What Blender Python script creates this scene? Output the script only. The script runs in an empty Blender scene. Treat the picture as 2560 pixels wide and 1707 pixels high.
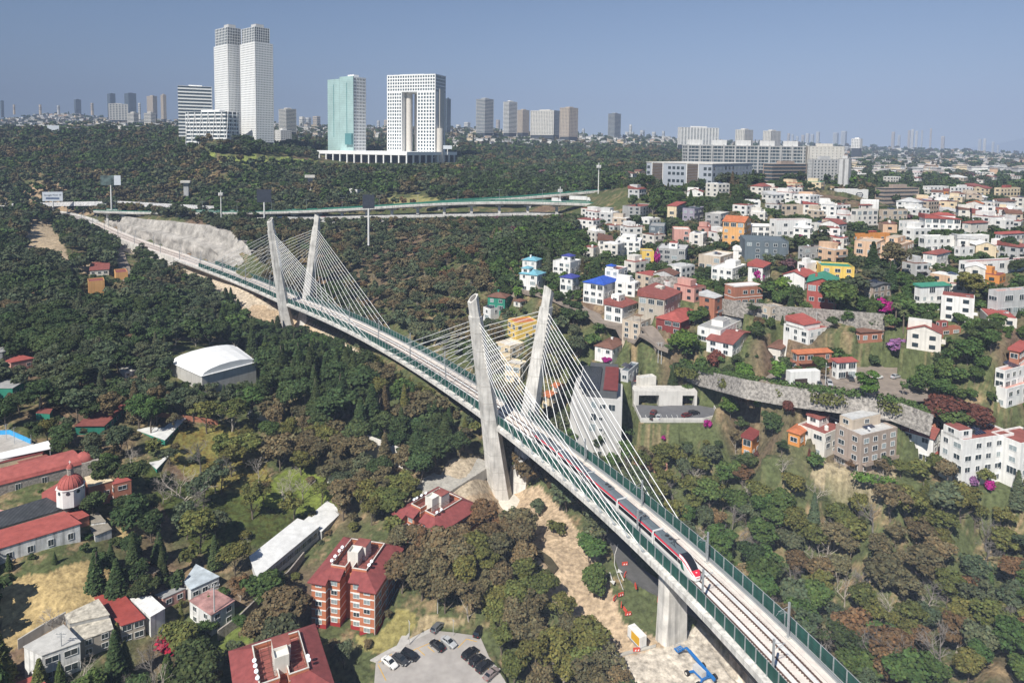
import bpy, math, random
import numpy as np
from math import radians as rad, sin, cos, tan, atan, atan2, pi, sqrt
from mathutils import Matrix, Vector
rng = random.Random(7)
SC = bpy.context.scene
COL = SC.collection
# ---------------------------------------------------------------- camera (origin = camera, metres)
F, CX, CY, W0 = 1650.0, 1280.0, 490.0, 2560.0
PITCH, ROLL = atan(120 / F), 0.0133
_U = np.array([0, sin(PITCH), cos(PITCH)]); _R = np.array([1.0, 0, 0]); FWD = np.array([0, cos(PITCH), -sin(PITCH)])
RT = _R * cos(ROLL) + _U * sin(ROLL); UP = -_R * sin(ROLL) + _U * cos(ROLL)
cam_d = bpy.data.cameras.new('camera'); cam = bpy.data.objects.new('camera', cam_d); COL.objects.link(cam)
cam.matrix_world = Matrix(((RT[0], UP[0], -FWD[0], 0), (RT[1], UP[1], -FWD[1], 0), (RT[2], UP[2], -FWD[2], 0), (0, 0, 0, 1)))
cam_d.sensor_width = 36; cam_d.lens = F / W0 * 36; cam_d.shift_y = -(853.5 - CY) / W0
cam_d.clip_start = 1; cam_d.clip_end = 60000
SC.camera = cam
# ---------------------------------------------------------------- sky and sun
SUN_EL = rad(47); SHX, SHY = 0.50, 0.866            # shadows fall away from the camera and to the right
wd = bpy.data.worlds.new("World"); SC.world = wd; wd.use_nodes = True
nt = wd.node_tree; nt.nodes.clear()
sky = nt.nodes.new('ShaderNodeTexSky'); sky.sky_type = 'NISHITA'; sky.sun_disc = False
sky.sun_elevation = SUN_EL; sky.sun_rotation = atan2(-SHX, -SHY); sky.altitude = 2300
sky.air_density = 1.25; sky.dust_density = .35; sky.ozone_density = 6.0
bg = nt.nodes.new('ShaderNodeBackground'); bg.inputs[1].default_value = 0.064
wo = nt.nodes.new('ShaderNodeOutputWorld')
nt.links.new(sky.outputs[0], bg.inputs[0]); nt.links.new(bg.outputs[0], wo.inputs[0])
sl = bpy.data.lights.new('sun', 'SUN'); sl.energy = 5.0; sl.angle = rad(0.5); sl.color = (1, .95, .87)
so = bpy.data.objects.new('sun', sl); COL.objects.link(so)
sdir = Vector((-SHX * cos(SUN_EL), -SHY * cos(SUN_EL), sin(SUN_EL)))
so.rotation_euler = sdir.to_track_quat('Z', 'Y').to_euler(); so.location = (0, -50, 60)
SC.view_settings.view_transform = 'Standard'; SC.view_settings.look = 'None'; SC.view_settings.gamma = 1
SC.view_settings.exposure = 0.55
SC.render.engine = 'CYCLES'
try:
    SC.cycles.max_bounces = 5; SC.cycles.volume_bounces = 1; SC.cycles.transparent_max_bounces = 6
    SC.cycles.use_denoising = True; SC.cycles.volume_max_steps = 64
except Exception: pass
# ---------------------------------------------------------------- projection helpers (photo pixels, 2560 wide)
def ray(px, py):
    return FWD + (px - CX) / F * RT - (py - CY) / F * UP
def at(px, py, d):
    r = ray(px, py) * d; return float(r[0]), float(r[1]), float(r[2])
def atz(px, py, z):
    r = ray(px, py); r = r * (z / r[2]); return float(r[0]), float(r[1]), float(r[2])
def proj(P):
    P = np.asarray(P, float); f = P @ FWD
    return CX + F * (P @ RT) / f, CY - F * (P @ UP) / f
# ---------------------------------------------------------------- materials
MATS = {}
def M(name, col, rough=.85, var=.18, scale=.35, bump=0.0, metal=0.0, spec=.3, streak=0.0, attr=False, emit=0, wave=None, bscale=None):
    if name in MATS: return MATS[name]
    m = bpy.data.materials.new(name); m.use_nodes = True; n = m.node_tree; N = n.nodes; L = n.links; N.clear()
    out = N.new('ShaderNodeOutputMaterial'); b = N.new('ShaderNodeBsdfPrincipled'); L.new(b.outputs[0], out.inputs[0])
    b.inputs['Roughness'].default_value = rough; b.inputs['Metallic'].default_value = metal
    b.inputs['Specular IOR Level'].default_value = spec
    tc = N.new('ShaderNodeTexCoord')
    nz = N.new('ShaderNodeTexNoise'); nz.inputs['Scale'].default_value = scale; nz.inputs['Detail'].default_value = 6
    nz.inputs['Roughness'].default_value = .65
    L.new(tc.outputs['Object'], nz.inputs['Vector'])
    mr = N.new('ShaderNodeMapRange'); mr.inputs['From Min'].default_value = .3; mr.inputs['From Max'].default_value = .7
    mr.inputs['To Min'].default_value = 1 - var; mr.inputs['To Max'].default_value = 1 + var
    L.new(nz.outputs['Fac'], mr.inputs['Value'])
    mul = N.new('ShaderNodeMix'); mul.data_type = 'RGBA'; mul.blend_type = 'MULTIPLY'; mul.inputs[0].default_value = 1
    mul.inputs[6].default_value = (*col, 1)
    if attr:
        at_ = N.new('ShaderNodeVertexColor'); at_.layer_name = 'col'
        oi = N.new('ShaderNodeObjectInfo'); m0 = N.new('ShaderNodeMix'); m0.data_type = 'RGBA'; m0.blend_type = 'MULTIPLY'
        m0.inputs[0].default_value = 1; L.new(at_.outputs[0], m0.inputs[6]); L.new(oi.outputs['Color'], m0.inputs[7])
        L.new(m0.outputs[2], mul.inputs[6])
    L.new(mr.outputs[0], mul.inputs[7]); last = mul.outputs[2]
    if streak:
        mp = N.new('ShaderNodeMapping'); mp.inputs['Scale'].default_value = (1.1, 1.1, .08); L.new(tc.outputs['Object'], mp.inputs[0])
        n2 = N.new('ShaderNodeTexNoise'); n2.inputs['Scale'].default_value = 1.0; n2.inputs['Detail'].default_value = 4; L.new(mp.outputs[0], n2.inputs['Vector'])
        r2 = N.new('ShaderNodeMapRange'); r2.inputs['From Min'].default_value = .45; r2.inputs['From Max'].default_value = .7
        r2.inputs['To Min'].default_value = 1; r2.inputs['To Max'].default_value = 1 - streak; L.new(n2.outputs['Fac'], r2.inputs['Value'])
        mm = N.new('ShaderNodeMix'); mm.data_type = 'RGBA'; mm.blend_type = 'MULTIPLY'; mm.inputs[0].default_value = 1
        L.new(last, mm.inputs[6]); L.new(r2.outputs[0], mm.inputs[7]); last = mm.outputs[2]
    if wave:   # corrugation or joints: (scale, axis rotation z, depth)
        wv = N.new('ShaderNodeTexWave'); wv.inputs['Scale'].default_value = wave[0]; wv.bands_direction = wave[1]
        L.new(tc.outputs['Object'], wv.inputs['Vector'])
        r3 = N.new('ShaderNodeMapRange'); r3.inputs['To Min'].default_value = 1 - wave[2]; r3.inputs['To Max'].default_value = 1; L.new(wv.outputs['Fac'], r3.inputs['Value'])
        m3 = N.new('ShaderNodeMix'); m3.data_type = 'RGBA'; m3.blend_type = 'MULTIPLY'; m3.inputs[0].default_value = 1
        L.new(last, m3.inputs[6]); L.new(r3.outputs[0], m3.inputs[7]); last = m3.outputs[2]
    L.new(last, b.inputs['Base Color'])
    if bump:
        n4 = N.new('ShaderNodeTexNoise'); n4.inputs['Scale'].default_value = bscale or scale * 6; n4.inputs['Detail'].default_value = 5
        L.new(tc.outputs['Object'], n4.inputs['Vector'])
        bp = N.new('ShaderNodeBump'); bp.inputs['Strength'].default_value = 1; bp.inputs['Distance'].default_value = bump
        L.new(n4.outputs['Fac'], bp.inputs['Height']); L.new(bp.outputs[0], b.inputs['Normal'])
    MATS[name] = m; return m
C = dict(white=(.74, .73, .70), offwhite=(.66, .63, .57), cream=(.68, .56, .38), beige=(.50, .42, .33), peach=(.62, .42, .28), pink=(.55, .3, .25),
         yellow=(.72, .5, .12), orange=(.62, .26, .07), lightorange=(.66, .36, .14), red=(.34, .085, .07), darkred=(.2, .045, .04), brick=(.38, .16, .10), roofred=(.25, .08, .065),
         brownroof=(.17, .085, .06), tile=(.48, .16, .07), grey=(.33, .33, .32), lightgrey=(.5, .5, .49), darkgrey=(.09, .095, .1), slate=(.12, .15, .17),
         lavender=(.3, .27, .33), green=(.03, .22, .15), greenroof=(.05, .24, .16), tealroof=(.16, .38, .46), blueroof=(.03, .09, .42), royal=(.05, .06, .26),
         concrete=(.47, .46, .43), stone=(.4, .36, .3), brown=(.2, .12, .08), black=(.02, .02, .022), taupe=(.36, .29, .24), blue=(.1, .3, .5))
def wall(c): return M('wall_' + c, C[c], .85, .10, .3, streak=.18)
def roofm(c): return M('roof_' + c, C[c], .85, .22, .5, streak=.1)
GLASS = M('window_glass', (.035, .05, .06), .12, .4, .25, spec=.8)
GLASSL = M('curtained_glass', (.28, .33, .34), .3, .35, .3, spec=.6)
FRAME = M('window_frame_white', (.7, .7, .68), .6, .05)
CONC = M('bridge_concrete', (.60, .58, .54), .9, .26, .22, bump=.02, streak=.38)
CONCD = M('old_concrete', (.40, .38, .34), .9, .2, .3, bump=.02, streak=.25)
STEEL = M('galvanised_steel', (.42, .44, .45), .45, .08, metal=.4)
ASPH = M('asphalt', (.10, .098, .095), .95, .25, .3)
LEAF = M('foliage', (1, 1, 1), .75, .25, .5, attr=True, spec=.15)
BARK = M('bark', (.16, .13, .10), .95, .25, 2)
BARKP = M('pale_bark', (.36, .32, .27), .95, .25, 2)
# ---------------------------------------------------------------- mesh helpers
class MB:
    def __init__(s): s.v = []; s.f = []; s.m = []; s.mats = []
    def mi(s, mat):
        if mat is None or isinstance(mat, str): raise ValueError(mat)
        if mat not in s.mats: s.mats.append(mat)
        return s.mats.index(mat)
    def add(s, vs, fs, mat):
        o = len(s.v); s.v += [tuple(map(float, v)) for v in vs]; k = s.mi(mat)
        for f in fs: s.f.append([i + o for i in f]); s.m.append(k)
        return s
    def box(s, a, b, mat):
        x0, y0, z0 = a; x1, y1, z1 = b
        x0, x1 = min(x0, x1), max(x0, x1); y0, y1 = min(y0, y1), max(y0, y1); z0, z1 = min(z0, z1), max(z0, z1)
        return s.add([(x0, y0, z0), (x1, y0, z0), (x1, y1, z0), (x0, y1, z0), (x0, y0, z1), (x1, y0, z1), (x1, y1, z1), (x0, y1, z1)],
                     [(0, 3, 2, 1), (4, 5, 6, 7), (0, 1, 5, 4), (1, 2, 6, 5), (2, 3, 7, 6), (3, 0, 4, 7)], mat)
    def prism(s, poly, z0, z1, mat):     # poly: ccw (x,y)
        n = len(poly); vs = [(x, y, z0) for x, y in poly] + [(x, y, z1) for x, y in poly]
        return s.add(vs, [tuple(range(n - 1, -1, -1)), tuple(range(n, 2 * n))] + [(i, (i + 1) % n, n + (i + 1) % n, n + i) for i in range(n)], mat)
    def tube(s, p, q, r0, r1, mat, n=6):
        p = Vector(p); q = Vector(q); d = q - p
        if d.length < 1e-6: return s
        d.normalize(); a = d.orthogonal().normalized(); b = d.cross(a)
        vs = [p + (a * cos(2 * pi * i / n) + b * sin(2 * pi * i / n)) * r0 for i in range(n)] + [q + (a * cos(2 * pi * i / n) + b * sin(2 * pi * i / n)) * r1 for i in range(n)]
        return s.add(vs, [(i, (i + 1) % n, n + (i + 1) % n, n + i) for i in range(n)] + [tuple(range(n - 1, -1, -1)), tuple(range(n, 2 * n))], mat)
    def path(s, pts, r, mat, n=5):
        for i in range(len(pts) - 1): s.tube(pts[i], pts[i + 1], r[i] if isinstance(r, list) else r, r[i + 1] if isinstance(r, list) else r, mat, n)
        return s
    def bar(s, p, q, w, h, mat):         # rectangular bar, w horizontal, h vertical
        p = Vector(p); q = Vector(q); d = (q - p).normalized(); sd = d.cross(Vector((0, 0, 1)))
        if sd.length < 1e-4: sd = Vector((1, 0, 0))
        sd.normalize(); u = sd.cross(d); sd *= w / 2; u *= h / 2
        vs = [p - sd - u, p + sd - u, p + sd + u, p - sd + u, q - sd - u, q + sd - u, q + sd + u, q - sd + u]
        return s.add(vs, [(0, 1, 2, 3), (7, 6, 5, 4), (0, 4, 5, 1), (1, 5, 6, 2), (2, 6, 7, 3), (3, 7, 4, 0)], mat)
    def loft(s, secs, mat, caps=True, close=True):
        n = len(secs[0]); vs = [v for sec in secs for v in sec]; fs = []
        for k in range(len(secs) - 1):
            for i in range(n if close else n - 1): fs.append((k * n + i, k * n + (i + 1) % n, (k + 1) * n + (i + 1) % n, (k + 1) * n + i))
        if caps: fs += [tuple(range(n - 1, -1, -1)), tuple(range((len(secs) - 1) * n, len(secs) * n))]
        return s.add(vs, fs, mat)
    def lathe(s, c, prof, mat, n=16):    # prof: (r,z)
        secs = [[(c[0] + r * cos(2 * pi * i / n), c[1] + r * sin(2 * pi * i / n), c[2] + z) for i in range(n)] for r, z in prof]
        return s.loft(secs, mat)
    def mesh(s, name, smooth=False):
        me = bpy.data.meshes.new(name); me.from_pydata(s.v, [], s.f)
        for m in s.mats: me.materials.append(m)
        if s.mats: me.polygons.foreach_set('material_index', s.m)
        if smooth: me.polygons.foreach_set('use_smooth', [True] * len(s.f))
        me.update(); return me
    def build(s, name, parent=None, smooth=False, fix=True, **kw):
        me = s.mesh(name, smooth)
        if fix: recalc(me)
        return link(name, me, parent, **kw)
import bmesh
def recalc(me):
    b = bmesh.new(); b.from_mesh(me); bmesh.ops.recalc_face_normals(b, faces=b.faces); b.to_mesh(me); b.free()
def link(name, data, parent=None, **kw):
    o = bpy.data.objects.new(name, data); COL.objects.link(o)
    if parent is not None: o.parent = parent
    return props(o, **kw)
def props(o, label=None, cat=None, group=None, kind=None, loc=None, rz=None):
    if label: o['label'] = label
    if cat: o['category'] = cat
    if group: o['group'] = group
    if kind: o['kind'] = kind
    if loc is not None: o.location = loc
    if rz is not None: o.rotation_euler = (0, 0, rz)
    return o
def thing(name, label, cat, loc=(0, 0, 0), rz=0, group=None):
    return link(name, None, None, label=label, cat=cat, group=group, loc=loc, rz=rz)
def copy_tree(o, parent=None):
    c = o.copy(); COL.objects.link(c)
    if parent is not None: c.parent = parent
    for ch in KIDS.get(o.name, ()): copy_tree(ch, c)
    return c
KIDS = {}
def kids(root):      # remember the children of a prototype so that copying stays quick
    for o in bpy.data.objects:
        if o.parent is root: KIDS.setdefault(root.name, []).append(o); kids(o)
def np_mesh(name, V, Fq, mat, col=None, smooth=False):
    me = bpy.data.meshes.new(name); nv, nf = len(V), len(Fq); k = Fq.shape[1]
    me.vertices.add(nv); me.vertices.foreach_set('co', np.ascontiguousarray(V, np.float32).ravel())
    me.loops.add(nf * k); me.loops.foreach_set('vertex_index', np.ascontiguousarray(Fq, np.int32).ravel())
    me.polygons.add(nf); me.polygons.foreach_set('loop_start', np.arange(nf, dtype=np.int32) * k)
    if smooth: me.polygons.foreach_set('use_smooth', np.ones(nf, bool))
    if col is not None:
        a = me.color_attributes.new('col', 'FLOAT_COLOR', 'POINT')
        c4 = np.ones((nv, 4), np.float32); c4[:, :3] = col; a.data.foreach_set('color', c4.ravel())
    me.materials.append(mat); me.update(calc_edges=True); me.validate(); return me
def vnoise(X, Y, seed=0):
    xi = np.floor(X).astype(np.int64); yi = np.floor(Y).astype(np.int64); xf = X - xi; yf = Y - yi
    def h(a, b):
        n = (a * 374761393 + b * 668265263 + seed * 974634777) & 0x7fffffff
        n = ((n ^ (n >> 13)) * 1274126177) & 0x7fffffff; return ((n ^ (n >> 16)) & 0xffff) / 65535.0
    u = xf * xf * (3 - 2 * xf); v = yf * yf * (3 - 2 * yf)
    return (h(xi, yi) * (1 - u) + h(xi + 1, yi) * u) * (1 - v) + (h(xi, yi + 1) * (1 - u) + h(xi + 1, yi + 1) * u) * v
def fbm(X, Y, s, seed=0, o=4):
    t = 0; a = .5
    for i in range(o): t = t + a * vnoise(X * s, Y * s, seed + i); s *= 2.1; a *= .5
    return t / (1 - .5 ** o)
def inpoly(x, y, poly):
    x = np.asarray(x, float); y = np.asarray(y, float); r = np.zeros(x.shape, bool); n = len(poly)
    for i in range(n):
        x1, y1 = poly[i][:2]; x2, y2 = poly[(i + 1) % n][:2]
        if y1 == y2: continue
        r ^= ((y1 > y) != (y2 > y)) & (x < (x2 - x1) * (y - y1) / (y2 - y1) + x1)
    return r
# ================================================================ railway deck path
def zdeck(Y): return float(np.interp(Y, [0, 400, 500, 600, 700, 800], [-96, -95.2, -87.5, -81.5, -75.5, -71.5]))
_lf = [(1927,1696),(1860,1627),(1764,1522),(1715,1478),(1565,1330),(1492,1263),(1408,1183),(1360,1141),(1303,1103),(1275,1082),(1235,1055),(1195,1023),(1152,996),(1100,959),
       (1028,912),(965,877),(915,847),(840,807),(772,773),(691,742),(635,720),(585,701.5),(516,676.5),(446,651),(375,626),(300,595),(267,578),(179,549),(42,524)]
_q = []
for px, py in _lf:
    z = -96.0
    for _ in range(6): p = atz(px, py, z); z = zdeck(p[1])
    _q.append(atz(px, py, z))
_q = np.array(_q); _pf = np.polyfit((_q[:, 1] - 400) / 300, _q[:, 0], 7, w=1 / _q[:, 1])
def _lx(Y): return np.polyval(_pf, (Y - 400) / 300)
_Y = np.linspace(88, 800, 1500); _X = _lx(_Y); _s = np.concatenate([[0], np.cumsum(np.hypot(np.diff(_X), np.diff(_Y)))])
STOT = _s[-1]
def track(s, u=0.0, v=0.0):
    """point on the deck: s metres along, u metres right of the centre line (seen from the camera), v up"""
    Y = float(np.interp(s, _s, _Y)); X = float(np.interp(s, _s, _X)); Y2 = float(np.interp(s + 1, _s, _Y)); X2 = float(np.interp(s + 1, _s, _X))
    if s + 1 > STOT: Y2, X2 = 2 * Y - float(np.interp(s - 1, _s, _Y)), 2 * X - float(np.interp(s - 1, _s, _X))
    l = math.hypot(X2 - X, Y2 - Y); dx, dy = (X2 - X) / l, (Y2 - Y) / l
    return (X + dy * (u + 6.2), Y - dx * (u + 6.2), zdeck(Y) + v)
def s_of(Y): return float(np.interp(Y, _Y, _s))
def sdir_(s): a = track(s - .5); b = track(s + .5); l = math.hypot(b[0] - a[0], b[1] - a[1]); return (b[0] - a[0]) / l, (b[1] - a[1]) / l
def s_px(px, u=0.0):
    ss = np.linspace(5, STOT - 5, 1500); q = proj(np.array([track(x, u) for x in ss])); return float(ss[np.argmin(abs(q[0] - px))])
# ================================================================ terrain
CP = [(1050,1640,160),(800,1700,156),(620,1500,175),(560,1590,165),(300,1690,150),(60,1700,148),(60,1560,160),(150,1440,172),(20,1460,168),(400,1420,185),
(330,1290,200),(480,1250,215),(560,1370,195),(800,1300,212),(700,1150,240),(860,1180,232),(420,1090,240),(60,1100,225),(300,960,280),(100,900,300),(560,930,300),
(750,960,290),(900,1020,268),(1040,1130,242),(1180,1180,230),(1120,1240,218),(1260,1245,233),(1330,1300,217),(1440,1450,182),(1360,1390,190),(1680,1645,153),(1750,1690,148),
(1600,1560,165),(1540,1420,182),(1480,1560,168),(1250,1560,168),(1150,1380,190),(950,1400,186),(2300,1690,145),(2500,1690,140),(2150,1500,172),(1900,1380,187),(2500,1510,168),(2300,1400,180),
(1750,1220,211),(2100,1250,200),(2450,1280,188),(2200,1190,193),(1600,1250,212),(1510,1140,232),(1620,1110,234),(1850,1080,230),(1950,1030,230),(2239,945,213),(2050,962,216),
(1700,965,254),(2400,1060,196),(2510,905,205),(2480,1010,198),(1640,900,256),(1560,830,276),(1450,800,292),(1330,700,330),(1180,740,345),(1230,800,318),(1290,860,285),
(1500,745,303),(1400,770,305),(1700,860,258),(1900,835,250),(2050,790,250),(2400,805,238),(1750,730,300),(2000,705,280),(2250,780,248),(2500,790,238),(1450,625,380),(1600,655,350),
(1700,600,380),(1900,625,350),(2100,625,320),(2400,645,300),(2550,700,270),(1550,555,430),(1700,535,450),(1950,545,420),(2200,565,385),(2500,565,375),(1650,485,520),(1900,480,540),
(2200,512,520),(2500,500,560),(2100,450,750),(2500,455,850),(2300,425,1250),(2500,412,1600),(1400,405,1100),(1300,425,900),(1500,445,720),(1350,550,530),(1100,562,530),(900,565,548),
(600,552,598),(350,535,640),(100,525,700),(0,540,700),(1100,600,480),(1000,700,420),(1150,760,352),(1000,800,348),(850,700,430),(1200,650,400),(730,832,405),(700,885,382),(890,885,350),
(800,865,375),(600,850,378),(450,755,420),(600,735,450),(240,745,400),(330,655,480),(500,650,490),(420,555,590),(600,610,510),(660,560,560),(100,650,480),(50,585,570),(50,750,400),(30,850,330),
(100,450,780),(400,450,780),(650,450,760),(900,450,720),(1150,470,640),(100,400,900),(500,402,820),(750,408,810),(1000,420,800),(100,368,1000),(400,362,980),(650,372,950),(850,408,880),
(50,325,2200),(150,288,3200),(300,305,3000),(550,305,3000),(700,345,1600),(750,318,3000),(1150,345,1800),(1250,335,2200),(1500,345,2500),(1100,325,2600),(1700,350,3000),(2000,362,3000),
(2200,400,2000),(2500,402,2000),(2400,384,2600),(2200,378,2800),(2400,387,8000),(1700,378,8000),(1000,366,8000),(300,348,8000),(-300,348,8000),(2900,392,8000),(400,354,14000),(2400,388,14000),
(-400,500,800),(-400,900,300),(-300,1500,160),(3000,500,800),(3000,900,210),(2900,1500,160),(-300,330,2500),(1280,352,6000),(1280,362,14000),(800,345,6000),(800,358,14000),(1900,366,6000),(1900,374,14000),(1500,352,4200),(1000,338,4500),(1150,338,4500),(1700,362,5000),(100,325,5000),(100,352,14000),(3000,420,2500),(1280,2300,110),(0,2300,105),(2560,2300,105)]
CP += [(1616,455,500),(1779,470,482),(1900,462,520),(1960,458,590),(2120,470,545),(600,355,915),(500,352,950),(520,360,835),(600,363,845),(650,366,880),(1040,404,925),(880,400,940),
(1990,930,222),(2110,948,217),(1960,966,225),(1800,928,238),(2300,925,212),(1900,870,240),(1760,1000,240),(2100,1060,206),(2330,1085,200),(2250,520,530)]
CP = [c for c in CP if c not in [(500,650,490),(330,655,480),(420,555,590),(600,610,510),(600,735,450),(350,535,640)]]
S_END = s_of(500)
_ex = []
for s_ in np.arange(s_of(470), STOT - 4, 22):
    _ex += [track(s_, -9, -5.5 if s_ > S_END else -9), track(s_, 9, -1.2)]
    if s_ > s_of(700): _ex += [track(s_, 0, -14)]
CUTH = lambda px: float(np.interp(px, [230, 300, 380, 463, 520, 572, 620, 655], [4, 11, 17, 21, 21, 18, 11, 1]))
CUTS = []
for s_ in np.arange(s_of(455), s_of(640), 4.0):
    p_ = track(s_, 8.5); x_ = float(proj(np.array([p_]))[0][0]); hh_ = CUTH(x_); CUTS.append((s_, hh_))
    if int(s_) % 3 == 0: _ex += [track(s_, 9.5 + hh_ * .95, hh_ + 1), track(s_, 26 + hh_, hh_ - 2.5)]
_cp = np.concatenate([np.array([at(*c) for c in CP]), np.array(_ex)])
def _uv(X, Y): return np.stack([X / Y * 2.2, np.log(Y)], -1)
_cuv = _uv(_cp[:, 0], _cp[:, 1]); _ct = _cp[:, 2] / _cp[:, 1]
def _kern(a, b):
    r2 = ((a[:, None, :] - b[None]) ** 2).sum(-1); return np.sqrt(r2 + .0016)
_n = len(_cp); _A = np.zeros((_n + 3, _n + 3)); _A[:_n, :_n] = _kern(_cuv, _cuv) - np.eye(_n) * .003
_A[:_n, _n] = 1; _A[:_n, _n + 1:] = _cuv; _A[_n, :_n] = 1; _A[_n + 1:, :_n] = _cuv.T
_w = np.linalg.solve(_A, np.concatenate([_ct, [0, 0, 0]]))
PADS = []     # (world polygon, z or (z0,gx,gy))
_gt = np.linspace(-1.35, 1.35, 420); _gl = np.linspace(np.log(40), np.log(17000), 620)
def _table():
    A, B = np.meshgrid(_gt, _gl); q = np.stack([A.ravel() * 2.2, B.ravel()], -1); out = np.empty(len(q))
    for i in range(0, len(q), 40000): out[i:i + 40000] = _kern(q[i:i + 40000], _cuv) @ _w[:_n] + _w[_n] + q[i:i + 40000] @ _w[_n + 1:]
    return out.reshape(A.shape)
_TAB = _table()
def HT(X, Y, pads=True, rough=True):
    X = np.atleast_1d(np.asarray(X, float)); Y = np.maximum(np.atleast_1d(np.asarray(Y, float)), 41)
    sh = X.shape; X = X.ravel(); Y = Y.ravel()
    u = np.clip((X / Y + 1.35) / 2.7 * 419, 0, 418.999); v = np.clip((np.log(Y) - _gl[0]) / (_gl[-1] - _gl[0]) * 619, 0, 618.999)
    i = u.astype(int); j = v.astype(int); fu = u - i; fv = v - j
    out = ((_TAB[j, i] * (1 - fu) + _TAB[j, i + 1] * fu) * (1 - fv) + (_TAB[j + 1, i] * (1 - fu) + _TAB[j + 1, i + 1] * fu) * fv) * Y
    if rough:
        out += (fbm(X, Y, .05, 3) - .5) * 2.2 * np.clip(Y / 300, .4, 1.4) + (fbm(X, Y, .35, 9, 3) - .5) * .7
    if pads:
        for poly, z in (PADS[:NP0] if pads == 2 else PADS):
            xs = [p[0] for p in poly]; ys = [p[1] for p in poly]
            m = (X > min(xs)) & (X < max(xs)) & (Y > min(ys)) & (Y < max(ys))
            if m.any():
                ii = np.where(m)[0]; k = inpoly(X[ii], Y[ii], poly); out[ii[k]] = z
    return out.reshape(sh)
_ts = np.geomspace(70, 15000, 900)
NP0 = 0
def hit(px, py, pads=2):
    r = ray(px, py); T = _ts / r[1]; X = r[0] * T; Y = r[1] * T; Z = r[2] * T
    g = HT(X, Y, pads, False) - Z; k = np.where(g > 0)[0]
    if len(k) == 0: return at(px, py, 9000)
    k = k[0]
    if k == 0: return float(X[0]), float(Y[0]), float(Z[0])
    s = g[k - 1] / (g[k - 1] - g[k]); T = T[k - 1] + (T[k] - T[k - 1]) * s
    return float(r[0] * T), float(r[1] * T), float(r[2] * T)
def hz(x, y): return float(HT(x, y)[0])
# flat pads --------------------------------------------------------
def wpoly(pts, z): return [atz(px, py, z)[:2] for px, py in pts]
Z_PARK = -122.3
PARK = wpoly([(905,1707),(880,1660),(945,1622),(1000,1592),(1075,1560),(1130,1570),(1195,1560),(1215,1600),(1240,1640),(1275,1707),(1280,1760),(900,1760)], Z_PARK)
PADS.append((PARK, Z_PARK - .12))
Z_BASE = -117.6
YARD = wpoly([(1525,1638),(1640,1612),(1725,1560),(1790,1640),(1870,1740),(1900,1800),(1660,1800),(1600,1707),(1545,1670)], Z_BASE)
Z_COURT = hit(20, 1090)[2]
COURT = wpoly([(-120,1190),(-120,1085),(30,1083),(84,1108),(60,1135),(-20,1160)], Z_COURT)
PADS.append((COURT, Z_COURT - .12))
Z_ST = -75.8
PADS.append((wpoly([(1900,955),(1960,966),(2050,979),(2150,991),(2235,1003),(2330,1000),(2310,925),(2200,915),(2110,915),(2000,905),(1940,925)], Z_ST), Z_ST))
PADS.append((wpoly([(1915,1135),(2020,1140),(2150,1160),(2400,1182),(2640,1192),(2640,1234),(2400,1226),(2150,1193),(2020,1152),(1900,1150)], -94), -94))
PADS.append((wpoly([(1420,1150),(1560,1150),(1620,1110),(1590,1040),(1440,1050)], -108), -108))
_rp = [(1508,1335),(1530,1375),(1538,1402),(1550,1432),(1590,1460),(1645,1488),(1700,1512),(1790,1590),(1900,1720),(2030,1760),(1860,1570),(1760,1500),(1690,1465),(1640,1438),(1605,1412),(1583,1388),(1578,1360),(1565,1320)]
ZR = -115.6
PADS.append((wpoly(_rp, ZR), ZR))
PADS.append((wpoly([(1500,1640),(1640,1612),(1690,1560),(1725,1560),(1790,1640),(1870,1740),(1900,1800),(1660,1800),(1600,1707),(1545,1670)], Z_BASE), Z_BASE))
PADS.append((wpoly([(1318,1358),(1345,1368),(1380,1391),(1400,1418),(1378,1444),(1358,1474),(1335,1504),(1312,1492),(1341,1448),(1367,1416),(1347,1395),(1320,1382)], -117.6), -118.2))
PADS.append((wpoly([(1578,1006),(1598,1058),(1700,1058),(1765,1056),(1800,1044),(1800,1025),(1790,1010),(1740,1002),(1600,1002)], -94), -94.6))
NP0 = len(PADS)
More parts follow.
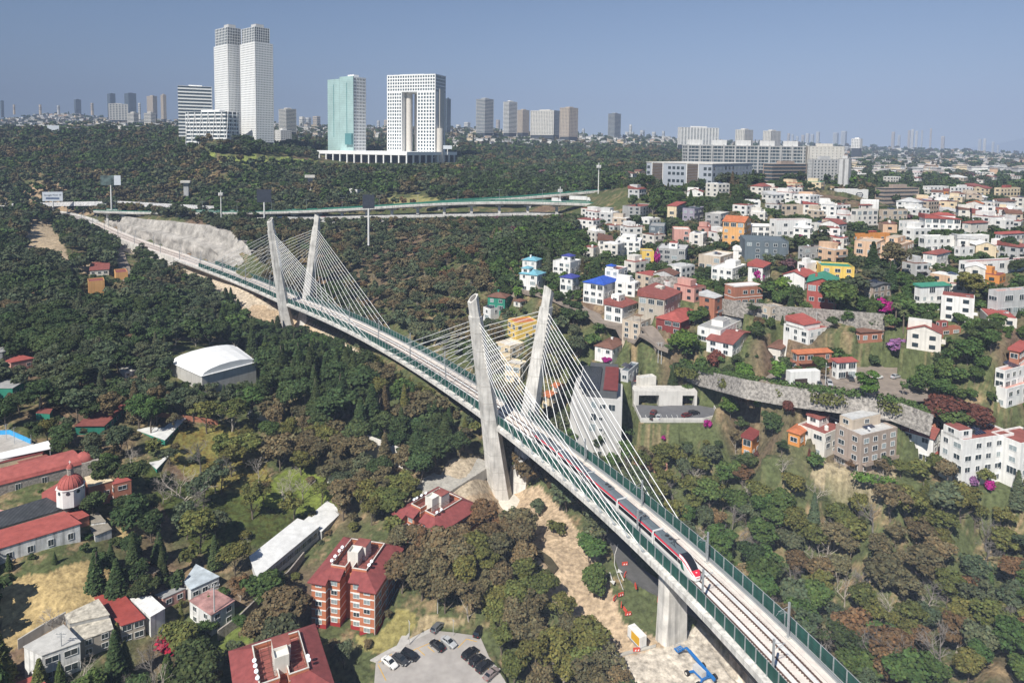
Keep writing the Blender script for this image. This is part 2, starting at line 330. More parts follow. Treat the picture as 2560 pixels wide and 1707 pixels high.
# image-traced cover regions: (polygon, colour, max depth)
SAND = (.40, .305, .205); PALE = (.47, .42, .35); DRY = (.36, .27, .13); GRN = (.075, .095, .028); YEL = (.20, .18, .055); SOIL = (.16, .11, .075)
COVER = [
 ([(1130,1290),(1180,1230),(1350,1215),(1420,1290),(1500,1400),(1560,1560),(1660,1600),(1730,1570),(1850,1640),(1950,1760),(1600,1760),(1540,1690),(1490,1640),(1430,1560),(1400,1520),(1365,1480),(1350,1400),(1290,1340),(1230,1330)], SAND, 260),
 ([(1180,1240),(1130,1270),(1060,1290),(1010,1250),(1130,1150),(1230,1130),(1250,1220)], (.36,.3,.22), 260),
 ([(1540,1645),(1650,1620),(1740,1560),(2000,1800),(1600,1800)], PALE, 180),
 ([(990,1520),(1045,1535),(1040,1560),(960,1640),(900,1620),(890,1590),(940,1590)], (.24,.21,.08), 200),
 ([(1010,1600),(1100,1560),(1180,1560),(1150,1540),(1060,1540)], (.3,.24,.14), 190),
 ([(0,1460),(130,1420),(205,1400),(300,1420),(240,1500),(120,1580),(0,1640)], DRY, 200),
 ([(270,1360),(330,1290),(400,1325),(330,1340),(280,1350)], DRY, 230),
 ([(430,1080),(560,1060),(640,1100),(680,1200),(620,1260),(480,1210),(400,1120)], YEL, 290),
 ([(330,1150),(480,1210),(700,1260),(800,1240),(870,1260),(800,1300),(640,1360),(540,1400),(490,1380),(420,1290)], GRN, 290),
 ([(600,1250),(760,1150),(860,1180),(880,1250),(780,1290)], (.13,.16,.035), 290),
 ([(500,1500),(620,1520),(640,1600),(560,1640),(480,1620)], (.12,.15,.04), 220),
 ([(40,770),(115,770),(120,795),(60,800)], (.2,.26,.05), 500),
 ([(0,560),(60,540),(140,560),(170,640),(250,640),(230,690),(150,670),(40,640),(0,640)], (.42,.33,.22), 900),
 ([(260,570),(330,600),(520,680),(640,740),(760,800),(900,880),(960,930),(900,930),(700,830),(560,760),(420,690),(340,640),(270,610)], (.46,.39,.3), 620),
 ([(560,790),(640,760),(740,790),(800,830),(880,900),(840,900),(760,860),(640,840)], SAND, 460),
 ([(2030,1215),(2030,1160),(2240,1150),(2240,1240),(2150,1260)], (.3,.25,.16), 260),
 ([(500,388),(640,390),(790,402),(780,412),(640,410),(520,400)], (.22,.26,.07), 1100),
 ([(960,495),(1040,490),(1100,500),(1090,515),(960,520)], (.26,.24,.1), 800),
 ([(60,470),(160,450),(330,500),(250,540),(50,520)], (.33,.24,.15), 800),
]
def build_terrain():
    global TZmin, TZmax
    nC, nR = 640, 640
    tt = np.linspace(-1.05, 1.05, nC); yy = np.geomspace(60, 15000, nR)
    yy = np.interp(np.linspace(0, 1, nR), [0, .72, 1], [0, .45, 1]); yy = 60 * (15000 / 60) ** yy
    TX, TY = np.meshgrid(tt, yy); TX = TX * TY
    TZ = HT(TX, TY); TZmin = TZ.min(); TZmax = max(TZ.max(), 175)
    TPX, TPY = proj(np.stack([TX, TY, TZ], -1).reshape(-1, 3))
    nzA = fbm(TX, TY, .03, 21).ravel(); nzB = fbm(TX, TY, .2, 31).ravel(); nzC = fbm(TX, TY, 1.1, 41, 3).ravel()
    def mixc(a, b, t): t = np.clip(t, 0, 1)[:, None]; return np.asarray(a) * (1 - t) + np.asarray(b) * t
    gc = mixc(np.tile(SOIL, (len(TPX), 1)), (.085, .10, .042), (nzA - .30) * 6)
    gc = mixc(gc, (.26, .19, .11), (nzB * .6 + nzC * .4 - .54) * 6)
    far = np.clip((TY.ravel() - 900) / 400, 0, 1)
    gc = mixc(gc, (.09, .11, .06), far * .8)
    wob = (nzB - .5) * 46; wob2 = (nzC - .5) * 22
    for poly, col, dmax in COVER:
        k = inpoly(TPX + wob * .5 + wob2 * .4, TPY + wob * .4 + wob2 * .3, poly) & (TY.ravel() < dmax)
        gc[k] = np.asarray(col) * (0.55 + .55 * nzC[k, None] + .45 * nzB[k, None]) * np.where((col in (GRN, YEL)) & (nzC[k, None] > .56), np.array([[.75, .62, .6]]), 1.0)
    idx = np.arange(nC * nR).reshape(nR, nC)
    TF = np.stack([idx[:-1, :-1].ravel(), idx[:-1, 1:].ravel(), idx[1:, 1:].ravel(), idx[1:, :-1].ravel()], -1)
    GROUND = M('ground_cover', (1, 1, 1), .95, .5, .7, bump=.3, attr=True, spec=.1, bscale=.9)
    link('ground', np_mesh('ground', np.stack([TX, TY, TZ], -1).reshape(-1, 3), TF, GROUND, gc, True), kind='structure')
# bridge: one thing with its deck, piers, legs and cables
bridge = thing('cable_stayed_railway_bridge', 'pale concrete cable stayed railway bridge with two pairs of leaning pylon legs', 'bridge', track(s_of(236), 0, -27))
_b0 = Vector(bridge.location)
def R(p): return (p[0] - _b0.x, p[1] - _b0.y, p[2] - _b0.z)
PROF = [(-7.5, -.25), (-7.5, -1.55), (-4.2, -2.2), (-3.3, -4.4), (3.3, -4.4), (4.2, -2.2), (7.5, -1.55), (7.5, -.25), (6.3, -.1), (6.3, .0), (-6.3, .0), (-6.3, -.1)]
def sweep(mb, prof, s0, s1, mat, step=6, base=R):
    n = max(2, int((s1 - s0) / step)); mb.loft([[base(track(s0 + (s1 - s0) * i / n, u, v)) for u, v in prof] for i in range(n + 1)], mat)
def rect(u0, u1, v0, v1): return [(u0, v0), (u1, v0), (u1, v1), (u0, v1)]
m = MB(); sweep(m, PROF, 0, S_END, CONC); m.build('deck_girder', bridge)
BALL = M('track_slab', (.66, .60, .54), .9, .16, .5, streak=0)
RAILM = M('rusty_rail', (.10, .055, .04), .6, .3, 3)
SLABL = M('pale_track_plinth', (.66, .66, .64), .9, .12, .8)
T1, T2 = -2.5, 1.35
m = MB(); sweep(m, rect(-6.1, 6.1, .004, .03), 0, s_of(640), BALL); link('track_bed', m.mesh('track_bed'), bridge)
for t in (T1, T2):
    m = MB(); sweep(m, rect(t - .52, t + .52, .03, .16), 0, S_END, SLABL)
    m.build('track_plinth', bridge)
for t in (T1, T2):
    for sgn in (-1, 1):
        m = MB(); u = t + sgn * .78; sweep(m, rect(u - .1, u + .1, .03, .26), 0, s_of(640), RAILM)
        for i in range(int(330 / .65)):
            s = i * .65; a = track(s, u - .32, .07); b = track(s, u + .32, .07); m.bar(R(a), R(b), .26, .08, RAILM)
        m.build('rail', bridge)
m = MB()
for k in range(3): sweep(m, rect(4.75 + k * .3, 4.93 + k * .3, .03, .42 + .08 * k), 0, S_END, STEEL)
m.build('cable_trough', bridge)
# edge details: form joints along the girder face
m = MB()
for i in range(int(S_END / 6)):
    s = 3 + i * 6; m.bar(R(track(s, -7.52, -.3)), R(track(s, -7.52, -1.5)), .08, .08, CONCD)
m.build('girder_joint', bridge, kind='stuff')
# main pier near the camera
def pier(s, w, t, zb, name='pier'):
    dx, dy = sdir_(s); c = track(s, -.1, -4.3); secs = []
    for f, k in ((0, 1.0), (.35, 1.0), (1, 1.08)):
        z = c[2] + (zb - c[2]) * f; ww, tt_ = w * k / 2, t * k / 2
        pts = [(-ww + .8, -tt_), (ww - .8, -tt_), (ww, -tt_ + 1), (ww, tt_ - 1), (ww - .8, tt_), (-ww + .8, tt_), (-ww, tt_ - 1), (-ww, -tt_ + 1)]
        secs.append([R((c[0] + dy * a + dx * b, c[1] - dx * a + dy * b, z)) for a, b in pts])
    m = MB(); m.loft(secs, CONC); m.build(name, bridge)
_sp = s_px(1692); pier(_sp + 1, 6.9, 4.2, Z_BASE - 1)
# pylons
def leg(s, side, ztop, zbase, sp_top, sp_deck, sp_base, notch=True):
    dx, dy = sdir_(s); c0 = track(s, 0, 0); zd = c0[2]
    def off(z):
        if z > zd: return sp_deck + (sp_top - sp_deck) * (z - zd) / (ztop - zd)
        return sp_deck + (sp_base - sp_deck) * (zd - z) / (zd - zbase)
    def sec(z, a, b, ch=1.0, zf=0.0):     # a across half width, b along half width; ridge towards the outside and the camera
        o = off(z) * side
        a *= 1.22; b *= 1.22
        pts = [(-a, -b * .45), (-a * .15, -b), (a, -b * .6), (a, b * .6), (-a * .15, b), (-a, b * .45)]
        return [R((c0[0] + dy * (o + side * p) + dx * q, c0[1] - dx * (o + side * p) + dy * q, z + zf * (p / a))) for p, q in pts]
    m = MB(); zs = [(zbase - 3, 2.9, 4.2), (zbase, 2.9, 4.2), (zd - 12, 2.5, 3.4), (zd - 2, 2.3, 2.9), (zd + 10, 2.1, 2.5), (ztop - 16, 1.75, 2.1), (ztop - 7.5, 1.65, 2.0)]
    secs = [sec(*q) for q in zs]; m.loft(secs, CONC)
    m2 = [sec(ztop - 7.5, 1.4, 1.75), sec(ztop - 5.6, 1.3, 1.7), sec(ztop - 1.2, 1.2, 1.6, zf=-1.4 )]
    m.loft(m2, CONC)
    # stepped shoulder collar and pour joints
    for z in np.arange(zbase + 5, ztop - 9, 6.2):
        k = [q for q in zip(zs, zs[1:]) if q[0][0] <= z <= q[1][0]][0]; f = (z - k[0][0]) / (k[1][0] - k[0][0])
        a = k[0][1] + (k[1][1] - k[0][1]) * f; b = k[0][2] + (k[1][2] - k[0][2]) * f
        m.loft([sec(z, a + .03, b + .03), sec(z + .12, a + .03, b + .03)], CONCD)
    o = m.build('pylon_leg', bridge)
    cap = MB(); cap.loft([sec(ztop - 1.18, .8, 1.0, zf=-.93), sec(ztop - 1.1, .8, 1.0, zf=-.93)], M('shaft_opening', (.14, .13, .12), .9)); cap.build('shaft_opening', o)
    return off, dx, dy, c0
CABLE = M('white_cable_sheath', (.86, .86, .84), .4, .05)
def fan(s, off, side, ztop, n, a0, a1, direction):
    """cables from one leg to one side of the deck, nearest the camera (direction -1) or away (+1)"""
    dx, dy = sdir_(s); c0 = track(s, 0, 0)
    for i in range(n):
        f = i / (n - 1); z = ztop - 26 + 16.5 * f; o = off(z) * side
        al = 2.3 * direction
        p = (c0[0] + dy * o + dx * al, c0[1] - dx * o + dy * al, z)
        q = track(s + direction * (a0 + (a1 - a0) * f), side * 6.95, -.1)
        m = MB(); m.tube(R(p), R(q), .105, .105, CABLE, 5)
        P, Q = Vector(R(p)), Vector(R(q)); d = (Q - P).normalized()
        m.tube(Q - d * 2.2, Q, .2, .24, STEEL, 6); m.tube(P - d * .1, P + d * 1.2, .24, .2, CONC, 6)
        cb = m.build('stay_cable', bridge, fix=False)
        b = MB(); b.bar(R(track(s + direction * (a0 + (a1 - a0) * f) - .5, side * 7.05, -.08)), R(track(s + direction * (a0 + (a1 - a0) * f) + .5, side * 7.05, -.08)), .7, .35, STEEL)
        b.build('anchor_block', cb)
def find_s(px, py):
    p = atz(px, py, -96); return s_of(p[1])
S1, S2 = s_px(1277), s_px(739)
PY = []
for S, zt, zb, nf, nn in ((S1, -49.5, -123.5, 95, 82), (S2, -43.2, -117, 116, 104)):
    for side in (-1, 1):
        off, dx, dy, c0 = leg(S, side, zt, zb, 15.6, 7.9, 3.6); PY.append(off)
        fan(S, off, side, zt, 12, 14, nn, -1); fan(S, off, side, zt, 12, 15, nf, 1)
    m = MB(); m.bar(R(track(S, -7.2, -3.4)), R(track(S, 7.2, -3.4)), 3.4, 2.6, CONC); m.build('cross_beam', bridge)
# P1 footing
def foot(S, zb, w, l, h):
    dx, dy = sdir_(S); c = track(S, 0, 0); secs = []
    for z, k in ((zb - 4, 1.25), (zb - .6, 1.12), (zb + h, .82), (zb + h + .4, .7)):
        pts = [(-w * k, -l * k * .6), (-w * k * .6, -l * k), (w * k * .6, -l * k), (w * k, -l * k * .6), (w * k, l * k * .6), (w * k * .6, l * k), (-w * k * .6, l * k), (-w * k, l * k * .6)]
        secs.append([R((c[0] + dy * a + dx * b, c[1] - dx * a + dy * b, z)) for a, b in pts])
    m = MB(); m.loft(secs, M('footing_concrete', (.62, .58, .5), .9, .15, .3, streak=.15)); m.build('footing', bridge)
foot(S1, -124.5, 10.5, 9.5, 1.8); foot(S2, -118, 10, 8, 1.5)
# second pier left of P2 and the abutment block
m = MB(); c = track(S_END, 0, 0); dx, dy = sdir_(S_END)
m.loft([[R(track(S_END - 2 + k, u, v)) for u, v in ((-7, -14), (7, -14), (7, -.3), (-7, -.3))] for k in (0, 8)], CONCD); m.build('abutment', bridge)
# viaduct beyond the cutting (upper left)
via = thing('railway_viaduct', 'concrete railway viaduct with slim piers curving away at the upper left edge beyond the trees', 'viaduct', track(s_of(640), 0, 0)); _b1 = _b0; 
_b0v = Vector(via.location)
def RV(p): return (p[0] - _b0v.x, p[1] - _b0v.y, p[2] - _b0v.z)
m = MB(); n = 30; s0, s1 = s_of(645), STOT - 2
sweep(m, [(-6.5, 0.1), (-6.5, -1.2), (-3, -3.4), (3, -3.4), (6.5, -1.2), (6.5, .1)], s0, s1, CONC, base=RV); m.build('viaduct_deck', via)
for sd in (-6.3, 6.1):
    m = MB(); sweep(m, rect(sd, sd + .2, .1, 1.3), s0, s1, CONC, base=RV); m.build('parapet', via)
for t in (T1, T2):
    for sgn in (-1, 1):
        m = MB(); u = t + sgn * .78; sweep(m, rect(u - .1, u + .1, .1, .3), s0, s1, RAILM, base=RV); m.build('rail', via)
for s in np.arange(s0 + 8, s1, 34):
    c = track(s, 0, -3.3); g = hz(c[0], c[1]) - 2; x, y, z = RV(c)
    m = MB(); m.loft([[(x - a, y - 1.4, z + dz), (x + a, y - 1.4, z + dz), (x + a, y + 1.4, z + dz), (x - a, y + 1.4, z + dz)] for a, dz in ((1.5, g - c[2]), (1.5, -3), (3.2, 0))], CONC); m.build('pier', via)
# at-grade embankment between abutment and viaduct, with its retaining wall
emb = MB(); 
sweep(emb, [(-7.2, .25), (-7.6, -9), (7.6, -9), (7.2, .0), (-6.9, .0), (-6.9, .25)], S_END + 1, s_of(650), CONC, base=lambda p: p)
m0 = emb.build('trackside_retaining_wall', None, label='long white retaining wall carrying the railway line beside the sprayed rock cutting', cat='retaining wall')
ROCK = M('sprayed_rock', (.37, .345, .31), .95, .5, .12, bump=.35, bscale=.35, streak=.3)
V_, nU = [], 16
for i, (s_, hh_) in enumerate(CUTS):
    for j in range(nU + 1):
        f = j / nU; u = 8.6 + hh_ * (.12 * f + (.34 if f > .52 else 0) + .30 * max(0, f - .52)); v = -1.5 + (hh_ + 2.2) * f
        n_ = fbm(np.array([s_ * .9]), np.array([v * 1.3 + 50]), .16, 4)[0] - .5; q = track(s_, u + n_ * 5.0 * min(1, hh_ / 8), v + n_ * 1.2); V_.append(q)
    q = track(s_, 13.5 + hh_ * .9, hh_ - .8); V_.append(q)
V_ = np.array(V_); k_ = nU + 2; F_ = [(i * k_ + j, (i + 1) * k_ + j, (i + 1) * k_ + j + 1, i * k_ + j + 1) for i in range(len(CUTS) - 1) for j in range(k_ - 1)]
link('rock_cutting', np_mesh('rock_cutting', V_, np.array(F_), ROCK), kind='structure')
# ---------------------------------------------------------------- green noise fences
GREENP = M('green_fence_panel', (.012, .075, .058), .55, .2, .2, wave=(.6, 'X', .25))
def fence(u, s0, s1, step, h, name, label, zoff=0):
    t = thing(name, label, 'fence', track(s0, u, 0)); l0 = Vector(t.location)
    def B(p): return (p[0] - l0.x, p[1] - l0.y, p[2] - l0.z)
    n = int((s1 - s0) / step); m = MB()
    for i in range(n):
        a, b = s0 + i * step, s0 + (i + 1) * step
        m.add([B(track(a, u, zoff)), B(track(b, u, zoff)), B(track(b, u, h - .12)), B(track(a, u, h - .12)), B(track(a, u + .05, zoff)), B(track(b, u + .05, zoff)), B(track(b, u + .05, h - .12)), B(track(a, u + .05, h - .12))],
              [(0, 1, 2, 3), (7, 6, 5, 4), (3, 2, 6, 7), (0, 4, 5, 1), (0, 3, 7, 4), (1, 5, 6, 2)], GREENP)
    m.build('fence_panel', t)
    pm = None; extra = MB()
    for i in range(n + 1):
        s = s0 + i * step
        if i < 99:
            if pm is None:
                q = MB(); q.box((-.07, -.1, -.25), (.07, .1, h), STEEL); pm = q.mesh('fence_post')
            p = B(track(s, u - .1, 0)); dx, dy = sdir_(s); link('fence_post', pm, t, loc=p, rz=atan2(dy, dx))
        else: extra.bar(B(track(s, u - .1, -.25)), B(track(s, u - .1, h)), .14, .2, STEEL)
    if extra.v: extra.build('fence_post', t, kind='stuff')
    r = MB()
    for k in range(int((s1 - s0) / 12)): r.bar(B(track(s0 + 12 * k, u, h)), B(track(s0 + 12 * k + 12, u, h)), .09, .09, STEEL)
    r.build('top_rail', t)
fence(-6.2, 0, s_of(478), 3.05, 3.0, 'noise_fence', 'dark green panel fence along the left camera side edge of the railway bridge deck')
fence(6.1, 0, s_of(478), 3.05, 3.0, 'noise_fence', 'dark green panel fence along the far right side edge of the railway bridge deck')
# ---------------------------------------------------------------- catenary masts
def mast_proto(side):
    m = MB(); m.box((-.17, -.17, 0), (.17, .17, 7.4), STEEL); t = link('catenary_mast', m.mesh('mast'))
    a = MB(); d = side
    a.tube((0, 0, 6.6), (2.6 * d, 0, 6.1), .045, .045, STEEL, 5); a.tube((0, 0, 5.4), (2.6 * d, 0, 6.1), .045, .045, STEEL, 5); a.tube((2.4 * d, 0, 6.05), (3.2 * d, 0, 5.3), .03, .03, STEEL, 4); a.tube((0, 0, 5.5), (2.2 * d, 0, 5.5), .03, .03, STEEL, 4)
    link('bracket_arm', a.mesh('bracket_arm'), t)
    b = MB(); b.box((-.45, -.45, 0), (.45, .45, .25), CONC); link('mast_base', b.mesh('mast_base'), t)
    return t
MP = {}
def mast(s, u, lab):
    side = 1 if u < 0 else -1
    if side not in MP: o = MP[side] = mast_proto(side); kids(o)
    else: o = copy_tree(MP[side])
    dx, dy = sdir_(s); props(o, label=lab, cat='catenary mast', group='overhead line masts along the railway', loc=track(s, u, .03), rz=atan2(dy, dx) - pi / 2)
    return o
ORD = ['first', 'second', 'third', 'fourth', 'fifth', 'sixth', 'seventh', 'eighth', 'ninth', 'tenth', 'eleventh', 'twelfth', 'thirteenth', 'fourteenth', 'fifteenth', 'sixteenth', 'seventeenth', 'eighteenth', 'nineteenth', 'twentieth', 'twenty first', 'twenty second', 'twenty third', 'twenty fourth', 'twenty fifth', 'twenty sixth', 'twenty seventh', 'twenty eighth', 'twenty ninth', 'thirtieth'] + ['thirty ' + q for q in ('first', 'second', 'third', 'fourth', 'fifth', 'sixth', 'seventh', 'eighth', 'ninth')] + ['fortieth'] + ['forty ' + q for q in ('first', 'second', 'third', 'fourth', 'fifth', 'sixth', 'seventh', 'eighth', 'ninth')] + ['fiftieth']
_sr = [find_s(2000, 1631), find_s(1792, 1437), find_s(1626, 1293), find_s(1488, 1178)]
_k = 0
for s in [_sr[0] - 12] + _sr + list(np.arange(_sr[3] + 32, 560, 33)) + list(np.arange(590, STOT - 10, 38)):
    if _k > 0: mast(s, 4.2, f'grey steel mast on the far side of the tracks, {ORD[_k - 1]} from the bottom edge')
    mast(s + (14 if _k else 5), -5.55, f'grey steel mast on the near side of the tracks, {ORD[_k]} from the bottom edge'); _k += 1
WIRE = M('overhead_wire', (.05, .05, .05), .5)
for t, w in ((T1, 'left'), (T2, 'right')):
    m = MB(); n = int(STOT / 11)
    for i in range(n):
        for v in (5.4, 6.3): m.tube(track(i * 11, t, v), track(i * 11 + 11, t, v), .022, .022, WIRE, 3)
    m.build('overhead_wire', None, fix=False, label=f'thin dark overhead contact wires running above the {w} hand railway track', cat='wire')
# ---------------------------------------------------------------- train
TR = dict(w=M('train_white', (.75, .75, .73), .3, .05, spec=.6), g=M('train_grey_skirt', (.42, .43, .44), .35, .06, spec=.5), k=M('train_black_glass', (.012, .013, .016), .12, .1, spec=.7), r=M('train_red', (.62, .02, .045), .35, .05, spec=.5),
          roof=M('train_roof', (.12, .145, .16), .5, .1), gr=M('train_green', (.0, .13, .08), .35), d=M('train_dark_underframe', (.03, .03, .032), .8), rd=M('train_roof_unit', (.12, .145, .16), .5, .1))
train = thing('passenger_train', 'white red and black passenger train with grey roof running over the bridge', 'train', track(find_s(1765, 1462), T1, .3))
_t0 = Vector(train.location)
_sn = find_s(1762, 1472)
def TP(s, u, v): p = track(s, T1 + u, .3 + v); return (p[0] - _t0.x, p[1] - _t0.y, p[2] - _t0.z)
def tsweep(mb, prof, s0, s1, mat, step=4.5):
    n = max(1, int((s1 - s0) / step)); mb.loft([[TP(s0 + (s1 - s0) * i / n, u, v) for u, v in prof] for i in range(n + 1)], mat)
CL = 15.3
for c in range(5):
    s0 = _sn + (5.2 if c == 0 else 0) + c * CL; s1 = _sn + (c + 1) * CL - .7
    m = MB(); tsweep(m, [(-1.42, .35), (1.42, .35), (1.47, 1.0), (1.47, 3.2), (-1.47, 3.2), (-1.47, 1.0)], s0, s1, TR['w']); body = m.build('car_body', train)
    m = MB()
    for sd in (-1, 1): tsweep(m, sorted(rect(sd * 1.475, sd * 1.5, 1.75, 2.75)), s0 + .3, s1 - .3, TR['k'])
    m.build('window_band', body)
    m = MB()
    for sd in (-1, 1): tsweep(m, rect(sd * 1.474, sd * 1.492, .45, 1.0), s0 + .2, s1 - .2, TR['g'])
    m.build('skirt', body)
    m = MB(); tsweep(m, [(-1.5, 2.98), (-1.5, 3.24), (-1.42, 3.36), (-1.34, 3.36), (-1.34, 2.98)], s0, s1, TR['r']); tsweep(m, [(1.5, 2.98), (1.5, 3.24), (1.42, 3.36), (1.34, 3.36), (1.34, 2.98)], s0, s1, TR['r']); m.build('red_stripe', body)
    m = MB(); tsweep(m, [(-1.36, 3.2), (1.36, 3.2), (1.3, 3.45), (.8, 3.76), (-.8, 3.76), (-1.3, 3.45)], s0, s1, TR['roof']); rf = m.build('car_roof', body)
    m = MB(); q = s0 + (s1 - s0) * (.30 if c else .42); tsweep(m, [(-.95, 3.7), (.95, 3.7), (.85, 4.15), (-.85, 4.15)], q, q + 3.6, TR['rd'])
    for k in (1.0, 2.4):
        p = TP(q + k, 0, 4.16); m.lathe(p, [(.55, 0), (.55, .06), (.1, .08)], TR['d'], 10)
    m.build('air_conditioning_unit', rf)
    if c > 0:
        m = MB(); a = s0 - .35
        for z0, z1 in ((.5, 3.5),):
            for u in (-1.56, 1.56): m.bar(TP(a, u, .5), TP(a, u, 3.55), .3, .3, TR['w'])
        m.bar(TP(a, -1.56, 3.75), TP(a, 1.56, 3.75), .28, .28, TR['w']); m.build('gangway_arch', body)
        m = MB(); tsweep(m, rect(-1.2, 1.2, .5, 3.5), s0 - .75, s0 + .05, TR['d']); m.build('gangway', body)
    m = MB(); tsweep(m, rect(-1.2, 1.2, -.15, .4), s0 + 1, s1 - 1, TR['d']); m.build('underframe', body)
# nose: loft of shrinking sections
def nsec(k, hw, top, bot=.3): return [TP(_sn + k, u, v) for u, v in ((-hw, bot), (hw, bot), (hw * 1.03, bot + .6), (hw, top * .72), (hw * .84, top), (-hw * .84, top), (-hw, top * .72), (-hw * 1.03, bot + .6))]
nose = MB(); NS = [(5.3, 1.45, 3.65), (4.2, 1.44, 3.6), (3.0, 1.4, 3.25), (2.0, 1.34, 2.7), (1.1, 1.2, 2.0), (.4, .95, 1.5), (.05, .55, 1.15)]
nose.loft([nsec(*q) for q in NS], TR['w']); nz_ = nose.build('nose', train, smooth=False)
def nos(k):
    ks = [q[0] for q in NS][::-1]; return np.interp(k, ks, [q[1] for q in NS][::-1]), np.interp(k, ks, [q[2] for q in NS][::-1])
m = MB()
ks = [5.45, 4.7, 4.2, 3.6, 3.0, 2.5, 2.0, 1.5, 1.15]
for a, b in zip(ks, ks[1:]):
    pa, pb = nos(a), nos(b); f = .74; m.add([TP(_sn + a, -pa[0] * f, pa[1] + .07), TP(_sn + a, pa[0] * f, pa[1] + .07), TP(_sn + b, pb[0] * f, pb[1] + .07), TP(_sn + b, -pb[0] * f, pb[1] + .07)], [(0, 1, 2, 3)], TR['k'])
m.build('windscreen', nz_, fix=False)
m = MB()
for sd in (-1, 1):
    pts = [5.4, 4.2, 3.0, 2.0, 1.1, .6]
    for a, b in zip(pts, pts[1:]):
        pa, pb = nos(a), nos(b); m.add([TP(_sn + a, sd * pa[0] * .99, pa[1] * .8 + .03), TP(_sn + a, sd * pa[0] * .74, pa[1] + .06), TP(_sn + b, sd * pb[0] * .74, pb[1] + .06), TP(_sn + b, sd * pb[0] * .99, pb[1] * .8 + .03)], [(0, 1, 2, 3)], TR['r'])
pa, pb = nos(1.15), nos(.35)
m.add([TP(_sn + 1.12, -pa[0] * .9, pa[1] + .08), TP(_sn + 1.12, pa[0] * .9, pa[1] + .08), TP(_sn + .3, pb[0] * .85, pb[1] + .06), TP(_sn + .3, -pb[0] * .85, pb[1] + .06)], [(0, 1, 2, 3)], TR['r'])
m.add([TP(_sn + .28, -pb[0] * .85, pb[1] + .05), TP(_sn + .28, pb[0] * .85, pb[1] + .05), TP(_sn - .0, .45, .95), TP(_sn - .0, -.45, .95)], [(0, 1, 2, 3)], TR['r'])
m.build('red_mask', nz_, fix=False)
m = MB(); pc = TP(_sn + .7, 0, nos(.7)[1] + .12); m.lathe(pc, [(.2, 0), (.2, .05), (.0, .06)], TR['w'], 10); m.build('round_emblem', nz_)
m = MB()
for sd in (-1, 1): m.add([TP(_sn + 4.6, sd * 1.475, 2.9), TP(_sn + 4.0, sd * 1.475, 2.8), TP(_sn + 3.0, sd * 1.47, 1.0), TP(_sn + 4.3, sd * 1.475, 1.0)], [(0, 1, 2, 3)], TR['gr'])
m.build('green_accent', nz_, fix=False)
m = MB()
for sd in (-1, 1):
    m.add([TP(_sn + 5.4, sd * 1.49, 1.75), TP(_sn + 4.35, sd * 1.49, 1.75), TP(_sn + 4.7, sd * 1.49, 2.7), TP(_sn + 5.4, sd * 1.49, 2.75)], [(0, 1, 2, 3)], TR['k'])
m.build('cab_side_window', nz_, fix=False)
m = MB(); q = _sn + 8
for a, b in (((q, -.5, 3.8), (q + 1.2, 0, 4.7)), ((q, .5, 3.8), (q + 1.2, 0, 4.7)), ((q + 1.2, 0, 4.7), (q - .2, 0, 5.35)), ((q - .2, -.8, 5.35), (q - .2, .8, 5.35)), ((q - .6, -.6, 3.9), (q + 2, -.6, 3.9)), ((q - .6, .6, 3.9), (q + 2, .6, 3.9))):
    m.tube(TP(*a), TP(*b), .06, .06, TR['d'], 5)
m.build('pantograph', train, fix=False)
# ================================================================ generic building kit
KEEP = []      # (x0, x1, y0, y1, depth) image boxes that nearer trees must leave in view
LAND = []      # landmarks for tree labels
_wc = {}
def win_mesh(w, h, st):
    k = (round(w, 1), round(h, 1), st)
    if k in _wc: return _wc[k]
    m = MB(); m.box((-w / 2, -.05, 0), (w / 2, .05, h), GLASS if st in 'gdt' else GLASSL)
    if st == 't': m.mats[0] = M('tower_glass', (.07, .10, .12), .15, .75, .12, spec=.7)
    pane = m.mesh('window'); fr = None
    if st in 'gc':
        f = MB(); t = .09
        f.box((-w / 2 - t, -.12, -t), (w / 2 + t, .0, 0), FRAME); f.box((-w / 2 - t, -.10, h), (w / 2 + t, .0, h + t), FRAME)
        f.box((-w / 2 - t, -.10, 0), (-w / 2, 0, h), FRAME); f.box((w / 2, -.10, 0), (w / 2 + t, 0, h), FRAME)
        n = max(1, int(w / 1.3))
        for i in range(1, n + 1 if w > 1 else 1):
            x = -w / 2 + w * i / (n + 1); f.box((x - .035, -.08, 0), (x + .035, -.05, h), FRAME)
        fr = f.mesh('window_frame')
    _wc[k] = (pane, fr); return _wc[k]
def add_windows(t, wins, near=True, name='window'):
    """wins: (x, y, z, w, h, rz, style) - up to 100 as parts, the rest as one part"""
    wins = sorted(wins, key=lambda q: -q[2]); ex = MB()
    for i, (x, y, z, w, h, rz, st) in enumerate(wins):
        if i < 99 or len(wins) <= 100:
            pane, fr = win_mesh(w, h, st); o = link(name, pane, t, loc=(x, y, z), rz=rz)
            if near and fr: link('window_frame', fr, o)
        else:
            c, s = cos(rz), sin(rz)
            mat = win_mesh(w, h, st)[0].materials[0]
            ex.add([(x + c * a - s * b, y + s * a + c * b, z + e) for a, b, e in ((-w / 2, -.05, 0), (w / 2, -.05, 0), (w / 2, -.05, h), (-w / 2, -.05, h))], [(0, 1, 2, 3)], mat)
    if ex.v: ex.build(name, t, kind='stuff', fix=False)
def solve_w(O, e, px, py):
    r = ray(px, py)   # O + w e = t r
    det = e[0] * (-r[1]) + r[0] * e[1]
    return (-O[0] * (-r[1]) + (-r[0]) * O[1]) / det if abs(det) > 1e-9 else 10.0
